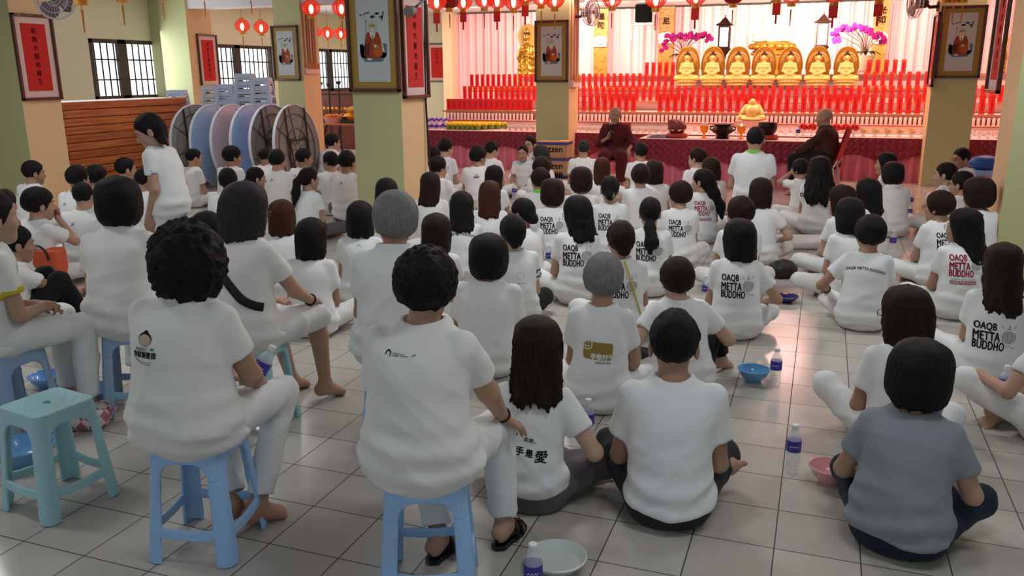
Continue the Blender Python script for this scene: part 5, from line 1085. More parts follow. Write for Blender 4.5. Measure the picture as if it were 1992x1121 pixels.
def tablets(row, pxa, pxb, step, mesh, label, group):
    Yk, z = TI[row]; x = at(pxa, 200, Y=Yk).x; xe = at(pxb, 200, Y=Yk).x; first = None
    while x < xe:
        o = obj('prayer_tablet', TM[mesh], None, (x, Yk + .02, z + .0012)); tag(o, label, 'tablet', group); x += step
tablets(0, 873, 1040, .116, 4, 'short wide red tablet packed in the lowest row left of the carton pillar', 'wide red tablets')
tablets(0, 1122, 1238, .138, 0, 'red tablet in the lowest row behind the microphone monk', 'red tablets behind the monk')
tablets(0, 1284, 1806, .141, 0, 'tall red tablet standing in the lowest altar row', 'red tablets lowest row')
tablets(0, 1893, 1945, .141, 0, 'red tablet in the lowest row right of the right pillar', 'red tablets low right')
tablets(1, 904, 1042, .118, 1, 'narrow red tablet in the second row left of the carton pillar', 'red tablets second row left')
tablets(1, 1122, 1806, .134, 1, 'red tablet standing in the second altar row', 'red tablets second row')
tablets(1, 1893, 1945, .134, 1, 'red tablet in the second row right of the right pillar', 'red tablets second right')
tablets(2, 918, 1042, .124, 2, 'red tablet in the third row below the left golden statue', 'red tablets third row left')
tablets(2, 1122, 1312, .130, 2, 'red tablet in the third row left of the golden Buddhas', 'red tablets third row')
tablets(2, 1680, 1806, .145, 2, 'red tablet in the third row right of the golden Buddhas', 'red tablets third right')
tablets(3, 1256, 1316, .134, 3, 'red tablet in the top row beside the leftmost small Buddha', 'red tablets top left')
tablets(3, 1684, 1752, .150, 3, 'red tablet in the top row below the right banner', 'red tablets top right')
# yellow flower sprigs between the tablets
spr = MB()
for k in range(5): spr.ell((.022 * cos(k * 1.26), .01 * sin(k * 1.26), .055 + .012 * (k % 2)), (.016, .012, .014), 8)
spr.tube([(0, 0, 0), (0, 0, .05)], .006, 5); SPM = spr.mesh('flower', L('flower_orange', (246, 160, 30), rough=.6), True)
for (row, pa, pb, st) in ((1, 912, 1042, .118), (1, 1180, 1312, .134), (2, 1250, 1312, .13), (1, 1690, 1800, .15)):
    Yk, z = TI[row]; x = at(pa, 200, Y=Yk).x; xe = at(pb, 200, Y=Yk).x; zz = TM[row].vertices[0].co.z
    while x < xe: tag(obj('flower_sprig', SPM, None, (x + .05, Yk + .085, z + .20)), 'small orange flower sprig between red tablets', 'flower', 'orange flower sprigs'); x += st
    # sprigs stand on a thin ledge
    m = MB(); xa = at(pa, 200, Y=Yk).x; m.box(((xa + xe) / 2, Yk + .085, z + .19), (xe - xa + .1, .05, .018)); tag(m.build('flower_ledge', gold_o), 'narrow gilt ledge holding orange flower sprigs, row %d near %s' % (row + 1, {912: 'the left statue', 1180: 'the pillar fan', 1250: 'the first Buddha', 1690: 'the right banner'}[pa]), 'ledge')
# curtain wall
YC = 21.4; xcl = at(886, 100, Y=YC).x
def curtain(x0, x1, label, ph):
    n = int((x1 - x0) * 60); v = []; f = []; kz = 8
    for j in range(kz + 1):
        for i in range(n + 1):
            x = x0 + (x1 - x0) * i / n; z = ZC - .05 + (.9 - ZC) * j / kz
            v.append((x, YC + .13 * (1 - abs(sin(x * 13 + 1.1 * sin(x * 2.3 + ph))) ** .45) + .02 * sin(x * 61 + ph + .2 * z) + .012 * sin(x * 9 + z), z))
    for j in range(kz):
        for i in range(n): a = j * (n + 1) + i; f.append((a, a + 1, a + n + 2, a + n + 1))
    tag(obj('stage_curtain', new_mesh('stage_curtain', np.array(v), np.array(f), [curt_m])), label, 'curtain')
xs_ = [xcl, at(1062, 100, Y=YC).x, at(1290, 100, Y=YC).x, at(1730, 100, Y=YC).x, 5.6]
for i, lab in enumerate(('pleated pink-white curtain behind the left golden statue', 'pleated curtain between the carton pillar and the left yellow banners', 'brightly lit pleated curtain behind the big Buddha', 'pink pleated curtain at the right end of the altar')): curtain(xs_[i], xs_[i + 1] - .01, lab, i)
m = MB(); xa, xb = at(868, 80, Y=YC).x, xcl; m.box(((xa + xb) / 2, YC, ZC / 2), (xb - xa, .5, ZC)); struct('trim_4', m.mesh('pier', L('pier_cream', (232, 200, 160), rough=.7)))
# brocade banners
brm = bpy.data.materials.new('brocade'); brm.use_nodes = True; nt = brm.node_tree; pb = nt.nodes['Principled BSDF']; tc = nt.nodes.new('ShaderNodeTexCoord'); vo = nt.nodes.new('ShaderNodeTexVoronoi'); vo.inputs['Scale'].default_value = 16; nt.links.new(tc.outputs['Object'], vo.inputs['Vector']); wv = nt.nodes.new('ShaderNodeTexWave'); wv.inputs['Scale'].default_value = 9; wv.inputs['Distortion'].default_value = 9; nt.links.new(tc.outputs['Object'], wv.inputs['Vector'])
r1 = nt.nodes.new('ShaderNodeValToRGB'); e = r1.color_ramp.elements; e[0].color = (.035, .045, .0, 1); e[0].position = .15; e[1].color = (.30, .11, .006, 1); e[1].position = .45; e2 = e.new(.8); e2.color = (.36, .16, .012, 1); mu = nt.nodes.new('ShaderNodeMath'); mu.operation = 'MULTIPLY'; nt.links.new(vo.outputs['Distance'], mu.inputs[0]); nt.links.new(wv.outputs['Color'], mu.inputs[1]); ad = nt.nodes.new('ShaderNodeMath'); ad.operation = 'ADD'; nt.links.new(mu.outputs[0], ad.inputs[0]); nt.links.new(vo.outputs['Distance'], ad.inputs[1]); nt.links.new(ad.outputs[0], r1.inputs[0]); nt.links.new(r1.outputs[0], pb.inputs['Base Color']); pb.inputs['Roughness'].default_value = .5
def banner(pxc, pxw, pyb, label, lotus_py, chars):
    Yb = YC - .45; c = at(pxc, 60, Y=Yb); w = (at(pxc + pxw / 2, 60, Y=Yb) - at(pxc - pxw / 2, 60, Y=Yb)).x; zb_ = at(pxc, pyb, Y=Yb).z; zl = at(pxc, lotus_py, Y=Yb).z
    t = empty('hanging_banner', (c.x, Yb, 0), 0, label, 'banner')
    m = MB(); n = 20; v = [(x, .012 * sin(x * 30) + .01 * sin(z * 5), z) for z in np.linspace(zb_, ZC - .06, n) for x in (-w / 2, -w / 6, w / 6, w / 2)]
    m.add(v, [(4 * j + i, 4 * j + i + 1, 4 * j + i + 5, 4 * j + i + 4) for j in range(n - 1) for i in range(3)]); m.build('cloth', brm, t, True)
    m = MB()
    for k in range(9): a = (k - 4) * .28; m.ell((w * .42 * sin(a) * .95, -.03, zl + .05 * cos(a)), (.05, .02, .10), 8, M=None)
    m.box((0, -.03, zl - .09), (w * .9, .03, .05), ch=.01); m.build('lotus_ornament', L('lotus_pink', (240, 196, 180), rough=.5), t, True)
    m = MB(); zc = zl + .34
    while zc < ZC - .25:
        v, f = text2d(chars[int((zc - zl) / .2) % len(chars)], .17, 1, .004); m.add([(u, -.035, zc + q) for u, q in v], f); zc += .20
    m.build('lettering', L('banner_ink', (70, 40, 20), rough=.7), t)
banner(1169, 27, 180, 'yellow brocade banner beside the pillar fan', 82, '佛陀彌阿無南'); banner(1296, 30, 170, 'yellow brocade banner behind the left orchids', 75, '佛尼牟迦釋師本無南'); banner(1713, 30, 175, 'yellow brocade banner behind the right orchids', 75, '來如光璃琉師藥')
# ---- statues
def seated_buddha(P, sc=1.):
    p = P / F32(sc)
    d = loft(p, *[q for q in BUD], None)
    d = smin(d, ellip(p, (0, -.004, .555), (.067, .073, .088)), .03); d = smin(d, ellip(p, (0, -.0, .49), (.035, .035, .05)), .02)
    for s in (-1, 1):
        d = smin(d, capsule(p, (s * .115, .0, .40), (s * .155, -.03, .24), .040, .036), .03); d = smin(d, capsule(p, (s * .155, -.03, .24), (s * .03, -.12, .16), .034, .026), .02)
        d = smin(d, capsule(p, (s * .08, .0, .09), (s * .245, -.06, .075), .075, .060), .03); d = smin(d, capsule(p, (s * .245, -.06, .07), (-s * .06, -.14, .055), .055, .040), .03)
        d = smin(d, ellip(p, (s * .068, .0, .53), (.011, .016, .048)), .006)
    d = smin(d, capsule(p, (0, -.074, .555), (0, -.083, .532), .009, .012), .008)
    q = np.sin(p[:, 2] * 70 + 6 * np.abs(p[:, 0])) * .003 * (p[:, 2] < .42); return d + q
BUD = dense([.02, .10, .20, .30, .38, .43, .47], [.16, .15, .115, .125, .135, .10, .045], [.12, .12, .09, .09, .085, .07, .04], [.0, .0, .0, .0, .0, .0, .0])
BM = new_mesh('buddha', *surface(lambda q: seated_buddha(q), (-.34, -.25, .0), (.34, .2, .65), .0095), [gold_s])
m = MB(); m.ell((0, .012, .606), (.075, .078, .056), 14); m.ell((0, .010, .668), (.036, .038, .036), 10); HM = m.mesh('hair', L('statue_hair', (74, 44, 40), rough=.6), True)
def arch_poly(w, h, n=16):
    pts = [(-w, 0)];
    for i in range(n + 1): t = i / n; pts.append((-w * (cos(t * pi / 2) ** .72) * (1.10 - .10 * t), h * (.42 + .58 * sin(t * pi / 2) ** 1.0) if t > 0 else h * .35))
    left = pts; right = [(-x, z) for x, z in left[::-1][1:]]; return left + right
m = MB(); ap = arch_poly(.255, .80); m.prism(ap, .10, .13); m.tube([(x, .10, z) for x, z in ap[1:-1]], .016, 6); AM = m.mesh('halo', gold_o, False)
m = MB()
for k in range(22):
    t = k / 21 * pi; r = .19; m.tube([(-(r + .012 * cos(3 * a)) * cos(t) + .032 * cos(a), .095, .46 + .20 * sin(t) + .030 * sin(a)) for a in [2 * pi * j / 10 for j in range(8)]], .007, 5)
m.tube([(.085 * cos(a), .092, .56 + .10 * sin(a)) for a in [2 * pi * j / 24 for j in range(24)]], .009, 6, closed=True); m.add([(.0, .098, .56)] + [(.085 * cos(2 * pi * j / 24), .098, .56 + .10 * sin(2 * pi * j / 24)) for j in range(24)], [(0, j + 1, (j + 1) % 24 + 1) for j in range(24)]); OM = m.mesh('scrollwork', gold_s, True)
m = MB(); m.lathe([(.22, -.10), (.245, -.085), (.22, -.055), (.19, -.045), (.225, -.02), (.25, .0), (.22, .02), (.15, .03)], 24, sy=.72)
for k in range(16): a = 2 * pi * k / 16; m.ell((.228 * cos(a), .165 * sin(a), -.012), (.045, .035, .03), 8)
LM = m.mesh('lotus_base', gold_s, True)
zb3 = TI[2][1]
for i, px in enumerate((1335, 1384, 1433, 1483, 1534, 1588, 1643)):
    b_ = at(px, 166, Y=17.05); topz = at(px, 93, Y=17.05).z; s = (topz - b_.z) / .88
    t = empty('buddha_statue', (b_.x, 17.05, b_.z + .10 * s), 0, ['leftmost small golden Buddha with arched halo, under the left orchids', 'small golden Buddha second from the left end of seven', 'small golden Buddha left of the centre one', 'small golden Buddha at the centre of seven', 'small golden Buddha right of the centre one, over the laughing statue', 'small golden Buddha second from the right end of seven', 'rightmost small golden Buddha, under the right orchids'][i], 'statue', 'seven small golden Buddhas'); t.scale = (s,) * 3
    for nm, me in (('body', BM), ('hair', HM), ('halo', AM), ('scrollwork', OM), ('lotus_base', LM)): obj(nm, me, t)
# big Buddha on a lotus throne, brightly lit
c = at(1502, 84, Y=18.9); s = (ZC - .04 - c.z) / .73; t = empty('buddha_statue', (c.x, 18.9, c.z), 0, 'big pale gold Buddha on a lotus throne behind the seven small ones', 'statue'); t.scale = (s,) * 3
pale_g = mat('gold_pale', (.95, .86, .62), .4, metal=.25)
BM2 = BM.copy(); BM2.materials.clear(); BM2.materials.append(pale_g); obj('body', BM2, t); obj('hair', HM, t)
LM2 = LM.copy(); LM2.materials.clear(); LM2.materials.append(gold_o); o = obj('lotus_base', LM2, t); o.scale = (1.35, 1.35, 1.6); o.location = (0, 0, -.03)
m = MB(); m.lathe([(.26, -c.z / s), (.24, -.4), (.20, -.36), (.22, -.2)], 20); m.build('pedestal', gold_o, t, True)
# standing statues
STZ = dense([.0, .05, .2, .5, .8, .95, 1.08, 1.16, 1.20], [.16, .155, .13, .135, .14, .16, .15, .07, .04], [.12, .11, .10, .10, .10, .10, .09, .06, .04], [0] * 9)
def standing(P):
    d = loft(P, *STZ, None); d = smin(d, ellip(P, (0, 0, 1.31), (.072, .08, .098)), .03); d = smin(d, capsule(P, (0, 0, 1.15), (0, 0, 1.25), .045, .04), .02)
    d = smin(d, ellip(P, (0, .01, 1.43), (.06, .06, .08)), .02); d = smin(d, capsule(P, (0, -.078, 1.31), (0, -.088, 1.285), .008, .013), .01)
    for s in (-1, 1): d = smin(d, capsule(P, (s * .15, 0, 1.06), (s * .19, -.03, .86), .045, .045), .03)
    d = smin(d, capsule(P, (.19, -.03, .86), (.04, -.15, .90), .04, .03), .03); d = smin(d, capsule(P, (-.19, -.03, .86), (-.08, -.16, 1.02), .04, .028), .03)
    for s in (-1, 1):
        d = smin(d, capsule(P, (s * .17, -.02, .9), (s * .19, .0, .25), .035, .05), .03); d = smin(d, ellip(P, (s * .073, 0, 1.28), (.012, .018, .05)), .01)
    x, y, z = P.T; th = np.arctan2(x, y); return d + (.010 * np.sin(th * 9 + 5 * np.sin(z * 7)) * np.sin(z * 30 + 3 * np.sin(th * 3)) + .006 * np.sin(th * 14)) * (z < 1.12)
SMs = new_mesh('standing_statue', *surface(standing, (-.36, -.28, -.02), (.36, .25, 1.56), .013), [gold])
def guanyin(pxc, pyt, pyb, Y_, label, ornate):
    b_ = at(pxc, pyb, Y=Y_); s = (at(pxc, pyt, Y=Y_).z - b_.z) / 1.50; t = empty('standing_statue', b_, 0, label, 'statue'); t.scale = (s,) * 3
    obj('body', SMs, t); m = MB(); Q = Matrix.Translation((0, .12, 1.33)) @ Matrix.Rotation(radians(90), 4, 'X')
    m.lathe([(.0, .0), (.20, .005), (.25, .02), (.27, .0), (.25, -.02), (.0, -.02)], 30, M=Q)
    if ornate:
        for k in range(9): a = pi * k / 8; m.tube([(.27 * cos(a) + .05 * cos(q) * (1 - .08 * q), .12, 1.40 + .22 * sin(a) + .055 * sin(q) * (1 - .08 * q)) for q in [j * .6 for j in range(12)]], .010, 5)
        m.prism([(-.26, 0), (-.26, 1.3), (-.20, 1.3), (-.18, .2), (.18, .2), (.20, 1.3), (.26, 1.3), (.26, 0)], .12, .15)
    m.build('halo', gold_s, t, True); m = MB(); m.lathe([(.30, -b_.z / s), (.30, -.25), (.32, -.15), (.24, -.10), (.30, -.04), (.26, .02)], 22); m.build('lotus_base', gold, t, True)
    m = MB(); m.ell((0, .015, 1.375), (.075, .078, .06), 12); m.ell((.0, .02, 1.44), (.05, .055, .05), 10); m.build('hair', L('statue_hair', (74, 44, 40)), t, True)
guanyin(1025, 55, 186, 18.8, 'standing golden statue with a round halo left of the carton pillar', False); guanyin(1934, 72, 170, 18.8, 'standing golden statue with an ornate halo between the two right pillars', True)
# laughing Buddha
def laughing(P):
    d = ellip(P, (0, 0, .17), (.15, .13, .15)); d = smin(d, ellip(P, (0, -.01, .36), (.065, .068, .072)), .03)
    for s in (-1, 1):
        d = smin(d, capsule(P, (s * .12, 0, .27), (s * .20, -.06, .14), .05, .045), .03); d = smin(d, capsule(P, (s * .10, -.04, .05), (s * .23, -.09, .06), .06, .05), .03); d = smin(d, ellip(P, (s * .068, 0, .34), (.014, .02, .045)), .01)
    d = smin(d, ellip(P, (0, -.12, .03), (.2, .07, .035)), .03); d = smin(d, capsule(P, (0, -.07, .365), (0, -.078, .35), .009, .012), .01)
    d = smax(d, -ellip(P, (0, -.075, .322), (.032, .018, .012)), .008); d = smax(d, -ellip(P, (0, -.128, .15), (.009, .012, .009)), .006); return d + .004 * np.sin(P[:, 0] * 50) * np.sin(P[:, 2] * 40) * (P[:, 2] < .12)
b_ = at(1462, 234, Y=15.45); s = (at(1462, 192, Y=15.45).z - b_.z) / .43
t = empty('laughing_statue', b_, 0, 'laughing golden big-bellied statue on the altar table', 'statue'); t.scale = (s,) * 3; obj('body', new_mesh('laughing', *surface(laughing, (-.34, -.24, -.03), (.34, .2, .46), .011), [gold_s]), t)
m = MB(); zz = (b_.z - ZS) / s; m.box((0, 0, -zz / 2), (.62, .34, zz), ch=.01); m.build('plinth', L('plinth_pink', (232, 176, 160), rough=.6), t)
# wooden lamps
def wood_lamp(pxc, pyt, pym, label):
    Y_ = 18.5; top = at(pxc, pyt, Y=Y_).z; mid = at(pxc, pym, Y=Y_).z; h = top - mid; c = at(pxc, pym, Y=Y_); t = empty('pagoda_lamp', (c.x, Y_, mid), 0, label, 'lamp'); q = h
    m = MB(); m.lathe([(.34 * q, .70 * q), (.20 * q, .76 * q), (.10 * q, .86 * q), (.02 * q, .92 * q), (.025 * q, .97 * q), (.0, 1.0 * q)], 4, M=Matrix.Rotation(pi / 4, 4, 'Z')); m.lathe([(.36 * q, .68 * q), (.34 * q, .71 * q)], 4, M=Matrix.Rotation(pi / 4, 4, 'Z')); m.build('roof', wood_d, t)
    m = MB()
    for sx_ in (-1, 1):
        for sy_ in (-1, 1): m.box((sx_ * .15 * q, sy_ * .15 * q, .34 * q), (.045 * q, .045 * q, .68 * q))
    m.box((0, 0, .64 * q), (.34 * q, .34 * q, .06 * q)); m.box((0, 0, .02 * q), (.36 * q, .36 * q, .05 * q), ch=.01); m.build('frame', wood_d, t)
    m = MB(); m.box((0, 0, .34 * q), (.24 * q, .24 * q, .56 * q)); m.build('light_panel', mat('lamp_light', (1, .95, .9), emit=(1., .93, .86), es=5.), t)
    m = MB(); m.lathe([(.20 * q, 0), (.22 * q, -.03 * q), (.09 * q, -.2 * q), (.06 * q, -.4 * q), (.06 * q, -.9 * q), (.16 * q, -1.1 * q), (.18 * q, -1.2 * q)], 12); m.build('stand', wood_d, t, True)
wood_lamp(1408, 28, 94, 'dark wooden pagoda lamp left of the big Buddha'); wood_lamp(1598, 22, 90, 'dark wooden pagoda lamp right of the big Buddha')
# orchids
orch = L('orchid_magenta', (196, 20, 150), rough=.55, var=(20, .25)); leaf_m = L('orchid_leaf', (74, 66, 28), rough=.5); stem_m = L('orchid_stem', (90, 60, 40), rough=.6)
def orchid(pxp, pyp, flow, label):
    Y_ = 18.0; b_ = at(pxp, pyp, Y=Y_); t = empty('potted_orchid', (b_.x, Y_, b_.z), 0, label, 'orchid'); rs = random.Random(pxp)
    m = MB(); m.lathe([(.10, -.30), (.13, -.28), (.15, -.05), (.17, 0), (.15, -.01)], 18); m.build('pot', L('pot_cream', (214, 190, 160), rough=.4), t, True)
    m = MB()
    for k in range(9):
        a = k * .7 + .2; r = rs.uniform(.22, .34); v = []
        for i in range(7): u = i / 6; w = .055 * sin(pi * min(1, u * .9 + .1)); x = r * u; z = .05 + .16 * u - .20 * u * u; v += [(x * cos(a) - w * sin(a), x * sin(a) * .6 + w * cos(a) * .6, z), (x * cos(a), x * sin(a) * .6, z - .012), (x * cos(a) + w * sin(a), x * sin(a) * .6 - w * cos(a) * .6, z)]
        m.add(v, [(3 * i + j, 3 * i + j + 1, 3 * i + j + 4, 3 * i + j + 3) for i in range(6) for j in (0, 1)])
    m.build('leaf', leaf_m, t, True); m = MB(); fl = MB()
    for px, py in flow:
        q = at(px, py, Y=Y_ + rs.uniform(-.15, .15)) - b_ + Vector((0, b_.y - Y_, 0)); q.y = rs.uniform(-.15, .15)
        m.tube([(0, 0, 0), (q.x * .25, q.y * .3, q.z * .6), (q.x * .8, q.y, q.z + .03), tuple(q)], .007, 5)
        for k in range(5):
            c = q + Vector((rs.uniform(-.07, .07), rs.uniform(-.08, .08), rs.uniform(-.07, .03)))
            for j in range(5): a = j * 1.256 + k; fl.ell((c.x + .026 * cos(a), c.y + rs.uniform(-.01, .01), c.z + .026 * sin(a)), (.024, .010, .024), 7)
    m.build('stem', stem_m, t, True); fl.build('blossom', orch, t, True)
orchid(1330, 112, [(1296, 82), (1305, 70), (1315, 72), (1326, 66), (1338, 70), (1348, 66), (1358, 68), (1368, 66), (1378, 72), (1292, 92)], 'purple orchids in a pot behind the leftmost small Buddha'); orchid(1684, 108, [(1626, 62), (1634, 56), (1646, 54), (1656, 58), (1666, 50), (1678, 52), (1690, 58), (1700, 66), (1712, 68), (1718, 76), (1626, 76)], 'purple orchids in a pot behind the rightmost small Buddha')
# loudspeaker and bracket
c = at(1253, 4, Y=20.6); c.z = min(c.z, ZC - .22); t = empty('mounted_loudspeaker', c, 0, 'black loudspeaker at the top edge before the curtain', 'loudspeaker'); m = MB(); m.box((0, 0, 0), (.36, .28, .40), ch=.02); m.build('cabinet', mat('speaker_black', (.002, .002, .002), .9, spec=.05), t); m = MB(); m.box((0, .05, -.25), (.5, .3, .03)); m.tube([(-.3, .1, -.26), (-.3, .1, -.6)], .012, 6); m.build('bracket', L('bracket_white', (224, 190, 186), rough=.5), t)
# ---- offerings on the altar table
clear = mat('clear_plastic', (.90, .84, .83), .08, alpha=.42, spec=.7)
def cup_mesh(name, prof, mats, extra=None, n=12):
    m = MB(); m.lathe(prof, n, 0)
    if extra: extra(m)
    return m.mesh(name, mats, True)
GL = cup_mesh('offering_glass', [(.022, 0), (.024, .004), (.008, .012), (.010, .03), (.042, .055), (.046, .085), (.043, .085), (.038, .058), (.0, .034)], [clear, L('tea_brown', (150, 92, 60), rough=.3)], lambda m: m.lathe([(.0, .05), (.036, .058), (.040, .072), (.0, .072)], 10, 1))
GLC = cup_mesh('offering_glass', [(.022, 0), (.024, .004), (.008, .012), (.010, .03), (.046, .055), (.052, .095), (.049, .095), (.042, .058), (.0, .034)], [clear])
def row(name, me, pxa, pxb, Yr, step, label, cat, group, z=None, jit=0.):
    x = at(pxa, 245, Y=Yr).x; xe = at(pxb, 245, Y=Yr).x; k = 0; out = []
    while x < xe:
        o = obj(name, me, None, (x + random.uniform(-jit, jit), Yr + random.uniform(-jit, jit), ZS if z is None else z)); tag(o, label, cat, group); x += step; out.append(o)
    return out
for k in range(5): row('offering_glass', GL, 1128 + 3 * k, 1318, 14.98 + .13 * k, .115, 'small offering glass of brown tea behind the microphone monk', 'glass', 'offering glasses of tea', jit=.008)
for k in range(4): row('offering_glass', GL, 992, 1040, 14.98 + .13 * k, .115, 'small offering glass right of the yellow flowers', 'glass', 'offering glasses by the flowers', jit=.008)
for k in range(3): row('offering_glass', GLC, 1325, 1560, 15.0 + .16 * k, .16, 'clear offering glass behind the front table ornaments', 'glass', 'clear offering glasses', jit=.01)
for k in range(4): row('offering_glass', GLC, 1890, 1945, 14.95 + .15 * k, .125, 'clear offering glass right of the right pillar', 'glass', 'clear glasses far right', jit=.01)
def pom(m):
    rs = random.Random(4)
    for k in range(46):
        a = rs.uniform(0, 6.28); u = rs.uniform(-.6, 1); r = sqrt(1 - u * u); m.ell((.058 * r * cos(a), .058 * r * sin(a), .135 + .052 * u), (.020, .020, .020), 6, 1)
PM = cup_mesh('flower_cup', [(.03, 0), (.034, .006), (.012, .02), (.05, .06), (.055, .09)], [clear, L('flower_red', (206, 34, 34), rough=.7)], pom)
for i, px in enumerate((1563, 1580, 1627, 1645, 1662)):
    tag(obj('flower_cup', PM, None, (at(px, 245, Y=15.0).x, 15.0, ZS)), ['red flower ball in a glass right of the water bottle', 'red flower ball touching the brown monk\'s face side', 'red flower ball just behind the brown monk\'s shoulder', 'red flower ball between two others behind the brown monk', 'red flower ball next to the pale tilted bowls'][i], 'flower', 'red flower balls')
BW = MB(); Q = Matrix.Translation((0, 0, .10)) @ Matrix.Rotation(radians(28), 4, 'Y'); BW.lathe([(.0, -.04), (.03, -.035), (.075, .005), (.085, .03), (.08, .03), (.0, .012)], 18, 1, M=Q); BW.lathe([(.035, 0), (.04, .006), (.02, .03), (.055, .06), (.06, .07)], 14, 0); BWM = BW.mesh('tilted_bowl', [clear, L('offering_cream', (226, 196, 130), rough=.4)], True)
row('offering_bowl', BWM, 1680, 1803, 15.0, .18, 'pale cream bowl tilted in a glass holder on the right of the altar table', 'bowl', 'tilted cream bowls')
PC = cup_mesh('purple_bottle', [(.03, 0), (.032, .10), (.014, .13), (.014, .16)], [L('bottle_white', (226, 206, 220), rough=.3), L('bottle_purple', (92, 70, 190), rough=.4)], lambda m: (m.lathe([(.036, .035), (.037, .075)], 12, 1), m.ell((0, 0, .17), (.03, .03, .025), 8, 1)))
for k in range(4): row('purple_bottle', PC, 826 + 2 * k, 864 + 3 * k, 15.0 + .15 * k, .105, 'small white bottle with violet band at the left end of the altar', 'bottle', 'violet banded bottles', jit=.01)
FY = MB(); rs = random.Random(2)
for k in range(30): a = rs.uniform(0, 6.28); u = rs.uniform(-.2, 1); r = sqrt(max(0, 1 - u * u)); FY.ell((.036 * r * cos(a), .036 * r * sin(a), .090 + .034 * u), (.015, .015, .014), 6, 0)
FY.lathe([(.03, 0), (.042, .03), (.045, .075)], 10, 1); FYM = FY.mesh('yellow_flowers', [L('flower_yellow', (250, 214, 20), rough=.6), L('cup_green', (120, 150, 70), rough=.5)], True)
for k in range(5): row('flower_pot', FYM, 872 + 4 * k, 935 + 12 * k, 14.93 + .108 * k, .102, 'yellow chrysanthemums in a green cup on the altar table', 'flower', 'cups of yellow chrysanthemums', jit=.001)
# ---- front table with ritual objects
yf = 13.35; zf = at(1400, 272, Y=yf).z; xa, xb = at(1243, 271, Y=yf).x, at(1640, 271, Y=yf).x
ft = empty('ritual_table', (0, 0, 0), 0, 'front table with maroon ruffled valance between the two monks', 'table')
m = MB(); m.box(((xa + xb) / 2, yf + .36, zf - .015), (xb - xa, .72, .03), ch=.006); m.build('table_top', cloth_w, ft)
m = MB()
for sx_ in (xa + .06, xb - .06):
    for sy_ in (yf + .06, yf + .66): m.box((sx_, sy_, zf / 2 - .015), (.05, .05, zf - .03))
m.build('leg', rail_m, ft)
skirt('skirt', xa, xb, yf + .02, zf - .05, pink_c, .045, 34., .01, None, ft); skirt('valance', xa, xb, yf - .06, zf, maroon_c, .014, 60., 0, swag(1.0, .13, zf - .32), ft, 18, .030)
onf = lambda px, py=262: Vector((at(px, py, z=zf).x, yf + .25, zf))
brown_w = L('fish_brown', (120, 44, 36), rough=.4, bump=(30, .6)); cush = L('cushion_red', (168, 50, 36), rough=.5)
def cushion(t, r=.17): m = MB(); m.lathe([(.0, .0), (r * .9, .0), (r * 1.05, .03), (r * 1.0, .06), (r * .75, .075), (.0, .07)], 24); m.build('cushion', cush, t, True)
t = empty('wooden_fish', onf(1330), .3, 'reddish brown wooden fish drum on a red cushion', 'drum'); cushion(t)
def fish(P): d = ellip(P, (0, 0, .17), (.15, .13, .115)); d = smin(d, ellip(P, (-.08, 0, .24), (.06, .05, .05)), .05); d = smax(d, -rbox(P, (.02, 0, .12), (.16, .2, .008), .004), .008); return d + .006 * np.sin(P[:, 0] * 60 + 20 * P[:, 2]) * np.sin(P[:, 2] * 45)
obj('body', new_mesh('fish', *surface(fish, (-.2, -.18, .03), (.2, .18, .33), .009), [brown_w]), t)
t = empty('singing_bowl', onf(1500), 0, 'black singing bowl on a red cushion at the right of the table', 'bowl'); cushion(t); m = MB(); m.lathe([(.0, .075), (.09, .08), (.135, .13), (.145, .20), (.135, .245), (.15, .255), (.14, .255), (.125, .24), (.12, .10), (0, .09)], 28); m.build('bowl', L('bowl_dark', (44, 22, 24), rough=.3, metal=.5), t, True)
t = empty('incense_burner', onf(1417), 0, 'round dark bronze incense burner in the middle of the front table', 'incense burner'); m = MB(); m.lathe([(.09, 0), (.11, .015), (.09, .035), (.085, .05), (.155, .10), (.165, .14), (.13, .19), (.12, .205), (.145, .215), (.145, .225), (.11, .222), (.0, .19)], 28); m.build('bowl', L('burner_dark', (52, 24, 26), rough=.35, metal=.6), t, True)
m = MB()
for k in range(3): m.tube([(-.02 + .02 * k, 0, .19), (-.022 + .022 * k, 0, .48)], .0025, 5)
m.build('incense_stick', L('incense_red', (150, 30, 30), rough=.7), t)
for s in (-1, 1): m = MB(); m.tube([(s * .15, 0, .12), (s * .19, 0, .14), (s * .19, 0, .18), (s * .14, 0, .19)], .012, 6); m.build('handle', L('burner_dark', (52, 24, 26)), t, True)
cup_o = mat('candle_orange', lin((226, 116, 26)), .25, emit=lin((255, 120, 20)), es=.25)
def goblet(px, label, lit):
    t = empty('candle_goblet', onf(px), 0, label, 'candle'); m = MB(); m.lathe([(.05, 0), (.052, .01), (.02, .03), (.016, .07), (.05, .10), (.066, .15), (.062, .20), (.055, .20), (.0, .16)], 20); m.build('glass', cup_o, t, True); m = MB(); m.lathe([(.0, .20), (.05, .2), (.055, .235), (.05, .235), (.045, .205)], 18); m.build('rim', clear, t, True)
    if lit: m = MB(); m.ell((0, -.03, .215), (.012, .012, .018), 8); m.build('flame', glow_m, t, True)
goblet(1382, 'orange glass candle goblet left of the incense burner', False); goblet(1452, 'lit orange candle goblet right of the incense burner', True)
t = empty('book_stack', onf(1295), .1, 'small stack of pale booklets at the left end of the front table', 'books')
for k in range(3): m = MB(); m.box((.03 * k - .03, -.02 * k, .012 + .02 * k), (.30, .20, .016), rz=.1 * k, ch=.003); m.build('booklet', L('booklet', (214, 196, 200), rough=.6), t)
m = MB(); m.box((0, 0, .006), (.24, .18, .010)); o = m.build('paper', L('booklet', (214, 196, 200))); o.location = onf(1588); tag(o, 'pale sheets lying at the right end of the front table', 'paper')
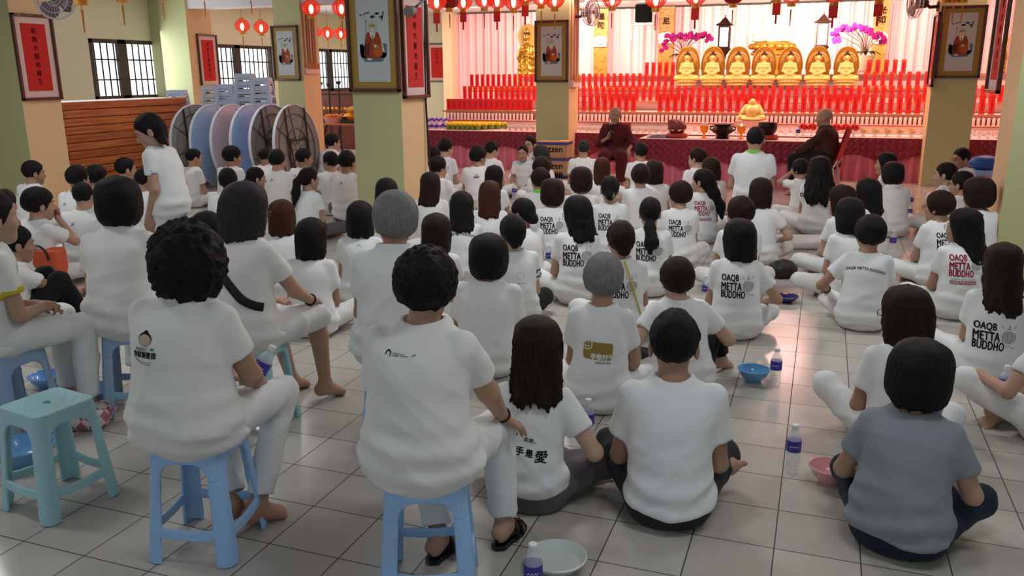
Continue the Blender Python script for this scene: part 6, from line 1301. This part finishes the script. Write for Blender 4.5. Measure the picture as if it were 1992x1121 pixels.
# monks' chairs and microphone
def chair(p, rz, label):
    t = empty('plastic_chair', (p.x, p.y, 0), rz, label, 'chair'); cr_ = L('chair_red', (190, 26, 30), rough=.4); mt = L('chair_metal', (200, 196, 196), rough=.3, metal=.7)
    m = MB(); m.box((0, .06, .425), (.46, .44, .035), ch=.015); m.build('seat', cr_, t, True)
    m = MB(); n = 9; v = []
    for j in range(n):
        z = .50 + .46 * j / (n - 1); y = -.17 - .12 * j / (n - 1); 
        for i in range(7): x = (i / 6 - .5) * .46 * (1 - .06 * (j / (n - 1)) ** 4); v.append((x, y - .03 + .10 * (2 * x / .46) ** 2 * .4, z))
    vb = [(x, y - .02, z) for x, y, z in v]; k = len(v); f = [(j * 7 + i, j * 7 + i + 1, j * 7 + i + 8, j * 7 + i + 7) for j in range(n - 1) for i in range(6)]
    m.add(v, [q[::-1] for q in f]); m.add(vb, f); m.build('backrest', cr_, t, True)
    for sx_ in (-1, 1):
        m = MB(); m.tube([(sx_ * .22, -.21, .52), (sx_ * .21, -.15, .42), (sx_ * .21, -.24, .0)], .012, 7); m.build('leg', mt, t, True); m = MB(); m.tube([(sx_ * .21, .24, .41), (sx_ * .22, .30, .0)], .012, 7); m.build('leg', mt, t, True)
# ------------------------------------------------------------------ back left of the hall
# stacked wooden boards
bw = bpy.data.materials.new('board_wood'); bw.use_nodes = True; nt = bw.node_tree; pb = nt.nodes['Principled BSDF']; tc = nt.nodes.new('ShaderNodeTexCoord'); mp = nt.nodes.new('ShaderNodeMapping'); mp.inputs['Scale'].default_value = (9, .6, 9); nt.links.new(tc.outputs['Object'], mp.inputs[0]); oi = nt.nodes.new('ShaderNodeObjectInfo'); nz = nt.nodes.new('ShaderNodeTexNoise'); nz.noise_dimensions = '4D'; nz.inputs['Scale'].default_value = 3; nz.inputs['Detail'].default_value = 8; nt.links.new(mp.outputs[0], nz.inputs['Vector']); nt.links.new(oi.outputs['Random'], nz.inputs['W']); cr = nt.nodes.new('ShaderNodeValToRGB'); cr.color_ramp.elements[0].color = (*lin((146, 70, 34)), 1); cr.color_ramp.elements[1].color = (*lin((214, 124, 66)), 1); cr.color_ramp.elements[0].position = .3; cr.color_ramp.elements[1].position = .7; nt.links.new(nz.outputs['Fac'], cr.inputs[0]); nt.links.new(cr.outputs[0], pb.inputs['Base Color']); pb.inputs['Roughness'].default_value = .42
A0, A1 = at(124, 330, z=.35), at(383, 262, z=.75); xb_ = -9.95; ya = at(125, 260, X=xb_).y; yb_ = at(374, 260, X=xb_).y
ztop = (at(125, 199, X=xb_).z + at(362, 190, X=xb_).z) / 2; NB = 12; hb = ztop / NB
ORD = ['topmost', 'second from the top', 'third from the top', 'fourth from the top', 'fifth from the top', 'sixth from the top', 'sixth from the floor', 'fifth from the floor', 'fourth from the floor', 'third from the floor', 'second from the floor', 'lowest']
for k in range(NB):
    j0, j1 = (.05 * sin(k * 2.3), .06 * sin(k * 1.7 + 1)) if k else (-.04, -.05)
    L_ = (yb_ - ya) + j1 - j0; z0 = ztop - hb * (k + 1)
    t = empty('wooden_board', (xb_ - .35 + .012 * sin(k * 3.1), (ya + yb_) / 2 + (j0 + j1) / 2, z0), 0, '%s of the stacked brown wooden boards by the far left pillar' % ORD[k], 'board', None)
    m = MB(); m.box((0, 0, hb * .53), (.70, L_, hb * .94), ch=.012); m.build('board', bw, t)
    m = MB()
    for y in (-.36, .0, .36): m.box((0, y * L_, hb * .05), (.66, .07, hb * .10))
    m.build('batten', bw, t)
# folded round tables leaning in a row
tt_blue = L('tabletop_blue', (158, 190, 230), rough=.3); tt_lilac = L('tabletop_pale', (206, 188, 204), rough=.3); under = L('table_under', (150, 144, 140), rough=.8, var=(9, .12)); rim_m = L('table_rim', (214, 220, 228), rough=.3); leg_m = L('table_leg', (44, 34, 36), rough=.5)
def round_table(c, R_, az, lean, top, label):
    t = empty('round_table', c, 0, label, 'table'); t.rotation_euler = (0, 0, 0)
    t.matrix_world = Matrix.Translation(c) @ Matrix.Rotation(az, 4, 'Z') @ Matrix.Rotation(lean, 4, 'X') @ Matrix.Translation((0, 0, R_))
    Q = Matrix.Rotation(radians(90), 4, 'X')      # underside looks along -Y, top along +Y
    m = MB(); m.lathe([(0, -.012), (R_ - .01, -.012), (R_ - .01, -.0), (0, .0)], 56, M=Q); m.build('table_top', top, t)
    m = MB(); m.lathe([(R_ - .012, -.018), (R_, -.014), (R_, .022), (R_ - .012, .026)], 56, M=Q, caps=False); m.build('rim', rim_m, t, True)
    m = MB(); m.lathe([(0, .002), (R_ - .03, .002), (R_ - .03, .008), (0, .008)], 48, M=Q); m.build('underside', under, t)
    m = MB()
    for r in (R_ * .45, R_ * .78): m.tube([(r * cos(a), -.018, r * sin(a)) for a in [2 * pi * j / 40 for j in range(40)]], .009, 5, closed=True)
    for k in range(8): a = pi * k / 4 + .2; m.tube([(.06 * cos(a), -.016, .06 * sin(a)), (R_ * .95 * cos(a), -.016, R_ * .95 * sin(a))], .010, 5)
    m.build('brace', L('brace_grey', (112, 106, 98), rough=.6), t)
    for s in (-1, 1):
        m = MB(); m.tube([(s * .28, -.04, -R_ * .85), (s * .28, -.04, R_ * .9)], .014, 6); m.tube([(s * .20, -.06, -R_ * .8), (s * .26, -.05, .15), (s * .12, -.05, .15)], .012, 6); m.build('leg', leg_m, t, True)
    m = MB(); m.tube([(-.28, -.045, .12), (.28, -.045, .12)], .012, 6); m.tube([(-.28, -.045, -.30), (.28, -.045, -.30)], .012, 6); m.build('crossbar', leg_m, t)
    return t
TBL = [(584, 10.9, 1.64, 1.0, tt_lilac, 'frontmost round folding table with pinkish underside and dark legs, by the orange pillar'), (540, 10.95, 1.62, 1.0, tt_blue, 'round folding table with dark grey underside, second from the orange pillar'), (502, 11.0, 4.80, 1.0, tt_blue, 'round table turned so its pale blue top shows, third from the orange pillar'), (466, 11.05, 4.78, 1.0, tt_lilac, 'round table turned so its pinkish lilac top shows, in mid row'), (428, 11.1, 4.76, 1.0, tt_blue, 'round table showing a sliver of blue top beside the dark underside'), (394, 11.0, 1.56, 1.0, tt_blue, 'round table with dark underside next to the wooden boards')]
for px, Yd, az, R0, top, lab in TBL:
    c = at(px, 300, Y=Yd); c.z = 0; zt_ = at(px, 203, Y=Yd).z; R_ = zt_ / 2 / cos(.10)
    round_table(c, R_, az, -.07 if az < 3 else .07, top, lab)
# stool stacks behind the tables
STK = [(357, 205, 175, 'pale', 'first', 2.0), (424, 205, 166, 'white', 'second', 0), (452, 206, 164, 'pale', 'third', 0), (490, 206, 143, 'pale', 'tallest', 0), (521, 208, 151, 'pale', 'rightmost', 0)]
base_me = new_mesh('stool_shell', *surface(lambda P_: np.maximum(np.maximum(np.maximum(np.abs(P_[:, 0]), np.abs(P_[:, 1])) - (.188 - .108 * P_[:, 2]), P_[:, 2] - .445), -P_[:, 2]), (-.22, -.22, -.03), (.22, .22, .47), .02), [])
sm_ = MB(); sm_.box((0, 0, .437), (.27, .27, .016), ch=.006); sm_.lathe([(.215, .33), (.212, .345), (.196, .35), (.184, .44)], 4, M=Matrix.Rotation(pi / 4, 4, 'Z'))
for sx_ in (-1, 1):
    for sy_ in (-1, 1): sm_.add([(sx_ * a, sy_ * b, z) for z, q in ((0, .188), (.44, .140)) for a, b in ((q, q), (q - .06, q), (q - .06, q - .007), (q - .007, q - .007), (q - .007, q - .06), (q, q - .06))], [(0, 1, 7, 6), (1, 2, 8, 7), (2, 3, 9, 8), (3, 4, 10, 9), (4, 5, 11, 10), (5, 0, 6, 11)] if sx_ * sy_ > 0 else [(6, 7, 1, 0), (7, 8, 2, 1), (8, 9, 3, 2), (9, 10, 4, 3), (10, 11, 5, 4), (11, 6, 0, 5)])
for a in range(4):
    Qm = Matrix.Rotation(a * pi / 2, 4, 'Z'); sm_.add([(-.085, -.145, .44), (.085, -.145, .44), (.09, -.150, .37), (-.09, -.150, .37)], [(3, 2, 1, 0)], M=Qm); sm_.add([(-.12, -.17, .14), (.12, -.17, .14), (.13, -.174, .10), (-.13, -.174, .10)], [(3, 2, 1, 0)], M=Qm)
STM = {c: None for c in stool_cols}
for c in stool_cols: STM[c] = sm_.mesh('stacked_stool_' + c, stool_cols[c])
bpy.data.meshes.remove(base_me)
for px, pyb, pyt, col, nm, _ in STK:
    Yd = 12.6; p0 = at(px, 300, Y=Yd); zt_ = at(px, pyt, Y=Yd).z; n = max(2, int((zt_ - .445) / .125) + 1); dz = (zt_ - .445) / max(1, n - 1)
    for k in range(n):
        pos = 'topmost' if k == n - 1 else 'lowest' if k == 0 else '%s from the bottom' % ['', 'second', 'third', 'fourth', 'fifth', 'sixth', 'seventh', 'eighth', 'ninth', 'tenth', 'eleventh', 'twelfth', 'thirteenth', 'fourteenth', 'fifteenth'][min(k, 14)]
        o = obj('plastic_stool', STM[col], None, (p0.x, Yd + .0, k * dz), .35); tag(o, '%s stool in the %s %s stack behind the round tables' % (pos, nm, {'blue': 'blue', 'white': 'white', 'pale': 'pale blue'}[col]), 'stool', 'stacked stools behind the round tables')
# side shrine seen between the pillars
alt = L('shrine_wood', (110, 50, 34), rough=.45, bump=(14, .5)); Yd = 17.6
a0, a1 = at(624, 200, Y=Yd), at(700, 200, Y=Yd); zt_ = at(650, 178, Y=Yd).z
t = empty('side_shrine', ((a0.x + a1.x) / 2, Yd + .4, 0), 0, 'brown carved shrine cabinet below the last window', 'cabinet'); w = a1.x - a0.x
m = MB(); m.box((0, 0, zt_ / 2), (w, .7, zt_), ch=.02); m.box((0, -.02, zt_ - .03), (w + .1, .8, .06), ch=.015); m.build('body', alt, t)
m = MB()
for k in range(9): m.ell((-w / 2 + .08 + k * (w - .16) / 8, -.36, zt_ * .70), (.06, .02, .05), 8)
m.build('carving', gold_o, t, True)
Yd = 15.6; a0, a1 = at(628, 240, Y=Yd), at(700, 240, Y=Yd); zt_ = at(660, 240, Y=Yd).z; w = a1.x - a0.x
t = empty('offering_table', ((a0.x + a1.x) / 2, Yd + .3, 0), 0, 'dark-legged offering table left of the green pillar', 'table'); m = MB(); m.box((0, 0, zt_ - .02), (w, .7, .04), ch=.01); m.build('table_top', L('table_copper', (190, 116, 84), rough=.3), t)
for sx_ in (-1, 1):
    for sy_ in (-1, 1): m = MB(); m.tube([(sx_ * (w / 2 - .08), sy_ * .28, zt_ - .04), (sx_ * (w / 2 - .02), sy_ * .3, .5), (sx_ * (w / 2 - .10), sy_ * .28, 0)], .03, 8); m.build('leg', leg_m, t, True)
xc = (a0.x + a1.x) / 2
t = empty('flower_basin', (xc - w * .28, Yd + .2, zt_), 0, 'pink basin of orange flowers on the offering table', 'basin'); m = MB(); m.lathe([(.20, 0), (.26, .12), (.28, .13), (.24, .115), (.18, .02)], 24); m.build('basin', L('basin_pink', (236, 160, 150), rough=.4), t, True); m = MB(); rs = random.Random(9)
for k in range(60): a = rs.uniform(0, 6.28); r = .23 * sqrt(rs.random()); m.ell((r * cos(a), r * sin(a), .13 + rs.uniform(0, .04)), (.03, .03, .02), 6)
m.build('flower', L('flower_orange', (246, 160, 30)), t, True)
t = empty('gilt_offering', (xc + w * .22, Yd + .25, zt_), 0, 'gilt ingot offering on a dark tray beside the pink basin', 'offering'); m = MB(); m.box((0, 0, .03), (.5, .4, .06), ch=.01); m.build('tray', leg_m, t); m = MB(); m.lathe([(.2, .06), (.26, .14), (.18, .2), (.22, .28), (.1, .34), (0, .36)], 20); m.build('ingot', gold, t, True)
for px, py0, py1, lab in ((627, 160, 225, 'tall dark candle stand left before the last window'), (643, 162, 225, 'thin dark rod beside the tall candle stand'), (660, 158, 190, 'short dark candle holder before the last window')):
    Yc_ = 16.6; b_ = at(px, py1, Y=Yc_); h_ = at(px, py0, Y=Yc_).z; t = empty('candle_stand', (b_.x, Yc_, 0), 0, lab, 'candle stand'); m = MB(); m.lathe([(.10, 0), (.10, .02), (.018, .04), (.018, h_ - .08), (.05, h_ - .04), (.06, h_)], 12); m.build('stand', leg_m, t, True)
# white stool near the offering table
st_ = stool(at(671, 345, Y=11.9), .4, 'white', 'white plastic stool between the man in the white collar and the pillar')
# cartons in front of the pillar
box_m = L('carton', (176, 140, 104), rough=.8, var=(5, .05)); tape_m = L('carton_band', (60, 64, 130), rough=.6); ctext = L('carton_text', (44, 44, 52), rough=.8)
xc0, xc1 = at(1044, 300, Y=13.55).x, at(1103, 300, Y=13.55).x; zc_ = [at(1070, py, Y=13.55).z for py in (369, 340, 307, 276)]; zc_ = [0.0, zc_[1] * .5, zc_[1], zc_[2], zc_[3]]
for k in range(4):
    h_ = zc_[k + 1] - zc_[k]; t = empty('carton', ((xc0 + xc1) / 2, 13.72, zc_[k]), 0, ['lowest cardboard carton against the pillar', 'cardboard carton second from the floor against the pillar', 'cardboard carton with blue band, second from the top of the pile', 'topmost cardboard carton with blue band and a pink cloth'][k], 'carton')
    w = xc1 - xc0; m = MB(); m.box((0, 0, h_ / 2), (w, .34, h_ - .004), ch=.006); m.build('box', box_m, t); m = MB(); m.box((0, 0, h_ - .028), (w + .004, .344, .045)); m.build('band', tape_m, t)
    v, f = text2d('ntzen', .15, 1, .002); m = MB(); m.add([(u + .03, -.1725, q + h_ * .36) for u, q in v], f); m.build('lettering', ctext, t)
m = MB(); m.box((0, 0, .006), (.18, .22, .012), ch=.005); m.box((.085, 0, -.07), (.012, .2, .14), ch=.005); o = m.build('folded_cloth', L('cloth_pink', (228, 170, 150), rough=.9)); o.location = ((xc0 + xc1) / 2 + .17, 13.70, zc_[4]); tag(o, 'pink cloth draped over the top carton', 'cloth')
# blue plastic things behind the smiling woman
b_ = at(1903, 345, Y=12.6); stool((b_.x, 12.6), .3, 'blue', 'bright blue plastic stool behind the smiling woman')
m = MB(); rs = random.Random(5); m.ell((0, 0, .09), (.2, .13, .10), 14); o = m.build('plastic_bag', L('bag_blue', (40, 92, 170), rough=.4, bump=(14, .8)), None, True); o.location = (b_.x + .05, 12.6, .445); tag(o, 'crumpled blue bag on the stool behind the smiling woman', 'bag')

# ------------------------------------------------------------------ people, stools under them
for i, p in enumerate(PEOPLE): prep(i, p)
for it in range(14):                                        # neighbours who would clip get slightly different sitting heights
    mv_ = {}
    for i, a in enumerate(PEOPLE):
        for j in range(i):
            b = PEOPLE[j]; v = a['base'] - b['base']
            if v.length < .56 and 'stand' not in (a.get('pose'), b.get('pose')):
                far, near_ = (a, b) if a['dist'] > b['dist'] else (b, a)
                for q, sg in ((far, -1), (near_, 1)):
                    if q.get('pose', 'cross') == 'cross' and q['dist'] > 3.9: mv_[id(q)] = mv_.get(id(q), 0) + sg * .009
    for i, p in enumerate(PEOPLE):
        if mv_.get(id(p)): p['s'] = min(1.10, max(.90, p.get('s', 1.) + mv_[id(p)])); prep(i, p)
with ThreadPoolExecutor(4) as ex: GEO = list(ex.map(geo, PEOPLE))
for i, (p, g) in enumerate(zip(PEOPLE, GEO)): place_person(i, p, g)
del GEO
SCOL = {829: ('blue', .30), 366: ('blue', .10), 233: ('slate', .25), 480: ('teal', .2), 768: ('blue', .1), -14: ('slate', .3), 1469: ('blue', .2)}
SLAB = {829: 'blue plastic stool under the woman with short curls', 366: 'blue plastic stool under the woman with long curls', 233: 'grey-blue stool under the woman with the round bob', 480: 'teal-grey stool under the woman with the bag strap', 768: 'blue stool under the grey-haired person', -14: 'grey-blue stool at the left edge under white trousers', 1469: 'blue stool under the man with the lime collar'}
for p in PEOPLE:
    if p.get('pose') == 'stool':
        c, r = SCOL[p['px']]; q = Matrix.Rotation(p['phi'], 3, 'Z') @ Vector((0, .045, 0)); stool(p['base'] + q, p['phi'] + r, c, SLAB[p['px']])
    if p.get('pose') == 'chair': chair(p['base'], p['phi'], 'red plastic chair under the microphone monk' if p.get('mic') else 'red plastic chair with metal legs under the brown-robed monk')
    if p.get('mic'):
        b = p['body']; a = Vector(b.Wr[-1]); f_ = Vector(b.hand[-1][0]).normalized(); n_ = Vector(b.hand[-1][1]).normalized(); c = a + f_ * .075 + n_ * .03; ax = Vector((.12, -.05, 1)).normalized()
        Mx = Matrix.Translation(p['base']) @ Matrix.Rotation(p['phi'], 4, 'Z') @ Matrix.Translation(c) @ Vector((0, 0, 1)).rotation_difference(ax).to_matrix().to_4x4()
        t = empty('microphone', (0, 0, 0), 0, 'black microphone held by the maroon-robed monk', 'microphone'); t.matrix_world = Mx
        m = MB(); m.lathe([(.012, -.12), (.014, -.11), (.018, .08), (.020, .085)], 12); m.build('handle', L('mic_black', (20, 20, 22), rough=.4), t, True); m = MB(); m.ell((0, 0, .105), (.026, .026, .028), 12); m.build('grille', L('mic_grille', (150, 150, 152), rough=.35, metal=.8), t, True)
# ------------------------------------------------------------------ things on the floor
def flo(px, py): v = at(px, py, z=0); return (v.x, v.y, 0)
stool((-2.87, 2.33), -.15, 'teal', 'empty teal plastic stool in the left foreground')
water = mat('bottle_water', (.86, .89, .90), .05, alpha=.34, spec=.7); lab_b = L('label_blue', (58, 54, 150), rough=.35); cap_w = L('cap_white', (226, 228, 230), rough=.4); lab_t = L('label_text', (210, 214, 232), rough=.5)
_bot = {}
def bottle(p, label, rz=0., q=None):
    t = empty('water_bottle', p, rz, label, 'bottle', None)
    if not _bot:
        m = MB(); pr = [(.0, .004), (.022, .0), (.030, .006), (.031, .02)]
        for k in range(4): z = .03 + .017 * k; pr += [(.031, z), (.0288, z + .006), (.0288, z + .010), (.031, z + .015)]
        pr += [(.0315, .105), (.0315, .155), (.030, .165), (.022, .185), (.013, .198), (.012, .208), (.0, .208)]; m.lathe(pr, 20); _bot['body'] = m.mesh('body', water, True)
        m = MB(); m.lathe([(.0318, .104), (.0322, .106), (.0322, .154), (.0318, .156)], 24); _bot['label'] = m.mesh('bottle_label', lab_b, True)
        m = MB(); v = []; f = []
        for q in ([(-.020, .0), (-.014, .010), (-.010, .002), (-.004, .009), (.002, .003)], [(.004, .004), (.010, .010), (.014, .003), (.021, .009)], [(-.018, -.007), (.018, -.003)]):
            a_, b_ = ribbon(q, .0032); f += [[i + len(v) for i in t_] for t_ in b_]; v += a_
        for ang in (0, 2.1, 4.2):
            m.add([(.0328 * sin(u / .0328 + ang), -.0328 * cos(u / .0328 + ang), .125 + z) for u, z in v], f)
        _bot['label_text'] = m.mesh('label_text', lab_t)
        m = MB(); m.lathe([(.0145, .206), (.0155, .208), (.0155, .224), (.0145, .226), (0, .226)], 18); _bot['cap'] = m.mesh('cap', cap_w, True)
    for k, me in _bot.items(): obj(k, me, t)
    return t
bottle(flo(1037, 1175), 'water bottle beside the white bowl at the bottom edge', .3); bottle(flo(1540, 918), 'water bottle standing alone beside the pink bowl', .1); bottle(flo(1507, 752), 'water bottle standing beside the blue bowl', -.2); bottle(flo(1143, 862), 'water bottle between the long-haired woman and the man in white', .2)
bottle(flo(1770, 408), 'farther of two water bottles near the right pillar', 0); bottle(flo(1767, 432), 'nearer of two water bottles near the right pillar', .5); bottle(flo(1735, 492), 'water bottle left of the birthday shirt woman', .2); bottle(flo(1782, 450), 'water bottle just behind the glasses woman by the right pillar', .2); bottle(flo(1068, 524), 'water bottle behind the lettered shirt in the centre', .2); bottle(flo(1372, 592), 'water bottle by the large lettered shirt', .1); bottle(flo(1949, 790), 'water bottle at the right edge behind the resting hand', .4); bottle(tuple(onf(1556)), 'water bottle on the front table before the brown monk', .2); bottle(flo(1000, 388), 'water bottle on the floor near the boys', .2)
for p in PEOPLE:
    if p['px'] == 366:
        b = p['body']; s = p['scale']; a = Vector(b.Wr[-1]) * s; f_ = Vector(b.hand[-1][0]).normalized(); t = bottle((0, 0, 0), 'clear water bottle held by the woman with black curls')
        c = a + f_ * .07 * s + Vector((-.0, .04, -.02)); t.matrix_world = Matrix.Translation(p['base']) @ Matrix.Rotation(p['phi'], 4, 'Z') @ Matrix.Translation(c) @ Matrix.Rotation(radians(28), 4, 'Y') @ Matrix.Rotation(radians(-18), 4, 'X') @ Matrix.Translation((0, 0, -.09))
def bowl(p, r, h, col, label, name='bowl', rim=True):
    t = empty(name, p, 0, label, 'bowl' if name == 'bowl' else name); m = MB()
    m.lathe([(r * .48, 0), (r * .50, .006), (r * .55, .012), (r * .82, h * .5), (r * .98, h * .94), (r, h), (r * .965, h), (r * .80, h * .52), (r * .5, .02), (0, .014)], 40); m.build('body', L(label.split()[0] + '_glaze', col, rough=.25, coat=.3), t, True)
    if rim: m = MB(); m.tube([(r * cos(a), r * sin(a), h) for a in [2 * pi * j / 40 for j in range(40)]], .004, 6, closed=True); m.build('rim', L(label.split()[0] + '_glaze', col), t, True)
    return t
bowl(flo(1465, 742), .088, .075, (104, 164, 208), 'blue bowl on the tiles beside a water bottle'); bowl(flo(1612, 938), .085, .075, (232, 168, 168), 'pink bowl half hidden by the grey shirt'); bowl(flo(1083, 1108), .105, .055, (214, 222, 216), 'white bowl on the floor at the bottom edge'); bowl(flo(1985, 805), .085, .07, (110, 164, 205), 'blue bowl at the right edge beside a bottle'); bowl(flo(1530, 588), .085, .05, (40, 36, 96), 'navy bowl with a pink spoon in the aisle')
m = MB(); m.ell((0, 0, 0), (.035, .02, .008), 12); m.tube([(.02, 0, 0), (.09, 0, .02)], .006, 6); o = m.build('spoon', L('spoon_pink', (232, 150, 150), rough=.4), None, True); v = flo(1526, 582); o.location = (v[0], v[1], .045); tag(o, 'pink spoon resting in the navy bowl', 'spoon')
bowl(flo(52, 905), .13, .10, (92, 150, 206), 'blue basin on the floor seen through the empty stool', 'basin'); bowl(flo(180, 786), .12, .085, (76, 132, 200), 'blue basin behind the empty stool under the trouser leg', 'basin'); bowl(flo(95, 752), .10, .07, (96, 150, 210), 'light blue basin farther under the left edge sitter', 'basin')
def sack(P_): return rbox(P_, (0, 0, .05), (.17, .11, .05), .045) + .006 * np.sin(P_[:, 0] * 40) * np.sin(P_[:, 1] * 36)
m_ = bpy.data.materials.new('sack_pattern'); m_.use_nodes = True; nt = m_.node_tree; pb = nt.nodes['Principled BSDF']; tc = nt.nodes.new('ShaderNodeTexCoord'); ck = nt.nodes.new('ShaderNodeTexChecker'); mp = nt.nodes.new('ShaderNodeMapping'); mp.inputs['Rotation'].default_value = (0, .785, .785); nt.links.new(tc.outputs['Object'], mp.inputs[0]); nt.links.new(mp.outputs[0], ck.inputs['Vector']); ck.inputs['Scale'].default_value = 22; ck.inputs['Color1'].default_value = (.62, .60, .56, 1); ck.inputs['Color2'].default_value = (.40, .12, .16, 1); nt.links.new(ck.outputs['Color'], pb.inputs['Base Color']); pb.inputs['Roughness'].default_value = .8
o = obj('cloth_bag', new_mesh('cloth_bag', *surface(sack, (-.2, -.14, -.02), (.2, .14, .12), .008), [m_]), None, flo(150, 828), .5); tag(o, 'white bag with pink diamonds on the floor behind the empty stool', 'bag')
def bagf(P_): return smin(ellip(P_, (0, 0, .07), (.13, .09, .08)), capsule(P_, (-.06, 0, .13), (.06, 0, .13), .02, .02), .04) + .006 * np.sin(P_[:, 0] * 50 + P_[:, 2] * 30)
o = obj('handbag', new_mesh('handbag', *surface(bagf, (-.18, -.13, -.02), (.18, .13, .18), .009), [L('bag_black', (28, 22, 24), rough=.5)]), None, flo(1522, 540), .4); tag(o, 'small black handbag on the floor in the aisle', 'bag')
def bago(P_): return rbox(P_, (0, 0, .17), (.15, .09, .17), .03)
t = empty('orange_bag', flo(96, 560), .3, 'orange and red bag with black handles beside the woman hugging her knees', 'bag'); obj('body', new_mesh('obag', *surface(bago, (-.2, -.14, -.02), (.2, .14, .36), .012), [L('bag_orange', (206, 86, 50), rough=.6)]), t); m = MB(); m.tube([(.09 * cos(a), -.095, .26 + .12 * sin(a)) for a in [pi * j / 10 for j in range(11)]], .010, 6); m.build('handle', L('bag_black', (28, 22, 24)), t, True)
def cush(P_): return rbox(P_, (0, 0, .04), (.28, .22, .04), .03)
for px, py, lab in ((1570, 478, 'flat white cushion in the aisle in front of the seated monk'),): o = obj('floor_cushion', new_mesh('floor_cushion', *surface(cush, (-.32, -.26, -.02), (.32, .26, .1), .012), [L('cushion_white', (206, 200, 200), rough=.9)]), None, flo(px, py), .3); tag(o, lab, 'cushion')
# ------------------------------------------------------------------ light
wd = bpy.data.worlds.new('world'); SC.world = wd; wd.use_nodes = True; bg = wd.node_tree.nodes['Background']; bg.inputs[0].default_value = (.80, .90, 1.0, 1); bg.inputs[1].default_value = .41
def area(name, loc, rot_, sx_, sy_, power, col, spread=pi):
    d = bpy.data.lights.new(name, 'AREA'); d.shape = 'RECTANGLE'; d.size = sx_; d.size_y = sy_; d.energy = power; d.color = col; d.spread = spread; o = bpy.data.objects.new(name, d); COL.objects.link(o); o.location = loc; o.rotation_euler = rot_; return o
def spot(name, loc, tgt, power, col, ang=60, blend=.6, r=.08):
    d = bpy.data.lights.new(name, 'SPOT'); d.energy = power; d.color = col; d.spot_size = radians(ang); d.spot_blend = blend; d.shadow_soft_size = r; o = bpy.data.objects.new(name, d); COL.objects.link(o); o.location = loc
    o.rotation_euler = (Vector(tgt) - Vector(loc)).to_track_quat('-Z', 'Y').to_euler(); return o
warm = (1., .74, .52); pinkl = (1., .50, .46)
for i, x in enumerate((-5.6, -3.2, -1.0, 1.2, 3.4)): area('stage_tube', (x, 15.4, ZC - .12), (radians(25), 0, 0), 1.8, .25, 58, pinkl if i in (0, 2, 4) else warm)
for i, (x, pw) in enumerate(((-8.2, 25), (-5.6, 105), (-3.2, 40), (-.9, 110), (1.6, 38), (4.0, 30))): area('curtain_wash', (x, 19.7, ZC - .08), (radians(48), 0, 0), 1.9, .2, pw, (1., .70, .60) if i not in (1, 3) else (1., .84, .70))
spot('stage_spot', (-.6, 16.4, ZC - .15), (-.15, 19.2, 2.3), 900, (1., .88, .68), 70)
spot('stage_spot', (-4.6, 16.4, ZC - .15), (-5.0, 21, 1.8), 420, (1., .86, .70), 80)
spot('stage_spot', (-2.2, 14.6, ZC - .15), (-1.6, 17.5, 1.2), 55, warm, 90)
spot('stage_spot', (1.0, 14.6, ZC - .15), (.6, 17.5, 1.2), 55, warm, 90)
for x, y, pw in ((-4.5, 2.2, 22), (0.5, 2.2, 22), (-7.5, 5.2, 45), (-2.0, 5.8, 50), (1.5, 6.5, 40), (-2.5, 9.5, 50), (-7.5, 9.6, 30)): area('ceiling_fill', (x, y, ZC - .03), (0, 0, 0), 1.2, .3, pw, (.93, .97, 1.))  # unseen fill lights added under the ceiling to brighten the hall
area('ceiling_fill', (-9.0, 18.8, ZC - .03), (0, 0, 0), 1.2, .3, 70, (1., .90, .78))  # fill added to brighten the far wall left of the stage
for x in (-4.2, -.8, 2.4): area('stage_front_fill', (x, 14.2, ZC - .30), (radians(-38), 0, 0), 1.6, .2, 34, (1., .56, .48))  # pink fill lights added to tint the rows nearest the stage
area('window_daylight', (XW + .25, 14.5, 1.9), (0, radians(-90), 0), 1.4, 9, 160, (.86, .94, 1.))
SC.cycles.max_bounces = 6; SC.cycles.diffuse_bounces = 3; SC.cycles.glossy_bounces = 3; SC.cycles.transmission_bounces = 6; SC.cycles.transparent_max_bounces = 8; SC.cycles.caustics_reflective = False; SC.cycles.caustics_refractive = False
SC.view_settings.exposure = 0.
print('BUILD TIME', time.time() - T0)
